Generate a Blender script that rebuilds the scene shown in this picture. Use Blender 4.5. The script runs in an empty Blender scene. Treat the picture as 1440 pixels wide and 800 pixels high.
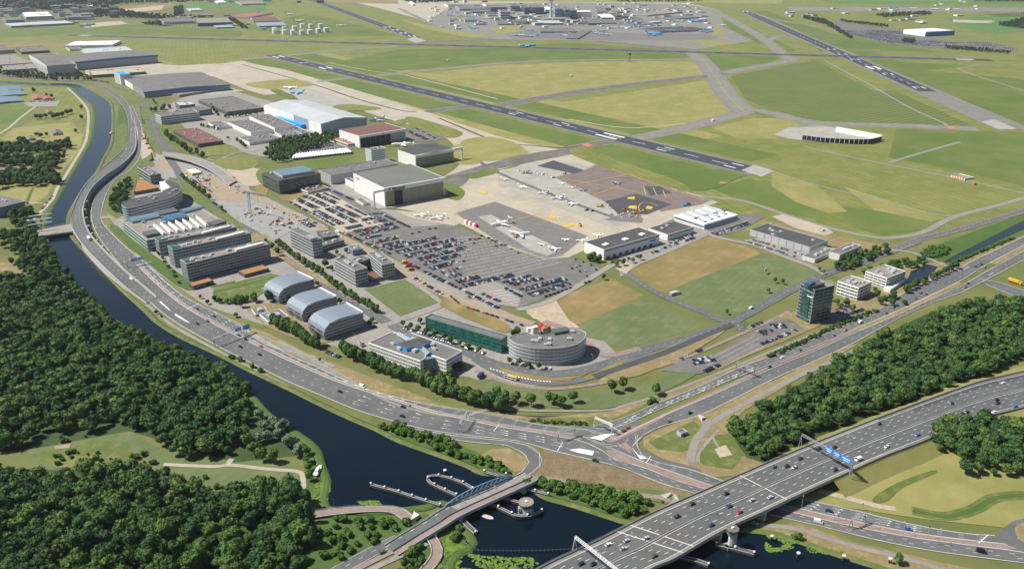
import bpy, bmesh, math, random
import numpy as np
from mathutils import Vector, Matrix, noise
from mathutils.geometry import tessellate_polygon
random.seed(7)
SC = bpy.context.scene
COL = SC.collection
# ---------------------------------------------------------------- camera, world, sun, exposure
CAM_H, PITCH, FPX = 337.0, math.radians(22.4), 1156.0
cd = bpy.data.cameras.new('camera'); cam = bpy.data.objects.new('camera', cd); COL.objects.link(cam)
cam.location = (0, 0, CAM_H); cam.rotation_euler = (math.pi/2-PITCH, 0, 0)
cd.sensor_fit = 'HORIZONTAL'; cd.sensor_width = 36; cd.lens = FPX/1440*36
cd.clip_start = 1; cd.clip_end = 80000
SC.camera = cam
SUN_EL = math.radians(52); SUN_AZ = math.atan2(-1.0, 0.06)    # azimuth from +Y (the view) towards +X; negative = left
W = bpy.data.worlds.new('World'); SC.world = W; W.use_nodes = True
nt = W.node_tree; nt.nodes.clear()
sky = nt.nodes.new('ShaderNodeTexSky'); sky.sky_type = 'NISHITA'; sky.sun_disc = False
sky.sun_elevation = SUN_EL; sky.sun_rotation = SUN_AZ
bg = nt.nodes.new('ShaderNodeBackground'); bg.inputs[1].default_value = 0.062
wo = nt.nodes.new('ShaderNodeOutputWorld')
nt.links.new(sky.outputs[0], bg.inputs[0]); nt.links.new(bg.outputs[0], wo.inputs[0])
sd = bpy.data.lights.new('sun', 'SUN'); sd.energy = 5.0; sd.angle = math.radians(0.5); sd.color = (1.0, 0.965, 0.90)
sun = bpy.data.objects.new('sun', sd); COL.objects.link(sun); sun.location = (-800, 200, 900)
_d = Vector((math.sin(SUN_AZ)*math.cos(SUN_EL), math.cos(SUN_AZ)*math.cos(SUN_EL), math.sin(SUN_EL)))
sun.rotation_euler = _d.to_track_quat('Z', 'Y').to_euler()
SC.view_settings.view_transform = 'Standard'; SC.view_settings.look = 'None'
SC.view_settings.exposure = 0.50; SC.view_settings.gamma = 1.0; SC.view_settings.use_curve_mapping = False

# ---------------------------------------------------------------- survey: photo pixels to ground metres
SP, CP = math.sin(PITCH), math.cos(PITCH)
def P(x, y, z=0.0):
    u, v = x-720.0, y-400.0
    t = (CAM_H-z)/(FPX*SP+v*CP)
    return Vector((u*t, (FPX*CP-v*SP)*t, z))
def rowof(p):                       # photo row of a 3D point
    dz = p[2]-CAM_H
    w = p[1]*CP-dz*SP; v = -(p[1]*SP+dz*CP)
    return 400+FPX*v/w
def hgt(x, yb, yt):                 # height of an upright edge whose foot is at (x,yb) and head at row yt
    b = P(x, yb); lo, hi = 0.0, 150.0
    for _ in range(40):
        m = (lo+hi)/2
        if rowof((b.x, b.y, m)) > yt: lo = m
        else: hi = m
    return lo
def px(s):                          # "x,y x,y" -> [(x,y)]
    return [tuple(float(a) for a in q.split(',')) for q in s.split()]
def G(s, z=0.0):
    return [P(a, b, z) for a, b in px(s)]
def smooth(pts, n=6, closed=False):
    pts = [Vector(p) for p in pts]
    if n < 2 or len(pts) < 3: return pts
    L = len(pts); out = []
    for i in range(L if closed else L-1):
        g = (lambda k: pts[k % L]) if closed else (lambda k: pts[max(0, min(L-1, k))])
        a, b, c, d = g(i-1), g(i), g(i+1), g(i+2)
        for k in range(n):
            t = k/n
            out.append(0.5*((2*b)+(c-a)*t+(2*a-5*b+4*c-d)*t*t+(3*b-a-3*c+d)*t**3))
    if not closed: out.append(pts[-1])
    return out
def resample(pts, n):
    d = [0.0]
    for a, b in zip(pts, pts[1:]): d.append(d[-1]+(b-a).length)
    out = []; j = 0
    for k in range(n):
        s = d[-1]*k/(n-1)
        while j < len(d)-2 and d[j+1] < s: j += 1
        f = (s-d[j])/max(1e-9, d[j+1]-d[j]); out.append(pts[j].lerp(pts[j+1], min(1, max(0, f))))
    return out
def plen(pts): return sum((b-a).length for a, b in zip(pts, pts[1:]))
def offset(pts, w):                 # + is to the left of travel
    out = []
    for i, p in enumerate(pts):
        a = pts[max(0, i-1)]; b = pts[min(len(pts)-1, i+1)]
        d = (b-a); d.z = 0
        d = d.normalized() if d.length > 1e-6 else Vector((1, 0, 0))
        out.append(p+Vector((-d.y, d.x, 0))*w)
    return out
def zed(pts, z): return [Vector((p[0], p[1], z)) for p in pts]
def inside(p, poly):
    c = False; n = len(poly); j = n-1
    for i in range(n):
        a, b = poly[i], poly[j]
        if (a[1] > p[1]) != (b[1] > p[1]) and p[0] < (b[0]-a[0])*(p[1]-a[1])/(b[1]-a[1]+1e-12)+a[0]: c = not c
        j = i
    return c

# ---------------------------------------------------------------- materials
def lin(c):
    return tuple((x/12.92 if x <= 0.04045 else ((x+0.055)/1.055)**2.4) for x in c)
def new_mat(name):
    m = bpy.data.materials.new(name); m.use_nodes = True
    n = m.node_tree; b = n.nodes['Principled BSDF']; return m, n, b
def mixrgb(n, fac, a, b):
    x = n.nodes.new('ShaderNodeMix'); x.data_type = 'RGBA'
    for s, v in ((x.inputs[0], fac), (x.inputs[6], a), (x.inputs[7], b)):
        if hasattr(v, 'is_output'): n.links.new(v, s)
        elif isinstance(v, (int, float)): s.default_value = v
        else: s.default_value = (*v[:3], 1)
    return x.outputs[2]
def ramp(n, src, lo, hi):
    r = n.nodes.new('ShaderNodeMapRange'); r.clamp = True; n.links.new(src, r.inputs[0])
    r.inputs[1].default_value = lo; r.inputs[2].default_value = hi; return r.outputs[0]
def tnoise(n, scale, detail=4, vec=None, rough=0.6):
    t = n.nodes.new('ShaderNodeTexNoise'); t.inputs['Scale'].default_value = scale
    t.inputs['Detail'].default_value = detail; t.inputs['Roughness'].default_value = rough
    if vec is None:
        g = n.nodes.new('ShaderNodeNewGeometry'); vec = g.outputs['Position']
    n.links.new(vec, t.inputs['Vector']); return t.outputs['Fac']
def surf(name, c1, c2=None, scale=0.05, rough=0.85, c3=None, scale3=0.5, metal=0.0, stripes=None, bump=0.0, spec=0.3, fine=None):
    """two-tone weathered surface in world metres; stripes=(angle deg, width m, strength) for mowing or paving lanes"""
    m, n, b = new_mat(name)
    c2 = c2 or tuple(x*0.8 for x in c1)
    f = ramp(n, tnoise(n, scale), 0.36, 0.66)
    col = mixrgb(n, f, c1, c2)
    if c3:
        f3 = ramp(n, tnoise(n, scale3, 5), 0.48, 0.72); col = mixrgb(n, f3, col, c3)
    if stripes:
        g = n.nodes.new('ShaderNodeNewGeometry'); mp = n.nodes.new('ShaderNodeMapping')
        mp.inputs['Rotation'].default_value = (0, 0, math.radians(stripes[0]))
        n.links.new(g.outputs['Position'], mp.inputs[0])
        w = n.nodes.new('ShaderNodeTexWave'); w.inputs['Scale'].default_value = 0.314/stripes[1]*1.0
        w.inputs['Distortion'].default_value = 1.5; w.inputs['Detail'].default_value = 2; w.inputs['Detail Scale'].default_value = 0.15
        n.links.new(mp.outputs[0], w.inputs[0])
        ff = ramp(n, w.outputs['Fac'], 0.25, 0.75); k = n.nodes.new('ShaderNodeMath'); k.operation = 'MULTIPLY'
        n.links.new(ff, k.inputs[0]); k.inputs[1].default_value = stripes[2]
        col = mixrgb(n, k.outputs[0], col, tuple(x*0.72 for x in c1))
    fs, fk = fine or (0.9, 0.25)
    v = ramp(n, tnoise(n, fs, 3), 0.3, 0.7)
    mul = n.nodes.new('ShaderNodeMath'); mul.operation = 'MULTIPLY'; n.links.new(v, mul.inputs[0]); mul.inputs[1].default_value = fk
    col = mixrgb(n, mul.outputs[0], col, tuple(x*0.5 for x in c1))
    n.links.new(col, b.inputs['Base Color'])
    b.inputs['Roughness'].default_value = rough; b.inputs['Metallic'].default_value = metal
    b.inputs['Specular IOR Level'].default_value = spec
    if bump:
        bp = n.nodes.new('ShaderNodeBump'); bp.inputs['Strength'].default_value = bump; bp.inputs['Distance'].default_value = 0.5
        n.links.new(tnoise(n, 1.2, 4), bp.inputs['Height']); n.links.new(bp.outputs[0], b.inputs['Normal'])
    return m
def plain(name, c, rough=0.6, metal=0.0, spec=0.4, var=0.12, scale=0.3):
    m, n, b = new_mat(name)
    col = mixrgb(n, ramp(n, tnoise(n, scale, 4), 0.3, 0.7), c, tuple(x*(1-var) for x in c))
    n.links.new(col, b.inputs['Base Color'])
    b.inputs['Roughness'].default_value = rough; b.inputs['Metallic'].default_value = metal
    b.inputs['Specular IOR Level'].default_value = spec
    return m
def leafmat(name, dark, light, hue=None, rnd=0.6):
    m, n, b = new_mat(name)
    g = n.nodes.new('ShaderNodeNewGeometry'); oi = n.nodes.new('ShaderNodeObjectInfo')
    f = ramp(n, tnoise(n, 0.28, 4), 0.3, 0.72)
    isl = n.nodes.new('ShaderNodeMath'); isl.operation = 'MULTIPLY_ADD'
    n.links.new(g.outputs['Random Per Island'], isl.inputs[0]); isl.inputs[1].default_value = 0.55; isl.inputs[2].default_value = -0.27
    ad = n.nodes.new('ShaderNodeMath'); ad.operation = 'ADD'; ad.use_clamp = True
    n.links.new(f, ad.inputs[0]); n.links.new(isl.outputs[0], ad.inputs[1])
    col = mixrgb(n, ad.outputs[0], dark, light)
    if hue:
        at = n.nodes.new('ShaderNodeAttribute'); at.attribute_name = 'tone'
        ad2 = n.nodes.new('ShaderNodeMath'); ad2.operation = 'ADD'
        n.links.new(at.outputs['Fac'], ad2.inputs[0]); n.links.new(oi.outputs['Random'], ad2.inputs[1])
        md = n.nodes.new('ShaderNodeMath'); md.operation = 'FRACT'; n.links.new(ad2.outputs[0], md.inputs[0])
        f2 = ramp(n, md.outputs[0], 0.25, 1.0); k = n.nodes.new('ShaderNodeMath'); k.operation = 'MULTIPLY'
        n.links.new(f2, k.inputs[0]); k.inputs[1].default_value = rnd
        col = mixrgb(n, k.outputs[0], col, hue)
    n.links.new(col, b.inputs['Base Color']); b.inputs['Roughness'].default_value = 0.75
    b.inputs['Specular IOR Level'].default_value = 0.15
    try: b.inputs['Subsurface Weight'].default_value = 0.0
    except Exception: pass
    return m
M = {}
E_ = M.__setitem__
# grass and soil
E_('base', surf('open_grassland', (0.115,0.130,0.036), (0.17,0.16,0.058), 0.008, c3=(0.085,0.115,0.028), scale3=0.03))
E_('air', surf('airfield_grass', (0.128,0.155,0.030), (0.190,0.192,0.052), 0.011, c3=(0.235,0.21,0.080), scale3=0.035, stripes=(-20,14,0.22), fine=(0.25,0.3)))
E_('airg', surf('airfield_grass_green', (0.085,0.132,0.022), (0.125,0.156,0.034), 0.006, c3=(0.15,0.16,0.05), scale3=0.012, stripes=(-22,9,0.2), fine=(0.3,0.25)))
E_('airy', surf('airfield_grass_dry', (0.245,0.225,0.074), (0.185,0.188,0.050), 0.012, c3=(0.29,0.255,0.105), scale3=0.03, stripes=(15,14,0.1)))
E_('airs', surf('airfield_grass_striped', (0.105,0.145,0.032), (0.155,0.165,0.050), 0.01, stripes=(55,16,0.85)))
E_('dry', surf('dry_grass', (0.235,0.18,0.085), (0.165,0.14,0.06), 0.03, c3=(0.33,0.25,0.13), scale3=0.15))
E_('tan', surf('parched_grass', (0.235,0.17,0.068), (0.15,0.135,0.04), 0.018, c3=(0.30,0.215,0.10), scale3=0.04, stripes=(35,10,0.18)))
E_('green', surf('verge_grass', (0.075,0.115,0.022), (0.12,0.14,0.040), 0.05, c3=(0.20,0.18,0.07), scale3=0.12))
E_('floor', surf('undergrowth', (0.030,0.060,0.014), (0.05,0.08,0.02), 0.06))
E_('lush', surf('lush_grass', (0.050,0.098,0.016), (0.075,0.12,0.026), 0.06))
E_('lawn', surf('plot_grass', (0.120,0.150,0.058), (0.092,0.128,0.044), 0.02, stripes=(35,8,0.2), c3=(0.17,0.18,0.08), scale3=0.05))
E_('heath', surf('dry_weeds', (0.17,0.125,0.07), (0.24,0.18,0.10), 0.12, c3=(0.10,0.10,0.045), scale3=0.3, fine=(0.7,0.5)))
E_('crop', surf('crop_field', (0.075,0.16,0.035), (0.10,0.18,0.05), 0.01))
E_('sand', surf('sand', (0.40,0.33,0.235), (0.33,0.26,0.18), 0.06, c3=(0.46,0.40,0.31), scale3=0.2))
E_('earth', surf('bare_earth', (0.29,0.22,0.155), (0.34,0.27,0.195), 0.1, c3=(0.24,0.185,0.13), scale3=0.3))
E_('rubble', surf('site_rubble', (0.30,0.295,0.27), (0.21,0.21,0.195), 0.10, c3=(0.38,0.375,0.35), scale3=0.35, fine=(0.5,0.5)))
# pavings
E_('asph', surf('asphalt_road', (0.118,0.121,0.118), (0.093,0.096,0.094), 0.02, c3=(0.140,0.140,0.133), scale3=0.06, fine=(0.6,0.25)))
E_('wear', surf('asphalt_wheel_wear', (0.088,0.091,0.090), (0.105,0.107,0.104), 0.08, fine=(0.6,0.2)))
E_('repair', surf('asphalt_repair', (0.072,0.074,0.076), (0.085,0.086,0.086), 0.1))
E_('asphd', surf('asphalt_dark', (0.058,0.060,0.064), (0.072,0.073,0.076), 0.04, fine=(0.4,0.2)))
E_('runway', surf('runway_asphalt', (0.040,0.046,0.060), (0.055,0.060,0.072), 0.02, fine=(0.3,0.2)))
E_('shoulder', surf('runway_shoulder', (0.20,0.19,0.165), (0.165,0.155,0.14), 0.05))
E_('taxi', surf('taxiway_asphalt', (0.205,0.195,0.165), (0.165,0.158,0.138), 0.02, c3=(0.25,0.235,0.20), scale3=0.05))
E_('taxid', surf('taxiway_old_asphalt', (0.105,0.100,0.090), (0.145,0.137,0.12), 0.02, c3=(0.18,0.17,0.15), scale3=0.04))
E_('apron', surf('apron_concrete', (0.385,0.335,0.255), (0.30,0.265,0.205), 0.015, c3=(0.43,0.39,0.31), scale3=0.06, fine=(0.15,0.15)))
E_('aprong', surf('apron_grey_concrete', (0.33,0.315,0.27), (0.27,0.26,0.225), 0.02, c3=(0.38,0.37,0.33), scale3=0.06))
E_('apronm', surf('apron_asphalt', (0.165,0.155,0.145), (0.135,0.127,0.118), 0.03, c3=(0.20,0.19,0.17), scale3=0.1))
E_('apronr', surf('apron_red_brown_asphalt', (0.165,0.125,0.11), (0.20,0.16,0.14), 0.03, c3=(0.13,0.105,0.095), scale3=0.1))
E_('park', surf('parking_asphalt', (0.150,0.142,0.132), (0.125,0.118,0.11), 0.03, c3=(0.185,0.175,0.16), scale3=0.08))
E_('pave', surf('paving_grey', (0.27,0.25,0.22), (0.21,0.195,0.175), 0.05, c3=(0.32,0.29,0.26), scale3=0.2))
E_('brick', surf('red_paving', (0.255,0.185,0.16), (0.215,0.16,0.14), 0.08, c3=(0.30,0.225,0.195), scale3=0.3))
E_('path', surf('footpath', (0.25,0.235,0.205), (0.20,0.185,0.165), 0.1))
E_('pathl', surf('gravel_path', (0.40,0.35,0.27), (0.32,0.28,0.21), 0.1))
E_('mark', plain('road_paint', (0.74,0.74,0.72), 0.6, var=0.25))
E_('yel', plain('apron_yellow_paint', (0.62,0.42,0.03), 0.6, var=0.2))
E_('redp', plain('red_paint', (0.50,0.17,0.12), 0.6))
E_('edge', plain('taxiway_edge_dark', (0.055,0.048,0.040), 0.9, var=0.3))
E_('kerb', plain('kerb_concrete', (0.42,0.40,0.36), 0.8))
# water
def water(name, c, c2):
    m, n, b = new_mat(name)
    col = mixrgb(n, ramp(n, tnoise(n, 0.01, 3), 0.35, 0.65), c, c2); n.links.new(col, b.inputs['Base Color'])
    b.inputs['Roughness'].default_value = 0.10; b.inputs['IOR'].default_value = 1.33; b.inputs['Specular IOR Level'].default_value = 0.42
    bp = n.nodes.new('ShaderNodeBump'); bp.inputs['Strength'].default_value = 0.5; bp.inputs['Distance'].default_value = 0.22
    n.links.new(tnoise(n, 0.5, 4), bp.inputs['Height']); n.links.new(bp.outputs[0], b.inputs['Normal'])
    return m
E_('water', water('canal_water', (0.0022,0.0062,0.011), (0.003,0.009,0.016)))
E_('pond', water('ditch_water', (0.012,0.022,0.03), (0.018,0.028,0.034)))
# building and object materials
E_('white', plain('white_cladding', (0.76,0.75,0.72), 0.55, var=0.08, scale=0.08))
E_('offw', plain('offwhite_cladding', (0.62,0.61,0.57), 0.6, var=0.1))
E_('lgrey', plain('light_grey_cladding', (0.42,0.43,0.43), 0.5, var=0.1))
E_('mgrey', plain('mid_grey_cladding', (0.27,0.285,0.30), 0.5, var=0.1))
E_('dgrey', plain('dark_grey_cladding', (0.10,0.105,0.11), 0.5, var=0.15))
E_('black', plain('black_metal', (0.025,0.025,0.028), 0.5))
E_('bluecl', plain('blue_grey_cladding', (0.27,0.34,0.40), 0.5, var=0.08))
E_('hblue', plain('hangar_blue', (0.04,0.17,0.42), 0.5, var=0.1))
E_('bright', plain('bright_blue', (0.02,0.33,0.75), 0.5))
E_('concrete', surf('concrete', (0.36,0.345,0.31), (0.29,0.28,0.25), 0.1, fine=(0.4,0.3)))
E_('pale', surf('pale_concrete', (0.60,0.57,0.52), (0.52,0.49,0.44), 0.1))
E_('steel', plain('steel', (0.50,0.53,0.56), 0.35, metal=0.6, var=0.1))
E_('roofd', surf('roof_bitumen_dark', (0.065,0.065,0.068), (0.085,0.083,0.083), 0.05, fine=(0.15,0.35)))
E_('roofm', surf('roof_bitumen_grey', (0.15,0.145,0.135), (0.12,0.115,0.108), 0.05, c3=(0.19,0.18,0.165), scale3=0.12))
E_('roofl', surf('roof_gravel', (0.24,0.215,0.18), (0.19,0.17,0.145), 0.08, c3=(0.30,0.275,0.235), scale3=0.2))
E_('roofg', surf('roof_green_grey', (0.155,0.165,0.14), (0.125,0.135,0.115), 0.02, stripes=(40,3,0.3)))
E_('roofw', surf('roof_pale_metal', (0.47,0.49,0.49), (0.40,0.42,0.42), 0.03, stripes=(10,4,0.15), rough=0.5))
E_('roofo', surf('roof_sedum', (0.36,0.16,0.055), (0.28,0.15,0.05), 0.1, c3=(0.20,0.16,0.05), scale3=0.3))
E_('roofr', surf('roof_rust', (0.16,0.075,0.06), (0.20,0.10,0.085), 0.05, stripes=(70,6,0.2)))
E_('roofred', plain('roof_tile_red', (0.30,0.11,0.08), 0.8))
E_('silver', surf('silver_standing_seam', (0.29,0.33,0.375), (0.25,0.29,0.33), 0.05, rough=0.38, metal=0.3, stripes=(0,1.5,0.25)))
def glassm(name, c, rough=0.12, scale=0.35, c2=None):
    m, n, b = new_mat(name)
    col = mixrgb(n, ramp(n, tnoise(n, scale, 2), 0.4, 0.6), c, c2 or tuple(min(1, x*2.2+0.01) for x in c))
    n.links.new(col, b.inputs['Base Color']); b.inputs['Roughness'].default_value = rough
    b.inputs['Specular IOR Level'].default_value = 0.8; return m
E_('glass', glassm('window_glass', (0.018,0.028,0.036)))
E_('glassb', glassm('blue_window_glass', (0.03,0.07,0.11)))
E_('glassg', glassm('green_window_glass', (0.012,0.10,0.085), c2=(0.02,0.15,0.125)))
E_('glasst', glassm('teal_tower_glass', (0.015,0.045,0.045), c2=(0.04,0.10,0.09)))
E_('glassl', glassm('pale_glass_roof', (0.11,0.17,0.21), 0.3, c2=(0.15,0.22,0.26)))
E_('bark', plain('bark', (0.09,0.065,0.045), 0.9, var=0.3, scale=2))
E_('rust', plain('rust_orange', (0.40,0.15,0.05), 0.8))
E_('skyb', plain('light_blue_paint', (0.03,0.36,0.66), 0.4))
E_('sign', plain('sign_blue', (0.02,0.16,0.62), 0.5))
E_('red', plain('red_gloss', (0.50,0.02,0.02), 0.35))
E_('yellow', plain('yellow_gloss', (0.70,0.42,0.02), 0.4))
E_('greenp', plain('green_gloss', (0.02,0.25,0.09), 0.4))
E_('leafA', leafmat('forest_leaves', (0.016,0.042,0.014), (0.058,0.126,0.032), (0.105,0.162,0.034), 0.7))
E_('leafB', leafmat('light_leaves', (0.03,0.07,0.015), (0.10,0.18,0.035), (0.13,0.20,0.04), 0.5))
E_('leafC', leafmat('willow_leaves', (0.06,0.10,0.055), (0.20,0.27,0.16), (0.16,0.22,0.11), 0.4))
E_('leafD', leafmat('far_woodland_leaves', (0.016,0.040,0.016), (0.045,0.085,0.030), (0.06,0.09,0.03), 0.4))
E_('reed', leafmat('bank_scrub_leaves', (0.028,0.068,0.012), (0.09,0.18,0.028), (0.13,0.18,0.045), 0.4))
E_('lily', leafmat('water_lily_leaves', (0.07,0.12,0.016), (0.15,0.22,0.035)))

# ---------------------------------------------------------------- object helpers
def props(o, label=None, cat=None, group=None, kind=None):
    if label: o['label'] = label
    if cat: o['category'] = cat
    if group: o['group'] = group
    if kind: o['kind'] = kind
    return o
def link(o, parent=None):
    COL.objects.link(o)
    if parent is not None: o.parent = parent
    return o
def empty(name, loc, label, cat, group=None, rz=0):
    o = bpy.data.objects.new(name, None); link(o); o.location = loc; o.rotation_euler.z = rz
    o.empty_display_size = 2
    return props(o, label, cat, group)
class MB:
    def __init__(s, org=(0,0,0)):
        s.v = []; s.f = []; s.m = []; s.o = Vector(org)
    def add(s, vs, fs, m=0):
        k = len(s.v); s.v += [tuple(Vector(v)-s.o) for v in vs]
        for f in fs: s.f.append(tuple(i+k for i in f)); s.m.append(m)
        return s
    def quad(s, a, b, c, d, m=0): return s.add([a,b,c,d], [(0,1,2,3)], m)
    def box(s, c, size, rz=0, m=0, taper=1.0):     # c = centre of the bottom face
        x, y, z = size[0]/2, size[1]/2, size[2]; co, si = math.cos(rz), math.sin(rz); vs = []
        for zz, k in ((0,1),(z,taper)):
            for a, b in ((-x,-y),(x,-y),(x,y),(-x,y)):
                a, b = a*k, b*k; vs.append((c[0]+a*co-b*si, c[1]+a*si+b*co, c[2]+zz))
        return s.add(vs, [(3,2,1,0),(4,5,6,7),(0,1,5,4),(1,2,6,5),(2,3,7,6),(3,0,4,7)], m)
    def prism(s, pts, z0, z1, m=0, mtop=None, bottom=False):
        n = len(pts); ar = sum(pts[i][0]*pts[(i+1)%n][1]-pts[(i+1)%n][0]*pts[i][1] for i in range(n))
        if ar < 0: pts = pts[::-1]
        vs = [(p[0],p[1],z0) for p in pts]+[(p[0],p[1],z1) for p in pts]
        s.add(vs, [(i,(i+1)%n,(i+1)%n+n,i+n) for i in range(n)], m)
        tr = tessellate_polygon([[Vector((p[0],p[1],0)) for p in pts]])
        s.add([(p[0],p[1],z1) for p in pts], fixt(tr, pts), m if mtop is None else mtop)
        return s
    def beam(s, a, b, w, h=None, m=0):
        a, b = Vector(a), Vector(b); d = b-a; h = h or w
        if d.length < 1e-6: return s
        d.normalize(); up = Vector((0,0,1)) if abs(d.z) < 0.95 else Vector((1,0,0))
        sx = d.cross(up).normalized()*w/2; sy = sx.cross(d).normalized()*h/2; vs = []
        for p in (a, b): vs += [p-sx-sy, p+sx-sy, p+sx+sy, p-sx+sy]
        return s.add(vs, [(0,1,2,3),(7,6,5,4),(0,4,5,1),(1,5,6,2),(2,6,7,3),(3,7,4,0)], m)
    def cyl(s, c, r0, r1, h, n=10, m=0, cap=True):
        vs = []
        for z, r in ((0,r0),(h,r1)):
            for i in range(n): vs.append((c[0]+r*math.cos(2*math.pi*i/n), c[1]+r*math.sin(2*math.pi*i/n), c[2]+z))
        s.add(vs, [(i,(i+1)%n,(i+1)%n+n,i+n) for i in range(n)]+([tuple(range(n,2*n))] if cap else []), m); return s
    def tube(s, pts, r, n=6, m=0):
        for a, b in zip(pts, pts[1:]): s.beam(a, b, r*2, r*2, m)
        return s
    def ribbon(s, A, B, m=0):
        n = len(A); s.add(list(A)+list(B), [(i,i+1,n+i+1,n+i) for i in range(n-1)], m); return s
    def mesh(s, name, mats):
        me = bpy.data.meshes.new(name); me.from_pydata(s.v, [], s.f)
        for m in mats: me.materials.append(M[m] if isinstance(m, str) else m)
        if len(mats) > 1: me.polygons.foreach_set('material_index', s.m)
        me.update(); return me
    def build(s, name, mats, parent=None, kind=None, label=None, cat=None, group=None):
        if isinstance(mats, str): mats = [mats]
        o = bpy.data.objects.new(name, s.mesh(name, mats)); link(o, parent)
        if parent is None: o.location = s.o
        return props(o, label, cat, group, kind)
def fixt(tr, pts):
    out = []
    for t in tr:
        a, b, c = (pts[i] for i in t)
        ar = (b[0]-a[0])*(c[1]-a[1])-(b[1]-a[1])*(c[0]-a[0])
        out.append(tuple(t) if ar > 0 else tuple(t)[::-1])
    return out
HAZE = 2.3e-5
_zi = {}
LAY = dict(field=0.06, patch=0.16, path=0.26, road=0.36, top=0.46, mark=0.56)
CARZ = 0.60
def zl(layer):
    _zi[layer] = _zi.get(layer, 0)+1; return LAY[layer]+_zi[layer]*0.0012
def flat(name, pts, layer, mat, kind='structure', sm=1):
    """one ground sheet from a list of ground points"""
    z = zl(layer) if isinstance(layer, str) else layer
    if sm > 1: pts = smooth(pts, sm, True)
    pts = [(p[0], p[1], z) for p in pts]
    tr = tessellate_polygon([[Vector(p) for p in pts]])
    b = MB(); b.add(pts, fixt(tr, pts)); return b.build(name, mat, kind=kind)
def area(name, s, layer, mat, sm=1): return flat(name, G(s), layer, mat, sm=sm)
def strip(name, s, w, layer, mat, sm=5):
    """road or path along a centre line, w metres wide"""
    z = zl(layer); c = smooth(G(s), sm) if isinstance(s, str) else s
    A = zed(offset(c, -w/2), z); B = zed(offset(c, w/2), z)
    MB_ = MB().ribbon(A, B); return MB_.build(name, mat, kind='structure')
def band(name, sa, sb, layer, mat, n=60, sm=5):
    """surface between two traced edges"""
    z = zl(layer)
    A = resample(smooth(G(sa), sm), n); B = resample(smooth(G(sb), sm), n)
    MB().ribbon(zed(A, z), zed(B, z)).build(name, mat, kind='structure'); return A, B
def dashes(mb, pts, z, w=0.2, dash=3.0, gap=6.0, start=0.0):
    """painted line along pts; gap 0 = continuous"""
    L = plen(pts)
    if gap <= 0:
        n = max(2, int(L/12)); q = resample(pts, n)
        mb.ribbon(zed(offset(q, -w/2), z), zed(offset(q, w/2), z)); return
    n = max(2, int(L/2)); q = resample(pts, n); s = L/(n-1); t = start
    while t+dash < L:
        i, j = t/s, (t+dash)/s
        a = q[int(i)].lerp(q[min(n-1, int(i)+1)], i % 1); b = q[int(j)].lerp(q[min(n-1, int(j)+1)], j % 1)
        d = (b-a); d.z = 0; d.normalize(); o = Vector((-d.y, d.x, 0))*w/2
        mb.quad((a-o).to_tuple()[:2]+(z,), (b-o).to_tuple()[:2]+(z,), (b+o).to_tuple()[:2]+(z,), (a+o).to_tuple()[:2]+(z,))
        t += dash+gap
def mix(A, B, f): return [a.lerp(b, f) for a, b in zip(A, B)]
# ---------------------------------------------------------------- ground sheet, airfield, polder, water
g = MB(); N = 40; S0 = 60000
g.quad((-S0,-2000,0),(S0,-2000,0),(S0,S0,0),(-S0,S0,0)); g.build('ground', 'base', kind='structure')
area('airfield_grass', '-200,60 95,36 300,30 440,-10 900,-20 1700,-25 1700,250 1500,300 1300,325 1185,342 1060,305 960,268 840,228 700,195 600,160 480,122 340,92 150,98 -200,100', 'field', 'air')
for s, mt in (('560,108 700,92 830,87 982,86 1000,104 900,120 740,142 690,148 600,124','airy'),
              ('735,152 870,132 1003,112 1022,135 1040,160 960,175 880,190 800,172','airy'),
              ('1027,107 1107,92 1150,84 1180,92 1368,177 1200,174 1137,168 1087,157 1049,140','airs'),
              ('1000,180 1060,166 1120,168 1128,180 1090,196 1040,196','airy'),
              ('800,60 980,74 960,84 830,86 700,88 560,100 470,88 560,70 700,68','airg'),
              ('985,76 1040,78 1100,80 1070,95 1020,102 1008,100','airg'),
              ('1260,182 1440,186 1440,262 1330,236 1250,222','airg'),
              ('1190,84 1440,96 1500,150 1500,190 1430,180 1300,120','airg'),
              ('1300,100 1440,84 1500,90 1500,120 1420,110','air'),
              ('1000,265 1050,252 1110,258 1165,280 1185,300 1130,306 1060,290','airg'),
              ('1180,290 1290,300 1340,306 1320,322 1240,332 1190,316','airg'),
              ('1086,240 1150,262 1192,298 1165,300 1120,285 1085,262','airy'),
              ('1185,262 1260,285 1330,306 1310,312 1230,296','airy'),
              ('340,88 430,98 470,112 440,118 400,108','airy'),
              ('340,40 430,20 480,30 560,50 430,53','airg'),
              ('0,40 110,38 200,34 340,44 340,52 100,48 0,54','airg'),
              ('0,60 60,60 140,62 70,68 0,66','tan'),
              ('1000,25 1060,40 1130,60 1165,72 1100,72 1060,60','airg'),
              ('1090,24 1180,50 1290,68 1340,76 1200,72 1150,60','airg')):
    area('mown_grass', s, 'patch', mt)
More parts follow.
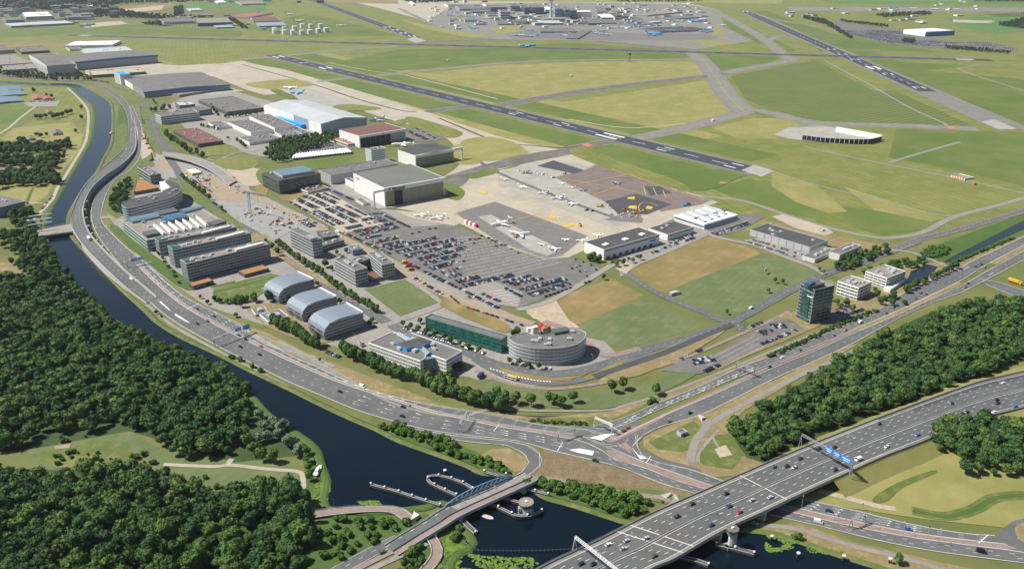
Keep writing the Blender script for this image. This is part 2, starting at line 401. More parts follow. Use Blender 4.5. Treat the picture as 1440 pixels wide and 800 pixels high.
# runways -------------------------------------------------------------------
def runway(c, w, sh, dark_from=0.0, dark_to=1.0, extra=None):
    pts = G(c); d = (pts[-1]-pts[0]).normalized(); a, b = pts[0], pts[-1]
    strip('runway_shoulder', [a, b], w+sh*2, 'road', 'shoulder')
    a2, b2 = a.lerp(b, dark_from), a.lerp(b, dark_to)
    strip('runway', [a2, b2], w, 'top', 'runway')
    return a2, b2, d
def rwmarks(a, b, d, w, ends):
    mb = MB(); z = LAY['mark']; L = (b-a).length; s = Vector((-d.y, d.x, 0))
    def bar(t, off, ln, ww):
        c = a+d*t+s*off; x = d*ln/2; y = s*ww/2
        mb.quad(*[(v.x, v.y, z) for v in (c-x-y, c+x-y, c+x+y, c-x+y)])
    t = 60
    while t < L-60: bar(t, 0, 32, 1.4); t += 62
    for e in ends:
        for t, off, ln, ww in e:
            bar(t if t >= 0 else L+t, off, ln, ww); bar(t if t >= 0 else L+t, -off, ln, ww)
    mb.build('runway_markings', 'mark', kind='structure')
c1 = runway('380,77.5 1070,242.5', 45, 9, 0.004, 0.993)
for sgn in (-1, 1):
    dd = c1[2]; o = Vector((-dd.y, dd.x, 0))*sgn
    strip('mown_grass', [c1[0]+o*85+dd*40, c1[1]+o*85-dd*40], 78, 'patch', 'airg')
    strip('mown_grass', [c1[0]+o*150+dd*60, c1[1]+o*150-dd*200], 46, 'field', 'airy')
TZ = [(-40,11,24,3),(-190,11,24,3),(-330,11,55,7),(-470,11,24,3),(-620,11,24,3)]
rwmarks(*c1, 45, [TZ, [(60,11,50,7),(250,11,24,3),(400,11,45,7)]])
area('runway_end', '1061,232 1089,241 1071,249 1042,240', 'top', 'aprong')
c2 = runway('1043,14.6 1425,182', 45, 14, 0.02, 0.86)
for sgn in (-1, 1):
    dd = c2[2]; o = Vector((-dd.y, dd.x, 0))*sgn
    strip('mown_grass', [c2[0]+o*90, c2[1]+o*90], 80, 'patch', 'airg' if sgn > 0 else 'air')
rwmarks(*c2, 45, [[(60,11,60,8),(200,11,30,4)], [(-60,11,30,4),(-300,11,26,4),(-430,11,70,9),(-620,11,30,4),(-760,11,30,4),(-900,11,30,4)]])
area('runway_end', '1398,168 1430,182 1405,183 1380,172', 'top', 'aprong')
c3 = runway('95,50 1395,85.2', 45, 8); rwmarks(*c3, 45, [[(80,10,50,7)], [(-80,10,50,7)]])
c4 = runway('430,-3 585,53.5', 45, 8); rwmarks(*c4, 45, [[(80,10,50,7)], [(-60,10,40,7),(-200,10,40,7),(-340,10,40,7),(-480,10,40,7)]])
area('runway_end', '583,52 600,58 585,61 572,56', 'top', 'aprong')
# taxiways ------------------------------------------------------------------
def taxi(c, w, mat='taxi', edge=True, sm=6, name='taxiway'):
    p = smooth(G(c), sm)
    if edge: strip('taxiway_shoulder', p, w*1.45, 'path', 'edge' if edge == 2 else 'shoulder')
    strip(name, p, w, 'road', mat)
    dashes(YL, p, LAY['mark'], 0.6, 3, 0)
YL = MB()
taxi('690,152 740,142 850,124 997,107 1030,101', 34, 'taxid')
taxi('878,198 960,181 1040,160 1060,156 1087,160 1137,172 1195,175.5 1290,178 1375,182', 32)
taxi('975,75 990,88 1005,107 1022,133 1047,158', 40)
taxi('1020,103 1055,96 1107,87 1112,84 1100,76 1078,58 1045,38 1005,15', 34)
taxi('340,84 400,79 480,71 560,65.5', 26)
taxi('445,116 500,109 532,107 575,102 700,90 760,86 830,85 960,84 985,84', 20)
taxi('585,60 640,58 700,56.5 800,56 860,60 980,74', 40, 'taxid')
taxi('560,12 600,30 660,50 720,56', 26)
taxi('1078,58 1110,50 1160,66', 22); taxi('1055,45 1090,52 1130,56', 18)
taxi('600,158 640,152 672,148', 26, 'taxid'); taxi('760,220 830,204 876,198', 26, 'taxid')
taxi('1180,46 1150,38 1100,30 1060,20', 18)
taxi('1110,192 1140,178 1180,178', 24)
taxi('1160,70 1240,72 1330,76 1370,84', 16, edge=False)
strip('service_road', '955,270 1000,258 1040,246', 18, 'road', 'taxi')
strip('service_road', '570,106 640,124 700,140', 6, 'path', 'pathl'); strip('service_road', '800,168 880,180 965,174', 6, 'path', 'pathl')
strip('service_road', '1160,86 1220,118 1280,152 1328,174 1322,178', 6, 'path', 'path')
strip('service_road', '1345,98 1380,92 1440,96', 5, 'path', 'path'); strip('service_road', '1345,96 1370,106 1440,128', 6, 'path', 'path')
strip('perimeter_road', '960,272 1005,278 1050,284 1128,310 1180,324 1230,334 1262,334 1300,326 1340,306 1400,290 1500,262', 9, 'path', 'path')
strip('perimeter_road', '1130,206 1200,222 1250,232 1340,250 1440,272 1500,284', 6, 'path', 'path')
strip('service_road', '1250,229 1300,214 1350,200', 7, 'path', 'path'); strip('service_road', '1090,242 1140,258 1210,276 1290,296 1345,306', 4, 'path', 'path')
strip('service_road', '460,88 520,100 570,106', 5, 'path', 'pathl')
# jet apron and terminals apron far away
area('terminal_apron', '600,30 640,44 700,56 840,58 980,70 1060,58 1020,40 1010,14 960,6 780,4 640,6', 'road', 'taxi')
area('terminal_apron', '470,-3 560,0 640,2 780,0 960,4 1010,14 1020,40 1060,58 980,70 840,58 700,56 640,44 600,30 540,14', 'path', 'apron')
area('terminal_apron', '700,42 790,44 900,48 1000,48 1010,56 860,58 720,54', 'road', 'apronm')
for s in ('560,28 640,44 700,52 660,54 600,42', '690,40 720,36 740,44 700,50', '960,58 1000,56 1040,62 1000,66', '1002,38 1016,40 1018,50 1000,52'):
    area('mown_grass', s, 'top', 'airy')
# engine run-up bay and its pad
area('run_up_pad', '1088,190 1108,180 1160,178 1190,182 1240,192 1235,202 1170,202 1110,196', 'top', 'aprong')
# maintenance aprons -----------------------------------------------------------
area('apron', '541,291 575,296 640,312 662,322 705,345 765,365 800,362 838,345 925,318 965,300 1010,285 960,268 838,229 800,213 745,203 700,192 640,172 600,157 480,121 400,98 340,88 225,94 200,98 120,97 130,104 220,108 300,108 330,120 350,128 372,134 400,132 470,138 520,160 560,172 600,182 630,196 655,222 640,238 620,252 600,264', 'path', 'apron')
area('apron', '120,94 220,88 240,90 262,96 205,102 120,106', 'road', 'apron'); area('apron', '285,94 340,86 420,108 400,118 330,112', 'road', 'apron')
area('apron', '190,118 240,116 300,120 345,128 300,134 220,137', 'road', 'aprong')
area('apron', '400,124 440,126 520,150 480,158 420,140', 'road', 'aprong')
area('apron', '620,252 660,238 720,222 760,214 838,206 832,212 760,226 700,238 668,244 650,262 625,262', 'road', 'taxid', sm=3)
area('apron', '640,300 696,284 826,332 815,340 790,360 765,364 700,340', 'road', 'apronm')
area('apron', '672,305 690,302 790,352 770,360 745,352', 'top', 'aprong')
area('apron', '700,244 745,230 800,226 825,234 900,275 925,290 890,312 860,320 820,305 700,262', 'road', 'aprong')
area('apron', '780,250 822,240 838,232 880,243 905,262 895,275 850,284', 'top', 'apronr')
area('apron', '755,234 778,226 822,240 808,245', 'top', 'asphd')
area('apron', '838,230 880,240 945,266 1000,282 985,288 930,298 905,280 880,258 850,242', 'top', 'apronr')
area('apron', '850,284 895,273 945,288 910,302 868,300', 'top', 'asphd'); area('apron', '905,262 928,263 945,272 915,275', 'mark', 'asphd')
area('apron', '848,310 885,298 905,308 902,314', 'top', 'apronm')
strip('service_road', '650,203 668,220 690,238 760,268 845,300 862,305', 7, 'top', 'taxid')
strip('taxiway_shoulder', '340,91 440,119 500,139 560,155 586,158', 5, 'top', 'edge'); strip('taxiway_shoulder', '618,167 640,176 700,200 745,205 790,208 812,206', 5, 'top', 'edge')
for s, mt in (('648,200 680,193 715,198 741,212 735,218 690,227 662,220', 'airy'), ('570,166 585,166 640,182 650,190 628,194 580,178', 'air'), ('552,172 578,166 582,170 560,176','air'),
              ('660,245 695,238 700,243 665,252','airg'), ('621,262 635,258 652,268 652,276 642,282 624,276','airg'), ('629,219 640,205 680,200 676,228 646,231','airy'),
              ('700,240 730,232 722,236','airg'), ('468,150 490,147 535,152 520,156 480,155','air'), ('345,118 410,112 440,120 380,126','airy'), ('380,128 392,126 415,137 405,138','airg'),
              ('222,86 240,88 250,92 228,91','airy'), ('812,216 845,205 885,211 960,232 1042,244 1040,250 965,268 830,222','airg'),
              ('800,216 845,205 838,214 960,258 940,264','air')):
    area('mown_grass', s, 'mark' if mt != 'airg' or 'x' in s else 'mark', mt, sm=4)
for s in ('675,269 686,270 684,273 674,272','773,304 783,304 781,308 771,307','793,318 806,314 808,317 795,320','814,316 818,316 818,320 813,320','883,278 893,277 892,281 882,280','885,290 897,290 896,295 883,293','910,290 919,292 915,295 908,294'):
    area('painted_bay', s, 'mark', 'yel')
for c in ('700,255 760,275 850,315 905,338','760,300 700,318','730,296 800,322','790,252 895,270','800,262 880,246','820,280 870,262','905,262 908,275','918,264 924,276','932,268 936,278','900,298 898,290 908,284 925,290','860,238 990,282'):
    dashes(YL, smooth(G(c), 5), LAY['mark']+.03, 0.9, 3, 0)
YL.build('taxiway_centre_lines', 'yel', kind='structure')
for s in ('818,204 826,202 834,205 826,207','1014,256 1024,257 1018,259 1010,258','1330,178 1342,179 1345,182 1334,182'):
    area('painted_bay', s, 'mark', 'redp')
area('helipad', '1085,305 1100,302 1128,310 1165,322 1172,328 1160,332 1120,322', 'top', 'apron')
# polder left of the canal -------------------------------------------------------
for s, mt in (('-60,125 60,122 95,124 108,140 122,150 122,168 100,172 60,158 0,150 -60,152','air'),
              ('-60,150 48,147 50,152 15,185 -60,200','airg'), ('60,160 122,170 122,180 118,192 60,192 30,178','air'),
              ('20,180 100,172 118,190 108,210 30,205 0,196','airy'), ('0,200 95,205 100,222 60,232 -40,228','green'),
              ('92,206 116,196 112,212 80,250 66,244 84,226','airy'), ('-60,262 80,250 66,276 40,292 -60,292','airy'),
              ('-60,225 50,226 52,240 -60,246','air'), ('30,372 60,372 66,390 20,394 0,386','dry'), ('-60,372 30,368 28,380 -60,386','dry')):
    area('meadow', s, 'field', mt)
for s in ('36,282 45,264 48,264 38,290',): area('ditch_verge', s, 'patch', 'lush')
strip('towpath', '95,124 112,140 123,155 124,175 120,200 104,228 92,248 82,262 74,280 60,296 46,310', 5, 'path', 'pathl')
strip('farm_track', '-20,198 10,182 30,165 50,150 52,146', 5, 'path', 'pathl'); strip('farm_track', '-20,290 30,286 60,286', 4, 'path', 'pathl')
area('farm_yard', '34,146 60,138 84,142 80,150 40,150', 'path', 'pave'); area('yard', '-60,226 30,222 50,236 20,250 -60,250', 'patch', 'dry')
area('clearing_grass', '36,632 80,617 130,614 182,606 235,636 270,648 330,640 370,650 425,655 438,690 400,700 330,695 260,672 200,658 120,660 60,662', 'field', 'lawn')
area('clearing_grass', '40,640 140,618 180,622 190,650 100,655', 'patch', 'green'); area('bare_patch', '60,645 128,640 150,655 80,658', 'path', 'air'); area('bare_patch', '76,628 100,624 98,630 78,632', 'road', 'earth')
strip('footpath', '230,653 300,656 325,654 380,660 418,663 426,672 427,695', 3.5, 'path', 'pathl'); strip('footpath', '318,656 326,645', 4, 'path', 'pathl')
area('verge', '425,640 446,650 452,690 440,712 432,690', 'field', 'lush')
# canal ---------------------------------------------------------------------------
LB = '-60,114 0,118 62,121 95,122.5 110,137 127,148 130,165 128,180 124,199 110,224 93,251 82,271 64,300 57,320 60,340 63,356 78,378 98,400 115,420 150,450 195,475 250,503 295,522 340,552 370,585 410,612 436,632 444,655 452,680 447,705 463,722 540,724 600,718 619,712 640,725 643,741 657,764 640,775 627,790 622,812 600,900'
RB = '-60,111 0,114 60,117 107,118 130,127 152,140 160,150 161,180 159.5,202 148.5,224 137.5,244 118,270 101,301 101,320 107,335 143,372 175.5,406 208,435 227,453 260,473 308.6,495.4 360,521 414.7,546.5 447,562.7 496,585.5 535,602 567,618 632,641 665,654 681,662 717.5,666 753.5,685 771.5,696.5 807.5,706.6 860,723.5 889,731 960,738 1062,742 1112,753 1179,775.6 1251,798 1330,826 1420,870 1450,920'
lb, rb = smooth(G(LB), 3), smooth(G(RB), 3)
flat('canal_water', lb+rb[::-1], 0.24, 'water', sm=1)
def bank(c, w, h, mat, name='bank'):
    """raised grassy edge of the water"""
    n = len(c); b = MB(); o = [zed(offset(c, q), z) for q, z in ((0, 0.05), (w*0.3, h), (w*0.7, h), (w, 0.05))]
    for A, B in zip(o, o[1:]): b.ribbon(B, A)
    return b.build(name, mat, kind='structure')
bank(lb, 7, 1.0, 'lush'); bank(rb, -6, 1.0, 'green')
for s in ('1270,405 1281,382 1305,372 1319,376 1306,388 1285,404','1326,369 1340,361 1440,310 1500,282 1500,292 1440,322 1350,363 1338,369'):
    area('ditch_water', s, 'top', 'pond')
strip('ditch_water', '198,150 201,170 207,195 218,212', 5, 'road', 'pond'); strip('ditch_water', '218,212 206,192', 3, 'road', 'pond')
strip('ditch', '340,462 400,488 470,524 540,556 600,580 640,588', 5, 'path', 'edge'); strip('ditch', '700,584 760,586 830,585', 3, 'path', 'edge')
# right: verges, woods floor, fields --------------------------------------------------------------
area('verge', '300,440 380,470 430,495 520,530 640,575 760,588 860,578 930,555 1130,478 1240,425 1330,378 1440,330 1500,300 1500,330 1440,345 1330,398 1230,445 1120,490 930,572 850,600 760,604 640,580 500,545 400,502 330,462 290,436', 'path', 'dry')
area('verge', '700,590 850,586 860,594 800,603 740,596', 'road', 'green'); area('verge', '860,590 920,562 930,556 925,566 870,596', 'road', 'green')
area('weedy_ground', '765,630 840,650 900,668 990,700 975,706 920,692 850,683 800,673 765,680 740,672 762,650', 'path', 'heath')
area('weedy_ground', '690,632 715,630 740,645 744,660 725,664 700,650 675,640', 'path', 'dry')
area('verge', '830,680 930,690 985,704 1000,715 960,715 900,700', 'road', 'green')
area('verge', '905,615 960,590 1005,568 1100,530 1180,490 1210,482 1050,575 1020,600 1040,640 1085,655 1100,662 1000,672 940,650 905,630', 'path', 'dry')
area('verge', '912,622 975,592 985,600 975,630 960,636 925,632', 'road', 'green'); area('verge', '975,640 1000,612 1030,610 1045,640 1030,660 990,655', 'road', 'green')
area('bare_patch', '1005,632 1020,626 1030,640 1012,644', 'top', 'sand')
strip('footpath', '1000,562 1040,545 1120,512 1190,488', 4, 'road', 'path'); strip('footpath', '988,588 993,600 978,620 970,650', 6, 'road', 'path'); strip('footpath', '995,598 1040,572 1100,540 1170,508 1215,488', 5, 'road', 'path'); strip('footpath', '982,650 984,635 1010,605', 2.5, 'road', 'path'); strip('footpath', '1000,612 1012,632', 2, 'road', 'path')
area('embankment_grass', '1120,700 1193,668 1295,626 1380,598 1500,565 1500,760 1440,745 1300,730 1180,712', 'path', 'airy')
area('embankment_grass', '1180,680 1280,645 1285,655 1200,695 1170,695', 'road', 'air')
area('ditch_verge', '1228,700 1260,680 1310,662 1315,666 1270,686 1250,704 1232,708', 'road', 'green', sm=3)
strip('ditch_verge', '1282,718 1330,726 1370,716 1400,700 1450,696', 9, 'road', 'green'); strip('ditch_verge', '1284,718 1330,726.5 1370,716.5 1400,700.5 1450,696', 3.5, 'top', 'lush')
area('verge', '1060,742 1120,735 1200,762 1320,790 1440,815 1500,830 1480,900 1330,830 1251,800 1179,777 1112,755', 'path', 'dry')
strip('footpath', '1062,738 1120,744 1200,768 1290,790 1380,820', 4, 'road', 'path'); strip('dirt_track', '1150,690 1190,700 1235,712 1260,716', 5, 'top', 'sand')
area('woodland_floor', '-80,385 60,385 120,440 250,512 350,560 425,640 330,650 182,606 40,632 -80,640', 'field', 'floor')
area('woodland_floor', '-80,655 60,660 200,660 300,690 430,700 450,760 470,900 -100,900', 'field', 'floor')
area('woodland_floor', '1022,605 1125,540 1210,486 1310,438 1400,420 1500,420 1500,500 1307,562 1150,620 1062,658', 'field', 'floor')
area('meadow', '1395,520 1440,508 1500,498 1500,520 1440,532 1400,540', 'patch', 'air')
area('bank_scrub', '440,740 470,726 600,722 636,728 620,748 560,770 500,800 470,840 430,840', 'patch', 'lush')
area('bank_scrub', '560,810 600,770 640,745 655,765 625,790 615,840 560,840', 'patch', 'lush')
area('bank_scrub', '535,596 640,622 700,650 722,662 690,664 632,642 567,619', 'patch', 'lush'); area('bank_scrub', '755,680 800,682 900,705 915,720 890,732 860,724 807,707 771,697', 'patch', 'lush')
# fields between the buildings --------------------------------------------------------------------
area('meadow', '900,375 960,345 1000,332 1065,352 1068,358 930,412 908,402 878,386', 'field', 'tan')
area('meadow', '775,420 860,392 905,415 812,458 785,440', 'field', 'tan')
area('meadow', '785,464 806,458 905,420 995,458 950,472 885,490 840,480', 'field', 'lawn')
area('meadow', '930,412 1072,356 1158,385 1105,408 1030,444 1010,446', 'field', 'lawn')
area('meadow', '512,407 577,391 632,420 562,445', 'road', 'lawn')
area('meadow', '670,540 686,533 760,548 850,550 930,532 1000,498 990,516 960,538 880,570 800,575 720,562', 'road', 'lawn', sm=3)
area('sand_patch', '735,432 790,418 775,430 790,445 815,462 790,458 750,448', 'path', 'sand'); area('sand_patch', '740,440 780,420 800,450 815,460 775,462', 'patch', 'sand')
area('meadow', '1060,308 1120,318 1240,345 1230,352 1160,345', 'patch', 'dry'); area('verge', '990,318 1060,300 1080,312 1040,330', 'field', 'air'); area('verge', '945,300 1100,330 1240,350 1180,330 1000,285','field','air')
area('verge', '1300,352 1330,340 1440,300 1500,282 1500,330 1330,378 1290,400 1270,405', 'field', 'lush')
area('verge', '1262,345 1300,330 1440,292 1500,276 1500,284 1330,332', 'road', 'heath'); area('verge', '1180,400 1240,375 1290,372 1326,368 1340,380 1250,430 1190,440', 'patch', 'dry')
# construction plot, its surroundings and left business park -----------------------------------------------
area('business_park_ground', '150,300 190,250 230,225 260,240 360,270 480,330 640,405 760,460 850,480 870,500 800,540 700,545 660,530 560,520 480,490 380,460 290,430 200,370', 'field', 'pave')
area('construction_site', '222,212 300,225 350,262 360,290 330,310 290,290 262,262 235,250 215,228', 'path', 'rubble')
area('construction_site', '322,292 380,282 425,302 458,318 444,327 410,325 388,338 350,322', 'road', 'rubble')
area('sand_patch', '180,172 196,170 205,190 215,215 200,225 195,205', 'path', 'sand'); area('bare_patch', '255,255 300,248 340,270 345,285 300,280', 'road', 'earth')
area('pale_ground', '325,232 380,240 372,262 345,262 318,240', 'road', 'sand'); area('green_patch', '225,222 250,225 235,240 215,236','road','earth')
for s, mt in (('300,226 350,220 365,232 340,240 312,236','air'), ('285,206 315,202 340,214 290,220','air'), ('372,236 420,232 470,215 510,222 512,232 430,240 400,262 370,262 360,245','airg'),
              ('360,262 378,258 375,275 362,272','tan'), ('155,322 165,318 190,340 270,398 262,408 225,385','lush'), ('186,230 200,228 182,300 150,300 155,270','green'),
              ('200,175 212,180 222,205 240,215 224,218 208,200','green'), ('215,160 222,158 262,205 282,220 262,218 232,200','green'),
              ('345,432 400,428 425,455 470,480 430,480 380,462','dry'), ('300,410 360,404 370,412 345,425 310,428','green'),
              ('395,272 425,272 430,280 398,283','tan'), ('618,430 640,420 716,457 712,468 690,462','tan'), ('238,250 262,256 300,285 345,320 335,322 270,282 240,262','green'),
              ('350,335 372,330 400,360 450,390 470,405 440,392','dry'), ('695,514 730,524 770,531 800,531 830,524 800,535 770,535 730,531','tan'), ('870,520 960,480 1000,470 1020,465 980,492 900,528 840,538','dry'),
              ('820,532 868,510 880,508 850,528','tan'), ('1040,455 1048,452 1052,458 1044,462', 'lush'), ('1088,446 1150,436 1160,455 1040,505 1010,520 1000,508 1130,462','dry'),
              ('200,168 214,166 208,150 200,145','green'), ('160,122 200,120 205,140 180,130','green'), ('163,180 178,175 176,205 158,228 150,230 160,205','green'),
              ('168,148 182,150 184,180 176,215 150,240 158,215 164,180','lush')):
    area('grass_patch', s, 'top' if mt != 'lush' else 'road', mt, sm=2)
strip('hedge_lawn', '300,412 340,402 384,390', 5, 'top', 'lush'); strip('hedge_lawn', '296,404 330,396', 4, 'top', 'airg')
area('green_roof_garden', '300,405 380,385 410,392 300,425', 'road', 'green')
area('car_park', '408,283 436,272 468,266 545,300 577,320 640,315 700,345 760,366 800,362 842,375 845,385 815,398 760,422 728,434 700,430 640,402 560,366 482,328', 'path', 'park')
area('yard', '452,264 500,250 520,262 545,294 600,303 645,314 640,318 577,322 545,302 500,288 468,268', 'patch', 'pave')
area('yard', '555,296 600,300 650,313 640,318 600,312 575,306', 'road', 'apron')
area('car_park', '406,284 434,272 462,270 545,318 482,328', 'road', 'apron'); area('car_park', '648,408 690,394 735,412 728,432 700,428', 'road', 'pave')
area('car_park', '1002,500 1095,446 1132,462 985,526 930,522 960,505', 'top', 'park'); area('car_park', '870,358 930,328 985,312 1000,330 900,372 872,390', 'path', 'pave')
area('car_park', '405,218 430,206 465,203 500,206 490,214 415,224', 'road', 'park'); area('car_park', '568,188 590,180 628,196 600,200 572,200', 'top', 'park')
area('car_park', '480,470 560,455 600,490 520,500', 'road', 'pave'); area('car_park', '1150,455 1180,430 1215,440 1190,462', 'road', 'park')
area('car_park', '990,322 1020,310 1060,300 1075,306 1040,326 1005,332', 'road', 'park'); area('car_park', '1045,338 1070,335 1150,362 1130,368', 'road', 'pave')
area('car_park', '230,150 300,120 440,160 470,200 400,225 330,212 260,180', 'patch', 'pave'); area('car_park', '350,150 420,148 450,200 400,205 330,188', 'path', 'pave')
area('gravel_plot', '865,378 880,368 892,374 880,386', 'top', 'sand')
# ---------------------------------------------------------------- roads at grade with kerbs and painted lines
WR, RPR, RW = MB(), MB(), random.Random(31)
MK = MB(); ZM = LAY['mark']
def kerb(pts, name='kerb', w=0.35, h=0.12):
    n = max(2, int(plen(pts)/8)); q = resample(pts, n); b = MB()
    b.ribbon(zed(offset(q, w/2), LAY['top']+h), zed(offset(q, -w/2), LAY['top']+h))
    b.ribbon(zed(offset(q, w/2), 0.3), zed(offset(q, w/2), LAY['top']+h)); b.ribbon(zed(offset(q, -w/2), LAY['top']+h), zed(offset(q, -w/2), 0.3))
    return b.build(name, 'kerb', kind='structure')
def road(sa, sb, mat='asph', lanes=(), n=120, edges=True, name='road', dash=(3, 9), kerbs=True):
    """asphalt between edge sa (left) and sb (right); lanes = fractions that get a dashed line"""
    A, B = band(name, sa, sb, 'road', mat, n, 4)
    for f in lanes: dashes(MK, mix(A, B, f), ZM, 0.22, *dash)
    if lanes and mat == 'asph':
        c = [.03]+list(lanes)+[.97]
        for a_, b_ in zip(c, c[1:]):
            for k_ in (.30, .70):
                m_ = a_+(b_-a_)*k_; h_ = (b_-a_)*.13; WR.ribbon(zed(mix(A, B, m_-h_), LAY['road']+.07), zed(mix(A, B, m_+h_), LAY['road']+.07))
        for _ in range(n//9):
            i_ = RW.randrange(2, n-4); k_ = RW.randrange(len(c)-1); e_ = i_+1; RPR.ribbon(zed(mix(A[i_:e_+1], B[i_:e_+1], c[k_]+.01), LAY['road']+.08), zed(mix(A[i_:e_+1], B[i_:e_+1], c[k_+1]-.01), LAY['road']+.08))
    if edges:
        w = (A[n//2]-B[n//2]).length; k = 0.6/w
        dashes(MK, mix(A, B, k), ZM, 0.22, 3, 0); dashes(MK, mix(A, B, 1-k), ZM, 0.22, 3, 0)
    if kerbs: kerb(A); kerb(B)
    return A, B
def lane_road(c, w, mat='asph', centre=True, name='road', sm=5, edges=False, layer='road'):
    p = smooth(G(c), sm); strip(name, p, w, layer, mat)
    if centre: dashes(MK, p, ZM, 0.2, 3, 6)
    if edges:
        for s in (-1, 1): dashes(MK, offset(p, s*(w/2-0.4)), ZM, 0.18, 3, 0)
    return p
# provincial road: far part beside the canal
road('-60,106 0,108 60,112 120,118 140,123 158,134 170,146 178,160 181,178 181,190',
     '-60,104 0,106 60,110 120,116 143,121 163,131 178,143 187,160 191,178 190,192', lanes=(0.5,), kerbs=False)
road('182,150 185,165 192,180 194,196 188,212 176,228 158,246 144,262 133,280 128,300 134,325 152,352 178,384',
     '186,148 192,162 199,180 199,205 196,222 184,238 165,251 152,268 145,288 142,306 149,320 172,343 204,370', lanes=(0.33, 0.66))
# provincial road: main stretch, river side carriageway and inner carriageway
road('178,384 206,420 240,449 300,484 357,513 405,537 454,557.5 496,575 541,589.5 587,602 640,611 700,617 735,622 762,630 797,639 840,649 880,660 930,680 985,696 1035,711 1087,725 1157,741 1234,760 1318,776 1440,792',
     '192,372 226,405 262,433 320,466 380,495 430,518 475,537 520,552 560,565 604,579 650,589 700,600 740,606 780,613 820,621 852,637 865,647 905,657.5 955,677.5 992,687.5 1040,700 1104,718 1190,738 1290,757 1415,773 1440,777', lanes=(0.35, 0.68), n=220)
road('196,372 230,405 266,433 324,465 384,494 434,517 479,536 524,551 564,564 608,578 654,588 700,597 740,603 782,609 815,613 850,628 868,628',
     '204,370 234,397 260,417.5 292,434 325,450 360,471 407.5,499.5 446,516 496,540 535,553 587,566 616,571 700,584 730,591 765,598 800,601 835,606 868,618', lanes=(0.25, 0.5, 0.75), n=220)
# junction to the branch road
area('road', '790,600 835,599 855,596 890,584 905,612 897,622 905,634 940,648 985,660 980,672 930,660 880,645 850,640 815,628 780,612', 'road', 'asph', sm=2)
road('835,603 860,603 892,592 925,577 1000,545 1060,522 1100,506 1151,485 1204,462 1255,441 1307,417 1350,396 1385,374 1440,345 1500,314',
     '835,599 860,593 890,582.5 920,569 980,545 1040,517 1095.5,497 1137.5,480 1195,455 1232,437.5 1275,410 1325,387.5 1350,378 1370,366 1440,333 1500,302', lanes=(0.3, 0.62), n=200)
road('890,628 905,612.5 930,600 975,587.5 1000,577.5 1040,557.5 1095.5,530 1151,506 1204,481 1255,452.5 1307.5,427.5 1350,412.5 1375,400 1440,366 1500,333',
     '868,616 895,602 925,588 962,572 1000,556 1060,529 1102,511 1153,490 1206,466 1257,445 1309,421 1352,402 1387,382 1440,353 1500,321', lanes=(0.5,), n=200)
road('896,612 897,630 905,642 930,652 967,659 1007,673 1050,688 1095,697 1134,703 1195,716 1234,726 1290,739 1354,750 1398,753',
     '852,629 867,635 905,650 955,667.5 997,682.5 1035,694 1062,702 1115,714 1190,731 1290,751 1415,766', lanes=(0.33,0.66), n=150)
# side road at the right: crossing and lorry road
road('1385,400 1410,410 1440,421 1500,440', '1376,392 1410,399 1440,409 1500,425', lanes=(0.5,), n=30)
# roundabout at the right edge and its approach
area('road', '1370,756 1398,752 1412,742 1428,732 1460,728 1500,740 1500,800 1450,792 1400,782', 'top', 'asph', sm=3)
rc = P(1466, 757); rr = [(rc.x+15*math.cos(a), rc.y+15*math.sin(a), 0) for a in np.linspace(0, 6.28, 25)[:-1]]
flat('roundabout_island', rr, 'mark', 'dry'); kerb([Vector(p) for p in rr+rr[:1]])
# slip road to the canal bridge
road('587,604 640,613 680,617 725,622 752,631 762,645 757,660 737,672 722,681', '587,608 640,619 680,624 710,626 730,634 743,645 740,657 728,668 712,676', lanes=(), n=80, kerbs=True)
# avenue through the business park, and the streets beyond
lane_road('160,120 185,130 207,148 214,170 222,195 232,215 247,236 262,262 290,290 316,306 360,330 401,362 452,396 497,426 542,452 565,464 600,472 640,488 690,510 730,520 765,526 815,522 870,506 900,494 960,478 1000,465 1035,450 1112,408 1160,386 1210,368 1250,355 1290,340', 12, sm=4)
lane_road('158,118 185,130 207,147 214,168 224,196 240,212 262,220 300,228', 12, centre=False)
lane_road('401,356 452,390 497,420 520,434', 6, 'pave', False)
lane_road('1212,372 1240,358 1262,349 1300,335 1340,325 1390,312 1440,296 1500,276', 10, edges=True)
lane_road('1160,386 1140,375 1100,360 1060,345 1005,333 985,322 960,335 920,350 870,368 820,398 770,425 728,436', 8, 'pave', False)
lane_road('878,382 906,402 940,420 990,440 1012,450 1035,455 1040,465', 9, 'asph')
lane_road('625,428 600,438 565,450 540,458', 8, 'pave', False); lane_road('390,480 430,500 500,540', 4, 'pave', False)
lane_road('700,432 672,420 640,420 625,428 600,410 560,388 520,400', 6, 'pave', False)
lane_road('262,176 300,190 330,208 370,220 400,218', 7, 'pave', False); lane_road('262,246 290,240 330,216 400,212', 6, 'path', False)
lane_road('1225,352 1260,352 1290,358 1320,370 1350,382', 6, 'path', False)
lane_road('668,521 697,533 728,542 775,547 814,544 860,536 900,524 960,505 1010,484 1075,455 1110,438', 4, 'brick', False, name='bus_lane', sm=6)
lane_road('667,505 690,519 720,532 760,539 800,538 840,528 880,512 920,496', 7, centre=False)
lane_road('835,530 880,515 930,498 985,475 1030,456', 8, 'asphd', False, layer='top')
lane_road('765,452 800,465 835,490 850,500 870,498 900,490', 7, 'brick', False, layer='top')
lane_road('345,466 380,478 420,500 500,540 560,570 640,586 690,576 760,578 850,577 880,570 930,555 1010,525 1090,492 1150,468 1200,450', 3, 'path', False, name='cycle_path')
lane_road('344,463 372,482 398,492 430,500 470,516', 4, 'pave', False, name='cycle_path')
strip('busway_earthworks', '312,248 345,270 380,288 454,322 487,338 555,374 605,404 650,424 700,441 750,456', 11, 'top', 'earth')
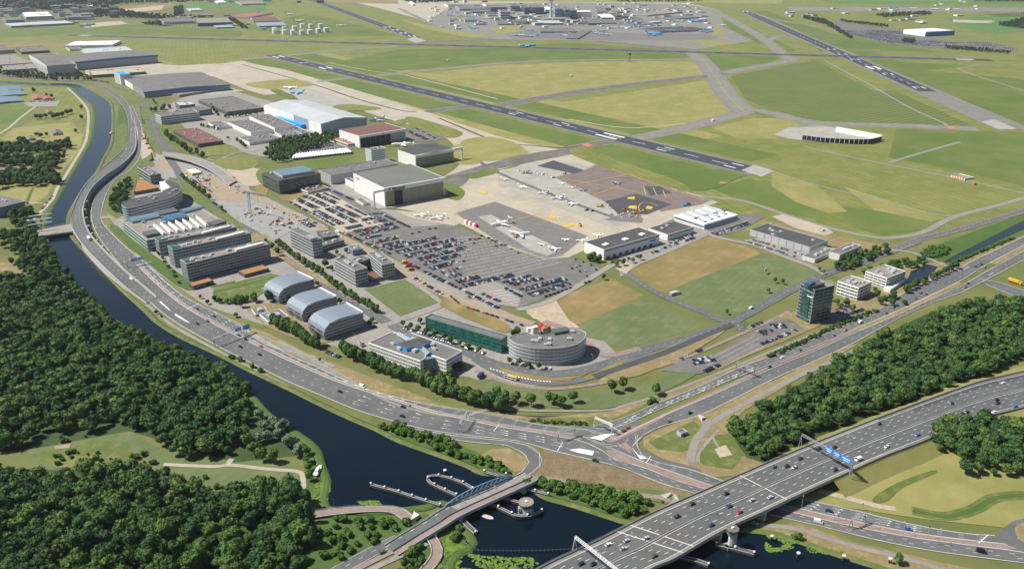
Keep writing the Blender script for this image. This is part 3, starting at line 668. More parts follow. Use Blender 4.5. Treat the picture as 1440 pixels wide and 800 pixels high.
lane_road('730,678 750,672 790,676 830,686 880,694 930,700 940,706', 4.5, 'brick', False, name='cycle_path'); lane_road('928,700 945,695 950,704 940,716 965,716', 4, 'path', False, name='cycle_path', layer='top')
# country road south of the bridge
lane_road('430,830 470,806 520,778 560,758', 9, edges=True); strip('cycle_path', '450,832 492,806 530,786 580,762', 4, 'road', 'brick'); strip('service_path', '500,812 530,797 560,783 600,764', 4, 'road', 'pave')
# red paved medians between carriageways
def median(s, w, mat='brick'): strip('median', s, w, 'top', mat)
median('194,372 228,405 264,433 322,465.5 382,494.5 432,517.5 477,536.5 522,551.5 562,564.5 606,578.5 652,588.5 700,598.5 745,605 800,614 818,619', 3.6)
area('median', '852,633 867,636 905,650.5 955,668 997,683 992,688 955,677 905,657 865,646', 'top', 'brick', sm=2)
area('median', '997,683 1040,696 1062,702 1115,713 1190,730 1290,750 1415,766 1415,773 1290,758 1190,739 1104,719 1040,700.5 992,688', 'top', 'brick', sm=2)
area('median', '854,621 870,606 900,598 930,584 934,587 905,602 880,614 862,622', 'top', 'brick', sm=2)
strip('median', '930,585 1000,554 1060,526 1102,508 1151,488 1204,464', 3, 'top', 'brick'); strip('median', '1204,464 1255,443 1307,419 1350,398', 7, 'top', 'dry')
area('median', '868,627 880,622 889,631 893,637 880,633', 'top', 'brick')
median('1395,372 1440,349 1500,317', 8, 'dry')
strip('river_side_pavement', '206,428 240,456 300,490 357,520 405,544', 3, 'path', 'pave')
for s in ('829,616 846,620 858,613 872,610 850,611', '815,631 836,635 833,641 812,637 800,633', '890,632 898,640 910,645 900,646', '226,424 240,437 238,437 224,425', '190,410 206,424 204,424 188,411', '246,441 268,455 262,453 246,444'):
    area('painted_wedge', s, 'mark', 'mark')
# stop lines, arrows and short turning-lane dashes
def bars(s, w=0.5): dashes(MK, G(s), ZM+.02, w, 3, 0)
for s in ('792,621 784,634','858,600 875,608','915,642 908,652','1165,395 1180,402','200,372 214,368','280,427 262,436','1352,380 1362,376','1390,388 1397,384','702,597 694,607','1376,764 1390,752'): bars(s, 0.55)
rnd = random.Random(3)
def arrows(A, B, fs, t0, t1, step=0.03):
    t = t0
    while t < t1:
        for f in fs:
            k = t*(len(A)-1); i = int(k); p = A[i].lerp(B[i], f); q = A[min(len(A)-1, i+1)].lerp(B[min(len(A)-1, i+1)], f)
            d = (q-p).normalized(); s = Vector((-d.y, d.x, 0))
            a = p; b = p+d*5; MK.quad(*[(v.x, v.y, ZM+.02) for v in (a-s*.12, b-s*.12, b+s*.12, a+s*.12)])
            MK.add([(v.x, v.y, ZM+.02) for v in (b-s*.55, b+d*1.8, b+s*.55)], [(0,1,2)])
        t += step
A, B = resample(smooth(G('700,615 640,608 587,598 541,585 496,571'),4),60), resample(smooth(G('700,603 650,592 604,582 560,568 520,555'),4),60)
arrows(A, B, (0.15,0.45,0.75), 0.1, 1, 0.22)
A, B = resample(G('700,612 770,626 800,634'),60), resample(G('700,603 770,614 800,620'),60); arrows(A, B, (0.2,0.5,0.8), 0.05, 1, 0.25)
A, B = resample(G('880,590 925,572 1000,541 1060,517'),60), resample(G('870,598 925,577 1000,546 1060,521'),60); arrows(A, B, (0.1,0.5,0.9), 0.05, 1, 0.13)
for f in (0.0, 1.0): dashes(MK, mix(A, B, f), ZM, 0.3, 3, 3)
A, B = resample(G('1000,672 1050,690 960,656'),60), resample(G('1000,678 1050,696 960,662'),60)
A, B = resample(G('1134,705 1195,718 1234,728 1300,743'),60), resample(G('1120,714 1190,729 1234,738 1300,750'),60); arrows(A, B, (0.15,0.5,0.85), 0.05, 1, 0.2)
A, B = resample(G('205,368 232,394 262,420'),60), resample(G('192,380 222,406 250,430'),60); arrows(A, B, (0.15,0.4,0.65), 0.05, 1, 0.14)
A, B = resample(G('150,315 170,338 200,366'),60), resample(G('130,318 148,345 180,380'),60); arrows(A, B, (0.15,0.5,0.85), 0.05, 1, 0.2)
A, B = resample(G('300,436 340,458 380,482'),60), resample(G('280,444 330,470 370,492'),60); arrows(A, B, (0.15,0.4,0.65), 0.05, 1, 0.25)
# zebra and block marks along the avenue and the bus lane
for k in range(20):
    x = 690+k*4.4; a = P(x, 519+18*math.sin(min(1.57, (x-690)/56))); MK.box((a.x, a.y, ZM), (1.0, 2.4, 0.02), 0.4)
# bay lines of the emptier half of the large car park, and of the paved lot corner
for k in range(15):
    f = k/14; a, b_ = P(628-40*(1-f)+f*60-8, 342+f*54), P(688+f*104, 331+f*37)
    dashes(MK, [a, b_], ZM-.1, .35, 3, 0)
    n_ = Vector((-(b_-a).y, (b_-a).x, 0)).normalized(); L = (b_-a).length; t = 0
    while t < L: c = a+(b_-a)*(t/L); MK.quad(*[(v.x, v.y, ZM-.1) for v in (c-n_*4.6-Vector((.06,0,0)), c-n_*4.6+Vector((.06,0,0)), c+n_*4.6+Vector((.06,0,0)), c+n_*4.6-Vector((.06,0,0)))]); t += 5.2
for k in range(7): dashes(MK, [P(688+k*5.5, 411+k*3.2), P(708+k*5.5, 408+k*3.2)], ZM-.1, .5, 3, 0)
for k in range(4): dashes(MK, [P(985+k*8, 512+k*3), P(1060+k*8, 473+k*3)], ZM, .18, 3, 0)
MK.build('road_markings', 'mark', kind='structure'); WR.build('worn_wheel_tracks', 'wear', kind='structure'); RPR.build('asphalt_repairs', 'repair', kind='structure')

# ---------------------------------------------------------------- elevated roads
def deck(name, label, cat, ea, eb, zf, n, thick=1.4, asphalt='asph', lines=(0.33,0.66), dash=(3,9), rail=1.0, side='concrete', railmat='concrete', medianf=None, group=None, ribs=0, postmat='steel'):
    """viaduct from two traced edges; zf(t) = deck height, t = 0..1 along the deck"""
    def lift(s):
        pts = px(s); q = resample(smooth([Vector((a, b, 0)) for a, b in pts], 6), n); return [P(p.x, p.y, zf(i/(n-1))) for i, p in enumerate(q)]
    A, B = lift(ea), lift(eb)
    org = (A[n//2]+B[n//2])/2; org.z = 0
    r = empty(name, org, label, cat, group)
    up = lambda q, d: [Vector((p.x, p.y, p.z+d)) for p in q]
    dn = lambda q, d: [Vector((p.x, p.y, max(-0.5, p.z-d))) for p in q]
    b = MB(org); b.ribbon(dn(A, thick), A); b.ribbon(B, dn(B, thick)); b.ribbon(dn(B, thick), dn(A, thick)); b.quad(A[0], dn(A, thick)[0], dn(B, thick)[0], B[0]); b.quad(B[-1], dn(B, thick)[-1], dn(A, thick)[-1], A[-1])
    b.build('deck', side, r)
    MB(org).ribbon(B, A).build('road_surface', asphalt, r)
    mk = MB(org)
    for f in lines:
        p = mix(A, B, f); solid = isinstance(f, float) and round(f, 3) in SOLID
        qn = n*3; q = resample(p, qn)
        if solid: mk.ribbon(up(offset(q, -0.14), .05), up(offset(q, 0.14), .05))
        else:
            L = plen(p); m = max(4, int(L)); q = resample(p, m); i = 0
            while i+dash[0] < m:
                seg = q[i:i+dash[0]+1]; mk.ribbon(up(offset(seg, -0.14), .05), up(offset(seg, 0.14), .05)); i += dash[0]+dash[1]
    if mk.v: mk.build('road_markings', 'mark', r, kind='stuff')
    for q, s in ((A, -1), (B, 1)):
        w = MB(org); i2 = offset(q, 0.35*s)
        w.ribbon(up(q, rail), q) if s < 0 else w.ribbon(q, up(q, rail)); w.ribbon(up(q, rail), up(i2, rail)) if s > 0 else w.ribbon(up(i2, rail), up(q, rail)); w.ribbon(i2, up(i2, rail)) if s < 0 else w.ribbon(up(i2, rail), i2)
        w.build('parapet', railmat, r)
        m = max(3, int(plen(q)/6)); pq = resample(q, m); pm = MB(org)
        for p in pq: pm.box((p.x, p.y, p.z+rail), (0.14, 0.14, 0.7))
        pm.tube(up(pq, rail+0.7), 0.07); pm.build('railing', postmat, r)
    if medianf:
        f0, f1 = medianf; w = MB(org); a, c = mix(A, B, f0), mix(A, B, f1)
        w.ribbon(up(c, .25), up(a, .25)); w.ribbon(up(a, .25), a); w.ribbon(c, up(c, .25)); w.build('median_strip', 'pave', r)
        for f in (f0, f1):
            g = MB(org); q = resample(mix(A, B, f), n); g.ribbon(up(q, .95), up(q, .55)); g.ribbon(up(q, .55), up(offset(q, .12), .55)); g.ribbon(up(offset(q, .12), .55), up(offset(q, .12), .95)); g.ribbon(up(offset(q, .12), .95), up(q, .95)); g.build('crash_barrier', 'steel', r)
    return r, A, B, org
SOLID = set()
def sst(a, b, t): t = min(1, max(0, (t-a)/(b-a))); return t*t*(3-2*t)
# motorway
SOLID = {0.085, 0.468, 0.545, 0.925}
mz = lambda t: 8.0-5.0*sst(0.62, 1.0, t)
mw, mA, mB, mo = deck('motorway_viaduct', 'wide grey motorway viaduct with two carriageways crossing canal at lower right', 'viaduct',
  '700,836 760,798 838,761 915.5,722 993,688 1080,650 1162,616 1234,588 1307,561 1373,538 1440,522 1520,503',
  '820,856 915.5,800 949,785.5 1015.5,746.7 1080,716.7 1123,696 1193,664 1240,643 1295.5,621.7 1373,591 1440,573 1520,552', mz, 90, thick=1.6,
  lines=(0.085,0.18,0.275,0.37,0.468,0.545,0.64,0.735,0.83,0.925), dash=(3,9), rail=0.9, medianf=(0.485,0.525), side='concrete')
def mpt(x, y): return P(x, y, 8.0)
for f in (.215, .245, .435):
    i = int(f*89); q = [mA[i]+Vector((0,0,.08)), mB[i]+Vector((0,0,.08))]; MB(mo).ribbon(offset(q, .4), offset(q, -.4)).build('expansion_joint', 'pale', mw)
for f0, f1 in ((.004, .08), (.93, .996)):
    q0, q1 = [p+Vector((0,0,.03)) for p in mix(mA, mB, f0)][:60], [p+Vector((0,0,.03)) for p in mix(mA, mB, f1)][:60]; MB(mo).ribbon(q1, q0).build('hard_shoulder', 'taxi', mw)
b = MB(mo); q = [P(x, y, 8.05) for x, y in ((894,745),(916,734),(954,734),(960,764),(928,758))]; q = [P(x, y, 8.03) for x, y in ((899,746),(930,729),(968,746),(957,765),(930,758))]
b.add(q, [(0,4,3,2,1)][0:1]); b.build('concrete_section', 'taxid', mw)
w_ = MB(mo)
for c_ in (.1325,.2275,.3225,.419,.5925,.6875,.7825,.8775):
    for s_ in (-.02, .02): w_.ribbon([p+Vector((0,0,.02)) for p in mix(mA, mB, c_+s_+.011)], [p+Vector((0,0,.02)) for p in mix(mA, mB, c_+s_-.011)])
o_ = w_.build('wheel_wear', 'wear', mw); o_['kind'] = 'stuff'
q0, q1 = [p+Vector((0,0,.03)) for p in mix(mA, mB, .09)][64:], [p+Vector((0,0,.03)) for p in mix(mA, mB, .19)][64:]; MB(mo).ribbon(q1, q0).build('new_asphalt_lane', 'asphd', mw)
# embankment under the land end of the motorway
e = MB(); n = len(mA)
for q, s in ((mA, 1), (mB, -1)):
    k0 = int(n*0.515); seg = q[k0:]; low = [Vector((p.x, p.y, 0.03)) for p in offset(seg, s*12)]; top = [Vector((p.x, p.y, p.z-0.4)) for p in seg]
    e.ribbon(top, low) if s > 0 else e.ribbon(low, top)
e.build('motorway_embankment', 'airy', kind='structure')
# abutments and piers of the motorway
def pier(pxy, w, d, h, rz, parent, org, mat='concrete', name='pier'):
    p = P(*pxy, 0); return MB(org).box((p.x, p.y, -0.5), (w, d, h+0.5), rz, taper=0.95).build(name, mat, parent)
rz_ = math.atan2((mB[45]-mB[40]).y, (mB[45]-mB[40]).x)
for f, mt in ((0.30,'concrete'),(0.385,'concrete'),(0.575,'pale')):
    i = int(f*(n-1)); a, c = mA[i], mB[i]; b = MB(mo); b.beam((a.x, a.y, 3.0), (c.x, c.y, 3.0), 3.0, 7.0); b.build('pier', mt, mw)
# flyover at the left
SOLID = {0.06, 0.94}
fz = lambda t: 7.5*sst(0.0, 0.28, t)*(1-sst(0.70, 1.0, t))+0.75
fo, fA, fB, forg = deck('flyover', 'curved grey flyover with pale walls and open slots beside the canal', 'flyover',
  '181,180 180,197 175,210 162,222 143,238 124,256 110,277 101,300 100.5,318 110,336 137.5,368 176,404 206,427',
  '190,180 191.7,202 187,216 170.5,232 148.5,247 129,265 118,288 118,306.5 126.5,328.5 148.5,354 176,381 200,401 220,418', fz, 80, thick=1.5, lines=(0.06,0.36,0.65,0.94), dash=(3,9), rail=1.2, side='pale', railmat='pale')
w = MB(forg)          # retaining wall under the right half and long wall on the canal side
nn = len(fA)
seg = fA[int(nn*.60):]; w.ribbon([Vector((p.x, p.y, -0.3)) for p in seg], [Vector((p.x, p.y, p.z-.2)) for p in seg]); w.build('retaining_wall', 'pale', fo)
w = MB(forg); seg = fB[int(nn*.66):]; w.ribbon([Vector((p.x, p.y, p.z-.2)) for p in seg], [Vector((p.x, p.y, -0.3)) for p in seg]); w.build('retaining_wall', 'lgrey', fo)
w = MB(forg); seg = fB[int(nn*.14):int(nn*.42)]; w.ribbon([Vector((p.x, p.y, p.z-.2)) for p in seg], [Vector((p.x, p.y, -0.3)) for p in seg]); w.build('retaining_wall', 'bluecl', fo)
for i in range(int(nn*.43), int(nn*.67), 3):
    p, q = fB[i], fA[i]; d = (p-q).normalized(); c = p+d*4.6
    b = MB(forg); b.beam((q.x, q.y, (p.z-1.5)/2), (p.x, p.y, (p.z-1.5)/2), 1.2, p.z-1.5)
    b.beam(p+Vector((0,0,-1.0)), c+Vector((0,0,-1.0)), 2.2, 1.6); b.box((c.x, c.y, -0.3), (1.6, 1.6, p.z-.5)); b.build('portal_frame', 'pale', fo)
# new white busway viaduct under construction
SOLID = set()
vz = lambda t: 6.5-3.5*sst(0.5, 1.0, t)
vd, vA, vB, vo = deck('busway_viaduct', 'new white concrete busway viaduct curving over the building site', 'viaduct',
  '229,219 246,222 263,226 280,232 296,240 310,250 322,260', '228,214 248,216 266,219 284,224 302,232 318,243 332,254', vz, 40, thick=1.2, asphalt='pave', lines=(), rail=0.4, side='pale', railmat='pale')
for i in range(2, 38, 5):
    p = (vA[i]+vB[i])/2; MB(vo).box((p.x, p.y, -0.2), (2, 2, p.z-1.5)).build('pier', 'concrete', vd)
# canal bridge with blue truss -----------------------------------------------------------------
SOLID = {0.05, 0.95}
bz = lambda t: 5.2*sst(0.0, 0.5, t)-1.5*sst(0.85, 1.0, t)+0.75
cb, cA, cB, co = deck('canal_bridge', 'low canal bridge with a blue steel truss arch on one side', 'bridge',
  '540,767 560,754 600,730 630,711 722,670 735,664', '560,781 595,758 625,740 655,722 747,680 757,673', bz, 40, thick=1.6, asphalt='pave', lines=(0.12,0.58), dash=(3,6), rail=0.7, side='sign_dull' if 'sign_dull' in M else 'bluecl', railmat='lgrey')
n = len(cA); seg = [cA[i] for i in range(int(n*.46), int(n*.93))]; seg = resample(seg, 15)
hts = [0.3+3.6*math.sin(math.pi*(i/14))**0.7 for i in range(15)]
top = [p+Vector((0,0,1.0+h)) for p, h in zip(seg, hts)]; bot = [p+Vector((0,0,1.0)) for p in seg]
M['truss'] = plain('truss_blue_paint', (0.12,0.24,0.38), 0.6)
MB(co).tube(top, 0.28).build('top_chord', 'truss', cb); MB(co).tube(bot, 0.25).build('bottom_chord', 'truss', cb)
for i in range(14):
    MB(co).beam(bot[i], top[i+1], 0.28).build('truss_diagonal', 'truss', cb)
    if i: MB(co).beam(bot[i], top[i], 0.28).build('truss_post', 'truss', cb)
for f in (0.47, 0.92):
    i = int(f*(n-1)); a, c = cA[i], cB[i]; MB(co).beam((a.x, a.y, 1.2), (c.x, c.y, 1.2), 2.5, 4.5).build('abutment', 'pale', cb)
q = [mix(cA, cB, .66)[i]+Vector((0,0,.03)) for i in range(n)]; q2 = [mix(cA, cB, .92)[i]+Vector((0,0,.03)) for i in range(n)]
MB(co).ribbon(q2, q).build('cycle_lane', 'brick', cb)
q = mix(cA, cB, .62); MB(co).ribbon([p+Vector((0,0,.9)) for p in q], q).build('kerb_rail', 'truss', cb)
q = [mix(cA, cB, .04)[i]+Vector((0,0,.02)) for i in range(int(n*.5))]; q2 = [mix(cA, cB, .6)[i]+Vector((0,0,.02)) for i in range(int(n*.5))]
MB(co).ribbon(q2, q).build('asphalt_approach', 'asph', cb)
# Left lift bridge, and footbridges
SOLID = set()
lbr, lA, lB, lo = deck('lift_bridge', 'grey lift bridge deck crossing the canal beside the flyover', 'bridge', '40,327 60,322 80,318 102,314', '44,334 62,332 82,329 105,326', lambda t: 4.5, 12, thick=1.5, asphalt='pave', lines=(0.5,), rail=0.8)
for k in (0, 5):
    MB(lo).beam(lA[k*2+1]*0.5+lB[k*2+1]*0.5, (lA[k*2+1]+lB[k*2+1])/2-Vector((0,0,4.6)), 3).build('pier', 'concrete', lbr)
strip('approach_road', '-60,330 0,331 44,330', 9, 'road', 'pave')
strip('approach_road', '142,306 160,306 178,306', 8, 'road', 'pave')
fb1 = deck('footbridge', 'curved red footbridge along the near canal bank', 'footbridge', '443,718 480,713 520,711 555,712 572,718 585,730', '443,727 480,722 520,719 548,720 562,727 575,738', lambda t: 1.6, 24, thick=0.6, asphalt='brick', lines=(), rail=0.15, side='pale', railmat='pale')
fb2 = deck('cycle_ramp', 'curved red cycle ramp descending under the canal bridge', 'ramp', '598,755 605,765 607,778 600,790 588,803 575,815', '608,750 618,762 622,776 617,790 605,803 592,818', lambda t: 0.9, 24, thick=0.8, asphalt='brick', lines=(), rail=0.5, side='pale', railmat='pale')
def wedge(s, h, label):
    a, c, d = G(s); b = MB(a); b.add([a, c, d, a+Vector((0,0,h)), c+Vector((0,0,h*.9)), d+Vector((0,0,h*.3))], [(0,1,4,3),(1,2,5,4),(2,0,3,5),(3,4,5)])
    b.build('wing_wall', 'pale', kind=None, label=label, cat='wall')
wedge('578,736 590,728 582,720', 3, 'pale triangular wing wall beside the curved red footbridge'); wedge('604,748 614,756 607,740', 3.5, 'pale triangular wing wall above the curved cycle ramp')
wedge('928,700 945,696 936,702', 2.5, 'pale wing wall left of the cycle underpass near the motorway'); wedge('955,708 948,698 952,700', 2.5, 'pale wing wall right of the cycle underpass near the motorway')
wedge('987,592 982,586 993,588', 3, 'pale wing wall of the cycle tunnel under the branch road')
# ---------------------------------------------------------------- vegetation
def ico(sub):
    bm = bmesh.new(); bmesh.ops.create_icosphere(bm, subdivisions=sub, radius=1.0)
    v = np.array([x.co[:] for x in bm.verts]); f = np.array([[q.index for q in x.verts] for x in bm.faces]); bm.free(); return v, f
ICO1, ICO2 = ico(1), ico(2)
def crown_arrays(seed, r=5.0, h=8.0, z0=2.5, nleaf=600, ls=0.9, lumps=9, core=ICO2, flat_=1.0, jit=0.55, lump_r=0.5):
    """foliage: several lumps, each a ragged dark core wrapped in many small leaf sprays"""
    R = np.random.default_rng(seed); V = []; F3 = []; Q = []; k = 0
    cs = []
    for i in range(lumps):
        a = R.uniform(0, 6.283); rr = r*(1-lump_r)*np.sqrt(R.uniform(0.05, 1)); zz = R.uniform(0.30, 1-lump_r*0.45)
        rr *= (1.15-0.7*abs(zz-0.45)*1.6)
        s = lump_r*r*R.uniform(0.75, 1.15); cs.append((rr*np.cos(a), rr*np.sin(a), z0+h*zz, s, s*R.uniform(.75, 1.0)*h/(2*r)*1.25*flat_))
    cs.append((0, 0, z0+h*.5, r*.62, h*.42))
    tot = sum(c[3]**2 for c in cs); vs = []; tri = []; quads = []
    for c in cs:
        cv, cf = core; n = 1+0.16*np.sin(cv[:, :1]*5+seed)+0.12*R.standard_normal((len(cv), 1))
        p = cv*n*np.array([c[3]*.86, c[3]*.86, c[4]*.86])+np.array(c[:3]); vs.append(p); tri.append(cf+k); k += len(p)
        m = max(6, int(nleaf*c[3]**2/tot)); d = R.standard_normal((m, 3)); d[:, 2] = np.abs(d[:, 2])*0.9+0.15*d[:, 2]; d /= np.linalg.norm(d, axis=1)[:, None]
        p = d*np.array([c[3], c[3], c[4]])*R.uniform(.86, 1.1, (m, 1))+np.array(c[:3])
        nn = d+R.standard_normal((m, 3))*jit; nn /= np.linalg.norm(nn, axis=1)[:, None]
        t = np.cross(nn, R.standard_normal((m, 3))); t /= np.linalg.norm(t, axis=1)[:, None]; bt = np.cross(nn, t)
        s = ls*R.uniform(.5, 1.15, (m, 1)); a1, a2 = t*s, bt*s*R.uniform(.5, .9, (m, 1))
        q = np.stack([p-a1, p-a2*.9+nn*s*.12, p+a1, p+a2], 1).reshape(-1, 3); vs.append(q)
        quads.append(np.arange(m*4).reshape(m, 4)+k); k += m*4
    return np.vstack(vs), np.vstack(tri), np.vstack(quads)
def np_mesh(name, V, T, Q, mats, tone=None, mi=None):
    me = bpy.data.meshes.new(name); nt_, nq = len(T), len(Q)
    me.vertices.add(len(V)); me.vertices.foreach_set('co', V.astype(np.float32).ravel())
    li = np.concatenate([T.ravel(), Q.ravel()]).astype(np.int32); me.loops.add(len(li)); me.loops.foreach_set('vertex_index', li)
    st = np.concatenate([np.arange(nt_)*3, nt_*3+np.arange(nq)*4]).astype(np.int32)
    me.polygons.add(nt_+nq); me.polygons.foreach_set('loop_start', st)
    for m in mats: me.materials.append(M[m])
    if mi is not None: me.polygons.foreach_set('material_index', mi.astype(np.int32))
    if tone is not None:
        at = me.attributes.new('tone', 'FLOAT', 'POINT'); at.data.foreach_set('value', tone.astype(np.float32))
    me.update(calc_edges=True); me.validate(); return me
CROWN = {}
def crownset(key, mat, n, **kw):
    CROWN[key] = [np_mesh(key+'_crown', *crown_arrays(100+i*7+len(key), **kw), [mat]) for i in range(n)]
crownset('broad', 'leafA', 7, r=5.0, h=8.0, z0=1.6, nleaf=1500, ls=.52, lumps=15, lump_r=.40, jit=.45)
crownset('bright', 'leafB', 3, r=4.6, h=7.5, z0=1.8, nleaf=650, ls=.7, lumps=9)
crownset('willow', 'leafC', 3, r=5.5, h=8.5, z0=1.2, nleaf=800, ls=.7, lumps=12, lump_r=.42)
crownset('poplar', 'leafA', 3, r=3.0, h=14, z0=1.5, nleaf=700, ls=.65, lumps=12, lump_r=.6)
crownset('street', 'leafB', 4, r=2.9, h=5.0, z0=1.8, nleaf=300, ls=.6, lumps=6, lump_r=.55)
crownset('pine', 'leafA', 4, r=3.4, h=8, z0=1.0, nleaf=380, ls=.65, lumps=8, lump_r=.6)
crownset('shrub', 'reed', 4, r=2.6, h=3.2, z0=.1, nleaf=300, ls=.5, lumps=7, lump_r=.5)
def trunk_mesh(h=4, r=.28):
    b = MB(); b.cyl((0,0,-.2), r, r*.6, h+.2, 6, 0, False)
    for k in range(4):
        a = k*1.6+.4; b.beam((0,0,h*.7), (math.cos(a)*h*.45, math.sin(a)*h*.45, h*1.25), r*.6)
    return b.mesh('trunk', ['bark'])
TR = trunk_mesh(); TR2 = trunk_mesh(2.6, .16)
DET = dict(broad='leafy_tree', bright='broadleaf_tree', willow='willow_tree', poplar='poplar_tree', street='street_tree', pine='dense_tree', shrub='shrub')
ntree = [0]
MARKS = [(0,395,'at the left edge, top'),(0,480,'at the left edge, middle'),(0,570,'towards the left edge, low'),(40,400,'behind the sandy yard'),(90,430,'on the canal bank, upper end'),(150,470,'near the canal, opposite the flyover end'),(215,497,'near the canal, opposite the long gantry'),(290,530,'near the canal, middle stretch'),(340,570,'near the willows'),(100,520,'in its upper part'),(180,550,'in its centre'),(260,585,'in its right part'),(60,610,'above the clearing, left'),(150,600,'above the clearing, middle'),(215,615,'above the clearing, right'),(300,636,'above the footpath'),
 (60,680,'below the clearing, left'),(140,675,'below the clearing, middle'),(215,680,'below the bare patch'),(265,695,'below the footpath, left'),(330,715,'below the footpath, middle'),(400,705,'below the path end'),(415,750,'beside the poplars'),(430,800,'in the bottom right tip'),(380,790,'at the bottom, right of centre'),(320,770,'lower right'),(300,810,'at the bottom edge, centre'),(220,790,'at the bottom edge, left of centre'),(240,740,'in its middle'),(160,730,'left of its middle'),(140,790,'at the bottom edge, left'),(60,790,'in the bottom left corner'),(60,730,'at the left, halfway down'),(0,700,'at the left edge below the clearing'),
 (1030,610,'at the left tip by the footpath'),(1060,650,'at the lower left end by the parapet'),(1060,610,'in the left end'),(1100,570,'along the footpath, left part'),(1160,530,'along the footpath, right part'),(1220,490,'at the upper edge, left'),(1300,450,'at the upper edge, middle'),(1400,430,'at the upper edge, right'),(1110,635,'behind the sign gantry foot'),(1150,605,'along the motorway, left'),(1220,580,'along the motorway, middle'),(1300,550,'along the motorway, right'),(1390,515,'along the motorway near the meadow'),(1180,560,'in its heart, left'),(1260,515,'in its heart, middle'),(1360,480,'in its heart, right'),
 (1315,640,'at its left end'),(1345,600,'at its top, middle'),(1350,665,'at its bottom, middle'),(1400,630,'in its centre'),(1400,670,'at its bottom right'),(1435,610,'at its top right'),(1440,650,'at the picture edge')]
def where(x, y):
    p = Vector((x, y)); return min(MARKS, key=lambda m: (P(m[0], m[1]).to_2d()-p).length)[2]
SIZEW = lambda s: 'small ' if s < .9 else ('large ' if s > 1.3 else '')
def tree(x, y, kind, s, label, group=None, zs=1.0, z=0.1, name=None):
    ntree[0] += 1
    if name is None and kind == 'broad': name = 'polder_tree' if 'polder' in label else ('bank_tree' if 'canal' in label else None)
    e = empty(name or DET[kind], (x, y, z), label, 'shrub' if kind == 'shrub' else 'tree', group, rz=random.uniform(0, 6.28)); e.scale = (s, s, s*zs)
    c = bpy.data.objects.new('crown', random.choice(CROWN[kind])); link(c, e)
    if kind != 'shrub':
        t = bpy.data.objects.new('trunk', TR if kind in ('broad','willow','poplar','bright') else TR2); link(t, e)
    return e
def scatter(poly, sp, jit=.38, rnd=random):
    xs = [p[0] for p in poly]; ys = [p[1] for p in poly]; out = []
    y = min(ys); r = 0
    while y < max(ys):
        x = min(xs)+(sp/2 if r % 2 else 0)
        while x < max(xs):
            q = (x+rnd.uniform(-jit, jit)*sp, y+rnd.uniform(-jit, jit)*sp)
            if inside(q, poly): out.append(q)
            x += sp
        y += sp*.87; r += 1
    return out
def mass(name, pts, sizes, mat, label, cat='trees', nleaf=110, ls=1.35, zs=1.0, seed=5, variants=5, lumps=5, core=ICO1, h=8.5, r=5.2, z0=2.0, kind='stuff'):
    """past the limit: the remaining trees of a wood joined into one object"""
    R = np.random.default_rng(seed)
    lib = [crown_arrays(seed*31+i, r=r, h=h, z0=z0, nleaf=nleaf, ls=ls, lumps=lumps, core=core) for i in range(variants)]
    Vs, Ts, Qs, tn = [], [], [], []; k = 0
    for (x, y), s in zip(pts, sizes):
        V, T, Q = lib[R.integers(variants)]; a = R.uniform(0, 6.283); c, sn = np.cos(a), np.sin(a)
        rot = np.array([[c, sn, 0], [-sn, c, 0], [0, 0, zs]]); V2 = (V*s)@rot; V2[:, 0] += x; V2[:, 1] += y
        Vs.append(V2); Ts.append(T+k); Qs.append(Q+k); k += len(V); tn.append(np.full(len(V), R.uniform()))
    o = bpy.data.objects.new(name, np_mesh(name, np.vstack(Vs), np.vstack(Ts), np.vstack(Qs), [mat], np.concatenate(tn))); link(o)
    return props(o, label, cat, None, kind)
rnd = random.Random(11)
woods = [('-90,405 50,395 74,404 100,424 126,446 157,470 203,490 254,513 302,531 346,556 352,590 340,612 330,645 300,640 260,645 235,640 220,615 190,606 182,600 150,598 130,610 90,612 60,612 30,632 -90,645', 'A'),
         ('-110,672 40,672 120,672 160,668 205,660 240,672 262,690 300,712 340,692 400,690 428,712 430,760 425,800 440,860 300,930 -200,930', 'B'),
         ('1024,612 1052,598 1080,580 1125,552 1165,525 1210,494 1280,464 1310,446 1350,436 1400,428 1480,426 1520,440 1490,482 1440,502 1395,522 1307,554 1234,580 1150,610 1110,634 1075,650 1045,640', 'C'),
         ('1305,628 1330,640 1345,664 1370,674 1440,668 1480,668 1490,600 1440,604 1400,592 1340,598 1308,612', 'D')]
allp = []
for s, w in woods:
    for p in scatter(G(s), 8.0 if w in 'AB' else 7.8, rnd=rnd):
        d = math.hypot(p[0], p[1]); pr = None; allp.append((d, p, w))
allp = [q for q in allp if abs(q[1][0]) < q[1][1]*0.70+40]
allp.sort(key=lambda q: q[0])
LBL = dict(A='tree in the upper left wood', B='tree in the lower left wood', C='tree in the right wood', D='tree in the right copse')
GRP = dict(A='trees of the upper left wood', B='trees of the lower left wood', C='trees of the right wood', D='trees of the motorway copse')
for d, p, w in allp[:300]:
    k = 'bright' if rnd.random() < .17 else 'broad'
    sc = rnd.choice((.7, .9, 1.1, 1.3, 1.6))*rnd.uniform(.9, 1.12); tree(p[0], p[1], k, sc, SIZEW(sc)+('bright green ' if k == 'bright' else 'dark green ')+LBL[w]+', '+where(*p), GRP[w], rnd.uniform(.9, 1.25), name='forest_tree')
rest = allp[300:]
LM = dict(A='dense dark green mass of trees filling the far side of the left wood', B='rest of the lower left wood around its edges', C='rest of the wood between branch road and motorway', D='rest of the copse right of the motorway')
for w in 'ABCD':
    pp = [q[1] for q in rest if q[2] == w]
    if pp: mass('woodland', pp, [rnd.choice((.75, .95, 1.1, 1.3, 1.5))*rnd.uniform(.9, 1.1) for _ in pp], 'leafA', LM[w], nleaf=330, ls=.72, seed=ord(w), variants=7, lumps=9, r=5.0, h=8.0, z0=1.6)
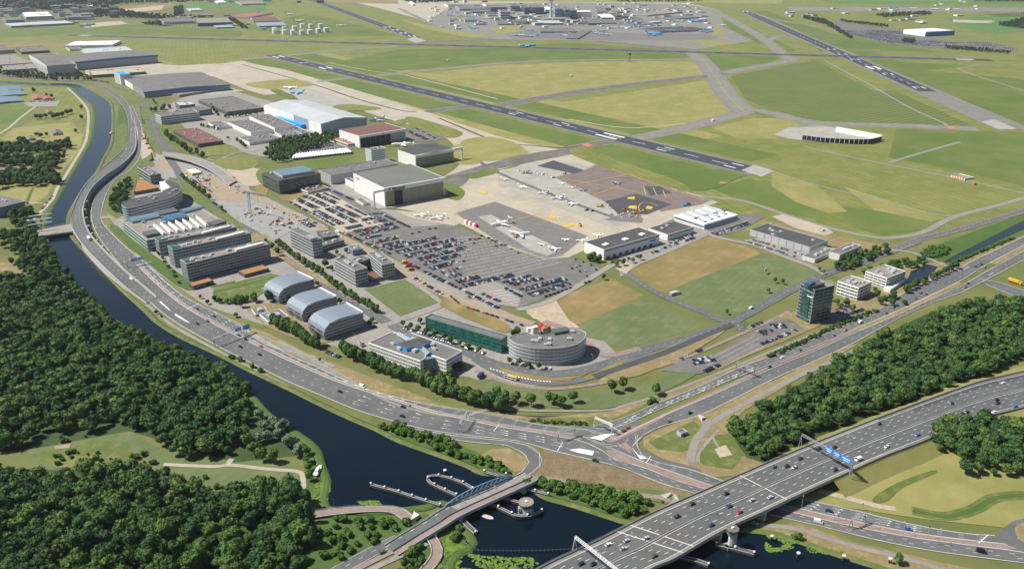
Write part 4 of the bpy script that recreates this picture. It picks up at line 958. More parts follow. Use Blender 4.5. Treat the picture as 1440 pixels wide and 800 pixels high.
# lines and clumps ---------------------------------------------------------------
def line(s, n, kind, size, label, group, j=1.2, zs=1.0):
    size *= 1.32 if kind != 'shrub' else 1.0
    q = resample(G(s), n); lb0 = label
    for i_, p in enumerate(q):
        if n > 8: label = lb0+((', first third', ', middle third', ', last third')[min(2, i_*3//n)] if 'row' in lb0 else (', left part', ', middle part', ', right part')[min(2, i_*3//n)])
        tree(p.x+rnd.uniform(-j, j), p.y+rnd.uniform(-j, j), kind, size*rnd.uniform(.8, 1.2), label, group, zs*rnd.uniform(.9, 1.15))
def clump(s, sp, kind, size, label, group, zs=1.0):
    Q_ = scatter(G(s), sp, rnd=rnd); lb0 = label; xs = sorted(p[0]/p[1] for p in Q_); ys = sorted(p[1] for p in Q_)
    for p in Q_:
        if len(Q_) > 8: label = lb0+', '+('left', 'centre', 'right')[min(2, 3*xs.index(p[0]/p[1])//len(xs))]+(' near side', ' far side')[ys.index(p[1]) > len(ys)//2]
        tree(p[0], p[1], kind, size*rnd.uniform(.75, 1.2), label, group, zs*rnd.uniform(.9, 1.15))
def single(s, kind, size, label, group=None, zs=1.0):
    for p in G(s): tree(p.x, p.y, kind, size*rnd.uniform(.9, 1.1), label, group, zs)
line('391,346 416,366 452,388', 24, 'street', .95, 'small round tree in the upper row along the avenue', 'avenue trees, upper row', 1.6)
line('461,396 490,418 530,440', 26, 'street', .95, 'small round tree in the lower row along the avenue', 'avenue trees, lower row', 1.6)
line('257,252 272,264 295,282', 13, 'street', 1.0, 'small tree in the row beside the tented building site', 'trees beside the building site', .6); single('312,296', 'street', 1.1, 'lone small tree below the end of the building site row')
line('384,456 400,464 420,474 446,490', 20, 'pine', .95, 'dark tree in the row below the arched offices', 'trees below the arched offices', 2)
line('480,494 500,506 530,520 560,530 590,541', 28, 'pine', 1.05, 'dark tree in the row in front of the white office', 'trees in front of the white office', 2.5)
line('595,540 620,552 650,562 680,572 708,577', 34, 'pine', 1.05, 'dark tree in the dense row left of the curved plot', 'trees left of the curved plot', 3.5)
single('632,530 640,522 648,520', 'broad', .8, 'round dark tree at the right end of the white office', 'trees at the white office corner')
line('567,460 672,496', 10, 'street', .85, 'pale green street tree along the green glass office', 'street trees by the green glass office', .8)
single('716,512 730,514 743,518 757,520', 'street', 1.15, 'pale green tree at the foot of the oval office', 'trees at the oval office'); single('591,455', 'broad', .6, 'dark tree at the left end of the green glass office')
single('710,566 725,568 747,571 772,568 780,570 790,572 860,552 922,556 806,566 700,560 876,548', 'street', 1.6, 'small tree growing on the curved grass plot', 'trees on the curved plot')
single('403,420 408,424 434,446 438,450 440,404 446,402 472,430 478,427 520,458 524,454', 'broad', .62, 'dark tree squeezed between the arched offices', 'trees between the arched offices'); single('722,474 727,472', 'broad', .85, 'dark tree between green glass office and oval office', 'trees behind the oval office')
line('372,345 384,352 392,360', 5, 'street', .9, 'small tree at the corner of the site plot', 'site corner trees', 2)
line('214,346 226,362 240,380 252,398', 9, 'shrub', 1.0, 'shrub on the green strip along the slab offices', 'slab office shrubs', 2)
line('345,430 350,420 360,428 372,424', 7, 'pine', .8, 'dark tree in the garden clump below the grey slab offices', 'garden clump', 5); single('302,424 311,426', 'broad', .6, 'round tree at the road end of the slab offices', 'trees at the slab offices')
single('282,420 292,428 332,446', 'broad', .5, 'dark tree beside the business park junction', 'trees beside the junction'); line('310,428 345,425', 6, 'pine', .6, 'small dark tree in the row before the garden clump', 'small garden trees', 3)
pp = scatter(G('372,222 382,205 400,198 430,196 470,190 478,197 450,208 420,216 405,228 385,230'), 8.5, rnd=rnd); mass('grove', pp, [rnd.uniform(.8, 1.3) for _ in pp], 'leafA', 'dense dark grove beside the white industrial halls', nleaf=110, ls=1.0, r=3.8, seed=77)
line('233,190 250,204 270,216 288,222', 22, 'pine', .9, 'dark tree in the belt beside the flat brown roof', 'belt beside the brown roof', 4)
clump('156,300 160,275 172,262 184,250 180,275 176,305', 8.5, 'broad', .95, 'dark tree on the strip between flyover and rounded office', 'trees beside the flyover')
line('215,158 228,156 240,152', 7, 'pine', .9, 'dark tree beside the small blue block', 'trees beside the blue block', 5); line('298,152 306,164', 5, 'pine', .8, 'dark tree left of the long dark hall', 'trees left of the dark hall', 2)
line('318,166 340,164 366,160', 12, 'pine', .7, 'dark tree in the row along the long dark hall', 'trees along the dark hall', 1.5); line('284,178 306,184', 7, 'pine', .6, 'small dark tree before the white workshop', 'trees before the workshop', 3)
line('334,200 346,208', 5, 'pine', .7, 'dark tree at the corner of the white low hall', 'trees at the low hall', 2); single('321,196', 'broad', .6, 'dark tree under the workshop footbridge')
line('10,108 40,110 70,113 100,114 128,114', 26, 'pine', 1.0, 'tree in the long row on the far canal dike', 'far dike trees', 4)
single('457,376', 'broad', .95, 'big round tree beside the two grey office blocks'); single('466,380 474,358 487,356 482,366', 'broad', .6, 'dark tree behind the two grey office blocks', 'trees behind the grey blocks')
line('828,368 834,366 838,370 843,368', 5, 'pine', .85, 'dark tree at the left end of the white hall', 'trees at the white hall', 1.5); single('867,376 876,374 890,370 900,366 848,394', 'street', 1.1, 'small tree between the white hall and the brown field', 'trees by the brown field')
clump('1168,380 1180,368 1210,356 1248,348 1250,356 1215,372 1180,384', 8, 'broad', .7, 'dark tree in the belt left of the side road', 'belt left of the side road')
clump('1212,386 1240,374 1275,368 1300,366 1298,376 1260,382 1220,394', 8, 'broad', .65, 'dark tree in the belt behind the white office villas', 'belt behind the villas')
clump('1292,356 1310,348 1334,348 1334,356 1312,364 1295,362', 5, 'shrub', 1.1, 'shrub in the round thicket by the side road', 'round thicket')
line('1228,412 1245,424 1262,418 1240,430 1268,428', 9, 'broad', .55, 'dark tree at the water behind the villas car park', 'trees at the villas car park', 3)
line('1274,412 1300,398 1322,388 1344,378', 13, 'broad', .55, 'dark tree in the row between ditch and branch road', 'row between ditch and branch road', 2)
line('1338,372 1380,354 1424,336', 30, 'shrub', .95, 'shrub in the row along the straight ditch', 'shrubs along the straight ditch', 1.5)
line('1176,430 1190,438 1205,440 1166,424', 7, 'street', .9, 'small tree beside the white office villas', 'small trees at the villas', 2); single('1100,400 1090,398 1080,412 1158,386 1152,382 1022,442', 'street', .9, 'small tree on the edge of the large grass plot', 'trees on the large grass plot')
line('915,568 920,566', 2, 'shrub', 1.3, 'round shrub in the fork of the roads', 'fork shrubs'); single('220,442', 'bright', .55, 'lone round tree on the canal bank below the flyover'); single('326,505 338,508 355,517 366,523', 'shrub', 1.2, 'low round shrub on the canal bank beside the main road', 'low bank shrubs')
single('1262,793', 'bright', .75, 'lone round tree on the towpath at bottom right'); single('1121,758', 'shrub', 1.3, 'small shrub on the quay near the motorway bridge')
for s, k, z_ in (('48,130','pine',1.3),('66,136 73,138','broad',.9),('115,154','broad',.9),('115,168','broad',1.0),('107,187','broad',.8),('58,168 64,166 52,168','broad',1.1),('82,166 88,165 76,168','broad',1.2),('95,162 100,160','broad',1.1),('52,192 66,192 58,194','broad',.9),('28,200 34,202','broad',1.2),('90,224 91,218','pine',1.0)):
    single(s, k, z_, 'dark tree in the polder meadows left of the canal', 'polder meadow trees')
clump('-20,206 20,208 60,206 98,202 98,212 60,216 0,218', 11, 'broad', 1.2, 'dark tree in the upper polder belt', 'upper polder belt')
clump('-20,226 50,226 82,222 84,262 60,262 -20,268 -20,250 50,245 50,235 -20,235', 12, 'broad', 1.35, 'dark tree in the lower polder clump', 'lower polder clump')
clump('4,298 44,298 50,322 66,336 66,372 40,372 20,360 0,345 0,330 30,328', 12, 'broad', 1.05, 'dark tree beside the lift bridge', 'trees beside the lift bridge')
clump('10,372 40,366 72,352 92,380 112,404 90,408 60,398 38,386', 10, 'broad', 1.1, 'dark tree below the lift bridge around the sandy yard', 'trees around the sandy yard')
single('366,622 372,604 385,600 378,620 392,618 398,605 405,628 414,628 420,640 366,590', 'willow', .95, 'pale grey green willow on the canal bank by the clearing', 'bank willows')
single('62,352 92,396', 'willow', .8, 'pale willow on the canal bank near the lift bridge', 'lift bridge willows'); single('340,592', 'willow', .9, 'pale willow at the right tip of the upper wood')
single('350,628 358,640 345,618 370,648 384,650', 'bright', 1.1, 'bright green tree beside the path junction', 'path junction trees'); single('432,650 434,662 436,676 430,640', 'bright', .75, 'bright green tree on the point between path and canal', 'trees on the point')
single('434,716 436,734 434,752 440,768', 'poplar', .95, 'tall dark poplar beside the footbridge', 'footbridge poplars')
single('576,786 570,798 582,780', 'bright', .8, 'round tree between bridge approach and cycle ramp', 'cycle ramp trees')
for s, n, z_ in (('540,600 570,610 600,622 632,636 660,645 690,655 712,662', 30, 1.2), ('560,600 600,614 640,626', 12, 1.3), ('745,682 780,688 810,698 850,714 885,724', 30, 1.4), ('770,686 800,688 840,694 880,702 905,708', 24, 1.5), ('840,704 880,716 900,720', 12, 1.5)):
    line(s, n, 'shrub', z_, 'bright green shrub in the thicket along the main canal bank', 'bank thicket shrubs', 2.5)
single('836,700 826,698 852,698 808,690', 'bright', .7, 'small tree rising from the thicket right of the canal bridge', 'thicket trees')
clump('448,735 480,728 560,730 600,735 560,752 510,775 470,790 440,800', 8, 'shrub', 1.2, 'shrub on the overgrown ground below the footbridge', 'overgrown ground shrubs')
clump('585,770 600,765 600,790 575,830 560,820', 5, 'shrub', 1.1, 'shrub beside the cycle ramp', 'cycle ramp shrubs'); line('640,735 648,750 640,762', 7, 'shrub', 1.0, 'shrub under the south end of the canal bridge', 'bridge end shrubs', 2)
line('930,706 960,712 975,706', 3, 'shrub', .5, 'small shrub by the cycle underpass', 'underpass shrubs')
for s, w in (('60,640 130,632 170,640 150,650 80,654','left'),('190,628 235,648 225,655 180,650','middle'),('235,668 300,672 330,688 290,690 250,680','lower'),('345,668 415,668 420,680 360,684','right'),('60,618 130,612 120,618 70,624','upper')):
    for p in scatter(G(s), 7, .5, rnd)[:14]: tree(p[0], p[1], 'shrub', rnd.uniform(.4, 1.1), 'low shrub scattered in the '+w+' part of the woodland clearing', 'shrubs in the clearing')
# clipped hedges as long ragged strips of leaves
line('100,408 123,430 152,460 198,482 250,506 300,527 344,552', 70, 'broad', .82, 'tree overhanging the left canal bank', 'trees overhanging the canal', 3)
def hedge(s, w, h, label, sp=1.3):
    L = smooth(G(s), 4); n = int(plen(L)/sp); q = resample(L, n); pts = []
    for i, p in enumerate(q):
        for k in range(max(1, int(w/2.2))): pts.append((p.x+rnd.uniform(-.5, .5)*w, p.y+rnd.uniform(-.5, .5)*w))
    return mass('hedge', pts, [rnd.uniform(.8, 1.2) for _ in pts], 'leafA', label, 'hedge', nleaf=40, ls=.8, lumps=2, r=2.1, h=h, z0=0, variants=4, kind=None)
hedge('1080,503 1137,478 1180,458 1231,438', 4, 3, 'long clipped hedge between office tower and branch road')
hedge('748,592 780,595 825,597', 3, 1.5, 'low ragged hedge in the verge above the road junction'); hedge('1160,300 1172,305', 3, 2, 'short hedge near the helicopter pad') if 0 else None
# reeds and lily pads floating on the water
R_ = np.random.default_rng(9)
def pads(name, s, n, mat, label, cat, rmin, rmax, z=.30):
    poly = smooth(G(s), 3, True); pts = []; xs = [p.x for p in poly]; ys = [p.y for p in poly]
    while len(pts) < n:
        q = (rnd.uniform(min(xs), max(xs)), rnd.uniform(min(ys), max(ys)))
        if inside(q, poly) and noise.noise(Vector((q[0]*.09, q[1]*.09, 0))) > -.22: pts.append(q)
    b = MB()
    for x, y in pts:
        r = rnd.uniform(rmin, rmax); a0 = rnd.uniform(0, 6); zz = z+rnd.uniform(0, .15)
        b.add([(x+r*math.cos(a0+k*1.05)*rnd.uniform(.6, 1), y+r*math.sin(a0+k*1.05)*rnd.uniform(.6, 1), zz) for k in range(6)], [(0,1,2,3,4,5)])
    return b.build(name, mat, kind='stuff', label=label, cat=cat)
pads('water_lilies', '640,762 660,775 680,782 760,785 800,795 820,802 800,830 640,840 625,800 630,785', 1100, 'lily', 'patches of yellow green water lilies inside the pile row', 'water plants', .5, 1.5)
pads('water_lilies', '497,705 520,704 538,706 540,712 520,716 498,712', 160, 'lily', 'small patch of water lilies above the footbridge', 'water plants', .4, 1.1)
pads('water_lilies', '1078,752 1095,752 1118,762 1112,772 1092,776 1078,775', 260, 'lily', 'patch of water lilies beside the motorway bridge', 'water plants', .4, 1.2)
pads('water_lilies', '1135,768 1160,770 1215,782 1210,786 1170,780 1135,776', 150, 'lily', 'thin line of water lilies along the bottom right quay', 'water plants', .4, .9)
pads('reed_bed', '442,655 452,658 458,670 464,684 462,700 448,712 440,700 444,680', 300, 'lily', 'bright reed bed at the water beside the moored boat', 'reeds', .4, 1.2, .5)
pads('reed_bed', '640,742 655,765 640,776 628,785 620,800 612,800 620,775 630,755', 350, 'lily', 'bright reed bed right of the cycle ramp', 'reeds', .4, 1.3, .5)
# ---------------------------------------------------------------- buildings
def inset(pts, d):
    n = len(pts); out = []
    ar = sum(pts[i][0]*pts[(i+1)%n][1]-pts[(i+1)%n][0]*pts[i][1] for i in range(n)); s = 1 if ar > 0 else -1
    for i in range(n):
        a, b, c = Vector(pts[i-1][:2]), Vector(pts[i][:2]), Vector(pts[(i+1)%n][:2])
        e1, e2 = (b-a).normalized(), (c-b).normalized(); n1 = Vector((-e1.y, e1.x))*s; n2 = Vector((-e2.y, e2.x))*s
        m = (n1+n2); L = m.length
        if L < 1e-3: m = n1; k = 1
        else: m /= L; k = min(3, 1/max(.35, m.dot(n1)))
        q = b+m*d*k; out.append((q.x, q.y))
    return out
def rect(s, h):
    a, b, c = (P(x, y, h) for x, y in px(s)); e1, e2 = b-a, c-b
    if e1.length > e2.length: d = Vector((e1.y, -e1.x, 0)).normalized(); d *= e2.dot(d); c = b+d
    else: d = Vector((e2.y, -e2.x, 0)).normalized(); e = d*(-e1).dot(d); a = b+e
    q = [a, b, c, a+c-b]; return [(p.x, p.y) for p in q]
def ccw(p):
    n = len(p); ar = sum(p[i][0]*p[(i+1)%n][1]-p[(i+1)%n][0]*p[i][1] for i in range(n)); return p if ar > 0 else p[::-1]
def shell(root, org, pts, z0, z1, wall, roof, par=0.7, pw=0.4):
    pts = ccw(pts); n = len(pts); ins = inset(pts, pw); b = MB(org)
    o0 = [(p[0], p[1], z0) for p in pts]; o1 = [(p[0], p[1], z1) for p in pts]; i1 = [(p[0], p[1], z1) for p in ins]; i0 = [(p[0], p[1], z1-par) for p in ins]
    for A, B in ((o0, o1), (o1, i1), (i1, i0)):
        b.add(A+B, [(i, (i+1) % n, (i+1) % n+n, i+n) for i in range(n)])
    b.build('wall', wall, root)
    r = MB(org); tr = tessellate_polygon([[Vector((p[0], p[1], 0)) for p in ins]]); r.add(i0, fixt(tr, i0)); return r.build('roof', roof, root), ins
def facing(a, b):
    mx, my = (a[0]+b[0])/2, (a[1]+b[1])/2; nx, ny = b[1]-a[1], -(b[0]-a[0]); return (nx*mx+ny*my) < 0.15*math.hypot(nx, ny)*math.hypot(mx, my)
def bands(root, org, pts, z0, z1, n, wall, glass, frac=.5, proud=.22, piers=0.0, base=0.25, curved=False, belt='spandrel'):
    """ribbon windows: belts of wall stand proud of long glass bands; piers = spacing of uprights"""
    pts = ccw(pts); N = len(pts); sh = (z1-z0)/n
    edges = [(pts[i], pts[(i+1) % N]) for i in range(N)]
    if curved:
        for k in range(n):
            za = z0+sh*k+sh*base; zb = za+sh*frac; g = MB(org); w = MB(org)
            o = inset(pts, -0.06); o2 = inset(pts, -proud)
            g.add([(p[0], p[1], za-.05) for p in o]+[(p[0], p[1], zb+.05) for p in o], [(i, (i+1) % N, (i+1) % N+N, i+N) for i in range(N)])
            lo, hi = zb, min(z1, zb+sh*(1-frac)); 
            w.add([(p[0], p[1], lo) for p in o2]+[(p[0], p[1], hi) for p in o2]+[(p[0], p[1], hi) for p in pts]+[(p[0], p[1], lo) for p in pts], [(i, (i+1) % N, (i+1) % N+N, i+N) for i in range(N)]+[(i+N, (i+1) % N+N, (i+1) % N+2*N, i+2*N) for i in range(N)]+[(i+3*N, (i+1) % N+3*N, (i+1) % N, i) for i in range(N)])
            if piers:
                tot = 0
                for a, b_ in zip(o, o[1:]+o[:1]):
                    L = math.hypot(b_[0]-a[0], b_[1]-a[1]); tot += L
                    if tot >= piers: tot = 0; g.box((b_[0], b_[1], za), (.3, .3, zb-za), m=1)
            g.build('window_band', [glass, wall], root); w.build(belt, wall, root)
        return
    for a, b_ in edges:
        L = math.hypot(b_[0]-a[0], b_[1]-a[1])
        if L < 2.5 or not facing(a, b_): continue
        d = ((b_[0]-a[0])/L, (b_[1]-a[1])/L); nn = (d[1], -d[0]); rz = math.atan2(d[1], d[0]); m = .5
        for k in range(n):
            za = z0+sh*k+sh*base; zb = za+sh*frac; g = MB(org); cx, cy = (a[0]+b_[0])/2, (a[1]+b_[1])/2
            g.quad(*[(a[0]+d[0]*t+nn[0]*.05, a[1]+d[1]*t+nn[1]*.05, z) for t, z in ((m, za), (L-m, za), (L-m, zb), (m, zb))])
            if piers:
                t = piers
                while t < L-m:
                    g.box((a[0]+d[0]*t+nn[0]*.12, a[1]+d[1]*t+nn[1]*.12, za), (.35, .25, zb-za), rz, 1); t += piers
            g.build('window_band', [glass, wall], root)
            lo = zb; hi = z0+sh*(k+1)+sh*base if k < n-1 else z1-.02
            MB(org).box((cx+nn[0]*proud/2, cy+nn[1]*proud/2, lo), (L-.02, proud, hi-lo), rz).build(belt, wall, root)
def units(root, org, ins, z, n, mat='lgrey', seed=0, size=(2.5, 5)):
    R = random.Random(seed); xs = [p[0] for p in ins]; ys = [p[1] for p in ins]; k = t = 0; n = int(n*1.7+.5)
    i = max(range(len(ins)), key=lambda i: math.hypot(ins[i][0]-ins[i-1][0], ins[i][1]-ins[i-1][1])); rz = math.atan2(ins[i][1]-ins[i-1][1], ins[i][0]-ins[i-1][0])
    while k < n and t < 300:
        t += 1; q = (R.uniform(min(xs), max(xs)), R.uniform(min(ys), max(ys)))
        if all(inside((q[0]+dx, q[1]+dy), ins) for dx in (-3, 3) for dy in (-3, 3)):
            w, d, h = R.uniform(*size), R.uniform(*size), R.uniform(1, 2.2); b = MB(org); b.box((q[0], q[1], z), (w, d, h), rz, taper=.97)
            b.box((q[0], q[1], z+h), (w*.5, d*.5, .4), rz); b.build('roof_unit', mat, root); k += 1
            if k % 2:
                L_ = R.uniform(4, 9); d_ = (math.cos(rz)*L_, math.sin(rz)*L_)
                if inside((q[0]+d_[0], q[1]+d_[1]), ins): MB(org).beam((q[0], q[1], z+.5), (q[0]+d_[0], q[1]+d_[1], z+.5), .7, .6).build('duct', 'steel', root)
def B(name, label, cat, s, yb, wall='white', roof='roofd', n=0, glass='glass', nu=0, poly=False, h=None, frac=.5, piers=0, base=.25, par=.7, curved=False, sm=1, group=None, proud=.22, z0=0.0, zmin=None):
    q = px(s)
    if h is None: h = max(2.5, hgt(q[1][0], yb, q[1][1]))
    if poly:
        pts = [P(x, y, h) for x, y in q]
        if sm > 1: pts = smooth(pts, sm, True)
        pts = [(p.x, p.y) for p in pts]
    else: pts = rect(s, h)
    cx = sum(p[0] for p in pts)/len(pts); cy = sum(p[1] for p in pts)/len(pts); org = Vector((cx, cy, 0))
    r = empty(name, org, label, cat, group); rf, ins = shell(r, org, pts, -.3+z0, h, wall, roof, par)
    if n: bands(r, org, pts, z0+.4, h-.4, n, wall, glass, frac, proud, piers, base, curved)
    if nu: units(r, org, inset(pts, 2), h-par, nu, seed=int(cx))
    return r, org, ccw(pts), h
def rbox(root, org, s, z0, h, mat, name='penthouse', n=0, wall=None, glass='glass', roof=None):
    pts = rect(s, z0+h) if len(px(s)) == 3 else [(p.x, p.y) for p in (P(x, y, z0+h) for x, y in px(s))]
    b = MB(org); b.prism([tuple(p) for p in pts], z0, z0+h, 0, 1); o = b.build(name, [mat, roof or mat], root)
    return o, pts
def edge_pt(a, b, t, out=0, z=0):
    L = math.hypot(b[0]-a[0], b[1]-a[1]); d = ((b[0]-a[0])/L, (b[1]-a[1])/L); return Vector((a[0]+d[0]*L*t+d[1]*out, a[1]+d[1]*L*t-d[0]*out, z))
def panel(root, org, a, b, t0, t1, z0, z1, mat, name, out=.15, thick=.3):
    """a slab hung on the wall a-b between fractions t0..t1"""
    p, q = edge_pt(a, b, t0, out), edge_pt(a, b, t1, out); L = (q-p).length; c = (p+q)/2; rz = math.atan2((q-p).y, (q-p).x)
    return MB(org).box((c.x, c.y, z0), (L, thick, z1-z0), rz).build(name, mat, root)
def front(pts):  # (a,b) edges facing camera sorted: left one, right one
    n = len(pts); e = [(pts[i], pts[(i+1) % n]) for i in range(n) if facing(pts[i], pts[(i+1) % n])]
    return sorted(e, key=lambda q: (q[0][0]+q[1][0])/2/((q[0][1]+q[1][1])/2))
def text(root, org, body, a, b, t, zc, size, mat, out=.5, name='lettering', bold=.03):
    cu = bpy.data.curves.new(name, 'FONT'); cu.body = body; cu.size = size; cu.extrude = .08; cu.offset = bold; cu.resolution_u = 2
    o = bpy.data.objects.new(name, cu); COL.objects.link(o); dg = bpy.context.evaluated_depsgraph_get(); me = bpy.data.meshes.new_from_object(o.evaluated_get(dg)); bpy.data.objects.remove(o)
    me.materials.clear(); me.materials.append(M[mat]); o = bpy.data.objects.new(name, me); link(o, root)
    p = edge_pt(a, b, t, out, zc); o.location = p-org; o.rotation_euler = (math.pi/2, 0, math.atan2(b[1]-a[1], b[0]-a[0])); return o
M['oval'] = plain('silver_grey_panels', (0.46,0.48,0.50), .4)
M['slab'] = plain('slab_office_panels', (0.30,0.32,0.34), .5)
# --- grey slab offices at the left
for s, yb, lab in (('251,365 262,371 379,343', 396, 'nearest of the three long grey slab offices with rows of square windows'),
                   ('231.7,346 243,351 352.5,327.5', 377, 'middle of the three long grey slab offices'),
                   ('213.7,335 223,340 332.5,319', 360, 'lower rear slab office with a dark end opening')):
    r, o, p, h = B('slab_office', lab, 'office building', s, yb, 'slab', 'roofl', 6 if yb > 370 else 4, 'glass', 6, frac=.5, piers=3.4, group='grey slab offices')
    for k, f in enumerate(front(p)): pass
    q = px(s); rbox(r, o, f'{q[2][0]-50},{q[2][1]+7} {q[2][0]-47},{q[2][1]+8.5} {q[2][0]-8},{q[2][1]-1.5}', h-.7, 2.0, 'pale', 'roof_plant')
    rbox(r, o, f'{q[0][0]+5},{q[0][1]+.6} {q[0][0]+10},{q[0][1]+3} {q[0][0]+22},{q[0][1]+.3}', h-.7, 1.2, 'glassg', 'roof_light')
for s, yb, lab in (('266,398 272,402 300,394', 408, 'low pavilion with rust roof at the left foot of the nearest slab office'), ('338,380 344,386 378,377', 391, 'low glass pavilion with rust roof at the right foot of the nearest slab office')):
    B('pavilion', lab, 'pavilion', s, yb, 'dgrey', 'roofo', 1, 'glass', frac=.6, base=.1, par=.25)
r, o, p, h = B('exhibition_hall', 'low office hall with white saw tooth roof strips and teal glass side', 'office building', '179,310 206,338 318,315', 354, 'lgrey', 'roofl', 3, 'glassg', 5, frac=.6)
for k in range(7):
    x0, y0 = 218+k*10, 317-k*1.9
    a, b2 = P(x0, y0, h+.2), P(x0+14, y0+12.5, h+.2); d = (b2-a).normalized(); s_ = Vector((-d.y, d.x, 0))*2.6; up = Vector((0,0,3.0))
    m = MB(o); m.add([a-s_, b2-s_, b2+s_, a+s_, a-s_*.6+up, b2-s_*.6+up], [(0,1,5,4),(4,5,2,3),(0,4,3),(1,2,5)]); m.build('saw_tooth_roof', 'white', r)
def vault(root, org, s, z0, hh, mat, name):
    pts = rect(s, z0); a, b_, c, d = [Vector((p[0], p[1], z0)) for p in pts]; m = MB(org); n = 8
    A = [a.lerp(b_, (1-math.cos(math.pi*i/n))/2)+Vector((0,0,hh*math.sin(math.pi*i/n))) for i in range(n+1)]; Bq = [p+(c-b_) for p in A]
    m.ribbon(Bq, A); m.add(A, [tuple(range(n+1))]); m.add(Bq, [tuple(range(n, -1, -1))]); return m.build(name, mat, root)
vault(r, o, '180,308 187,314 226,306', h, 3.5, 'glassl', 'barrel_roof'); vault(r, o, '254,296 260,300 288,293', h, 3.0, 'glassl', 'barrel_roof')
rbox(r, o, '229,303 234,310 265,304', h-.7, 5, 'glassb', 'penthouse'); rbox(r, o, '219,297 224,302 252,296', h-.7, 4, 'dgrey', 'penthouse'); rbox(r, o, '297,311 302,316 318,311', h-.7, 4, 'dgrey', 'penthouse'); rbox(r, o, '200,326 206,331 224,327', h-.7, 3.5, 'dgrey', 'penthouse')
r, o, p, h = B('rounded_office', 'curved silver grey office with a rounded left end and horizontal bands', 'office building', '171,287 173,290 178,292 186,291.5 200,287.5 222,282 240,277 251,271 255,264 252,258 245,255 238,254 232,255 236,260 240,264 236,268 226,271 205,276 186,280 175,283', 305, 'steel', 'roofd', 5, 'glassb', 4, poly=True, h=19.5, sm=3, curved=True, frac=.45, proud=.3)
rbox(r, o, '224,256 228,268 240,263 234,254', 8, 10, 'white', 'stair_block')
r, o, p, h = B('glass_block', 'green glass cube office behind the rounded office', 'office building', '192.5,235 211,246.5 226,244', 260, 'lgrey', 'roofm', 3, 'glasst', 4, frac=.8, base=.1, piers=3)
B('sedum_roof_building', 'low building with rust coloured planted roof below the glass cube', 'building', '188,270 192,252 206,253 223,264', 270, 'dgrey', 'roofo', poly=True, h=5)
# --- arched offices
def arched(label, F, R, depth, yb, ht):
    f, r_ = P(*F), P(*R); e = (r_-f); e.z = 0; L = e.length; e.normalize(); nrm = Vector((-e.y, e.x, 0)); root = empty('arched_office', (f+r_)/2, label, 'office building', 'arched silver offices'); org = (f+r_)/2; org.z = 0
    prof = [(0, 0), (-.03, .3), (-.02, .5), (.02, .68), (.08, .82), (.17, .92), (.28, .975), (.42, 1), (.60, .99), (.80, .96), (1, .92)]
    A = [f+e*(u*L)+Vector((0,0,v*ht)) for u, v in prof]; Bk = [p+nrm*depth for p in A]
    m = MB(org); m.ribbon(Bk, A); m.build('curved_shell', 'silver', root)
    w = MB(org); base = [f, r_]; idx = list(range(len(A)))
    for q, fl in ((A, 0), (Bk, 1)):
        g0 = q[0]; g1 = Vector((q[-1].x, q[-1].y, 0)); vs = q+[g1]; fc = tuple(range(len(vs)))
        w.add(vs, [fc[::-1] if not fl else fc])
    g = [Vector((p.x, p.y, 0)) for p in (A[-1], Bk[-1])]; w.quad(g[0], g[1], Bk[-1], A[-1]); w.build('end_wall', 'mgrey', root)
    ns = 5; sh = ht*.9/ns
    def uleft(z):
        v = z/ht
        for (u0, v0), (u1, v1) in zip(prof[:8], prof[1:8]):
            if v0 <= v <= v1: return u0+(u1-u0)*(v-v0)/(v1-v0)
        return .3
    for k in range(ns):
        za, zb = .9+sh*k, .9+sh*k+sh*.45; u0 = max(uleft(zb), uleft(za))+.05
        q = [f+e*(u*L)-nrm*.12+Vector((0,0,z)) for u, z in ((u0, za), (.98, za), (.98, zb), (u0, zb))]
        g = MB(org); g.quad(*q)
        t = u0+.05
        while t < .97: c = f+e*(t*L)-nrm*.18; g.box((c.x, c.y, za), (.3, .25, zb-za), math.atan2(e.y, e.x), 1); t += .066
        g.build('window_band', ['glass', 'silver'], root)
        c0, c1 = f+e*((u0-.04)*L)-nrm*.25, f+e*(1.0*L)-nrm*.25; c = (c0+c1)/2; MB(org).box((c.x, c.y, zb), ((c1-c0).length, .4, sh*.5), math.atan2(e.y, e.x)).build('spandrel', 'mgrey', root)
        for t0, t1 in ((.12, .42), (.56, .86)):   # slots in the shell side
            q = [f+nrm*(depth*t)-e*(.045*L*0+.03*L+.12)+Vector((0,0,z)) for t, z in ((t1, za), (t0, za), (t0, zb*.93+za*.07), (t1, zb*.93+za*.07))]
            if zb < ht*.55: MB(org).quad(*q).build('side_window', 'glass', root)
    m = MB(org); a, b_ = A[-1], Bk[-1]; m.beam(a+Vector((0,0,.2)), b_+Vector((0,0,.2)), .8, 1.8); m.build('parapet', 'white', root)
    return root
arched('lowest and nearest of the three arched silver offices', (458,479), (512,461), 30, 0, 17.5)
arched('middle one of the three arched silver offices', (427,453), (475,437), 30, 0, 17)
arched('upper left one of the three arched silver offices', (394,428), (443,412), 30, 0, 17)
B('annex', 'small low grey annex at the foot of the arched offices', 'building', '353.5,434 359,442 376,436.5', 446, 'offw', 'roofm', 1, 'glass', 4, par=.4); B('annex', 'low grey roofed annex with white and blue wall at the arched offices', 'building', '365,442 377,452 404,443', 457, 'white', 'roofm', 1, 'glassb', 5, par=.4)
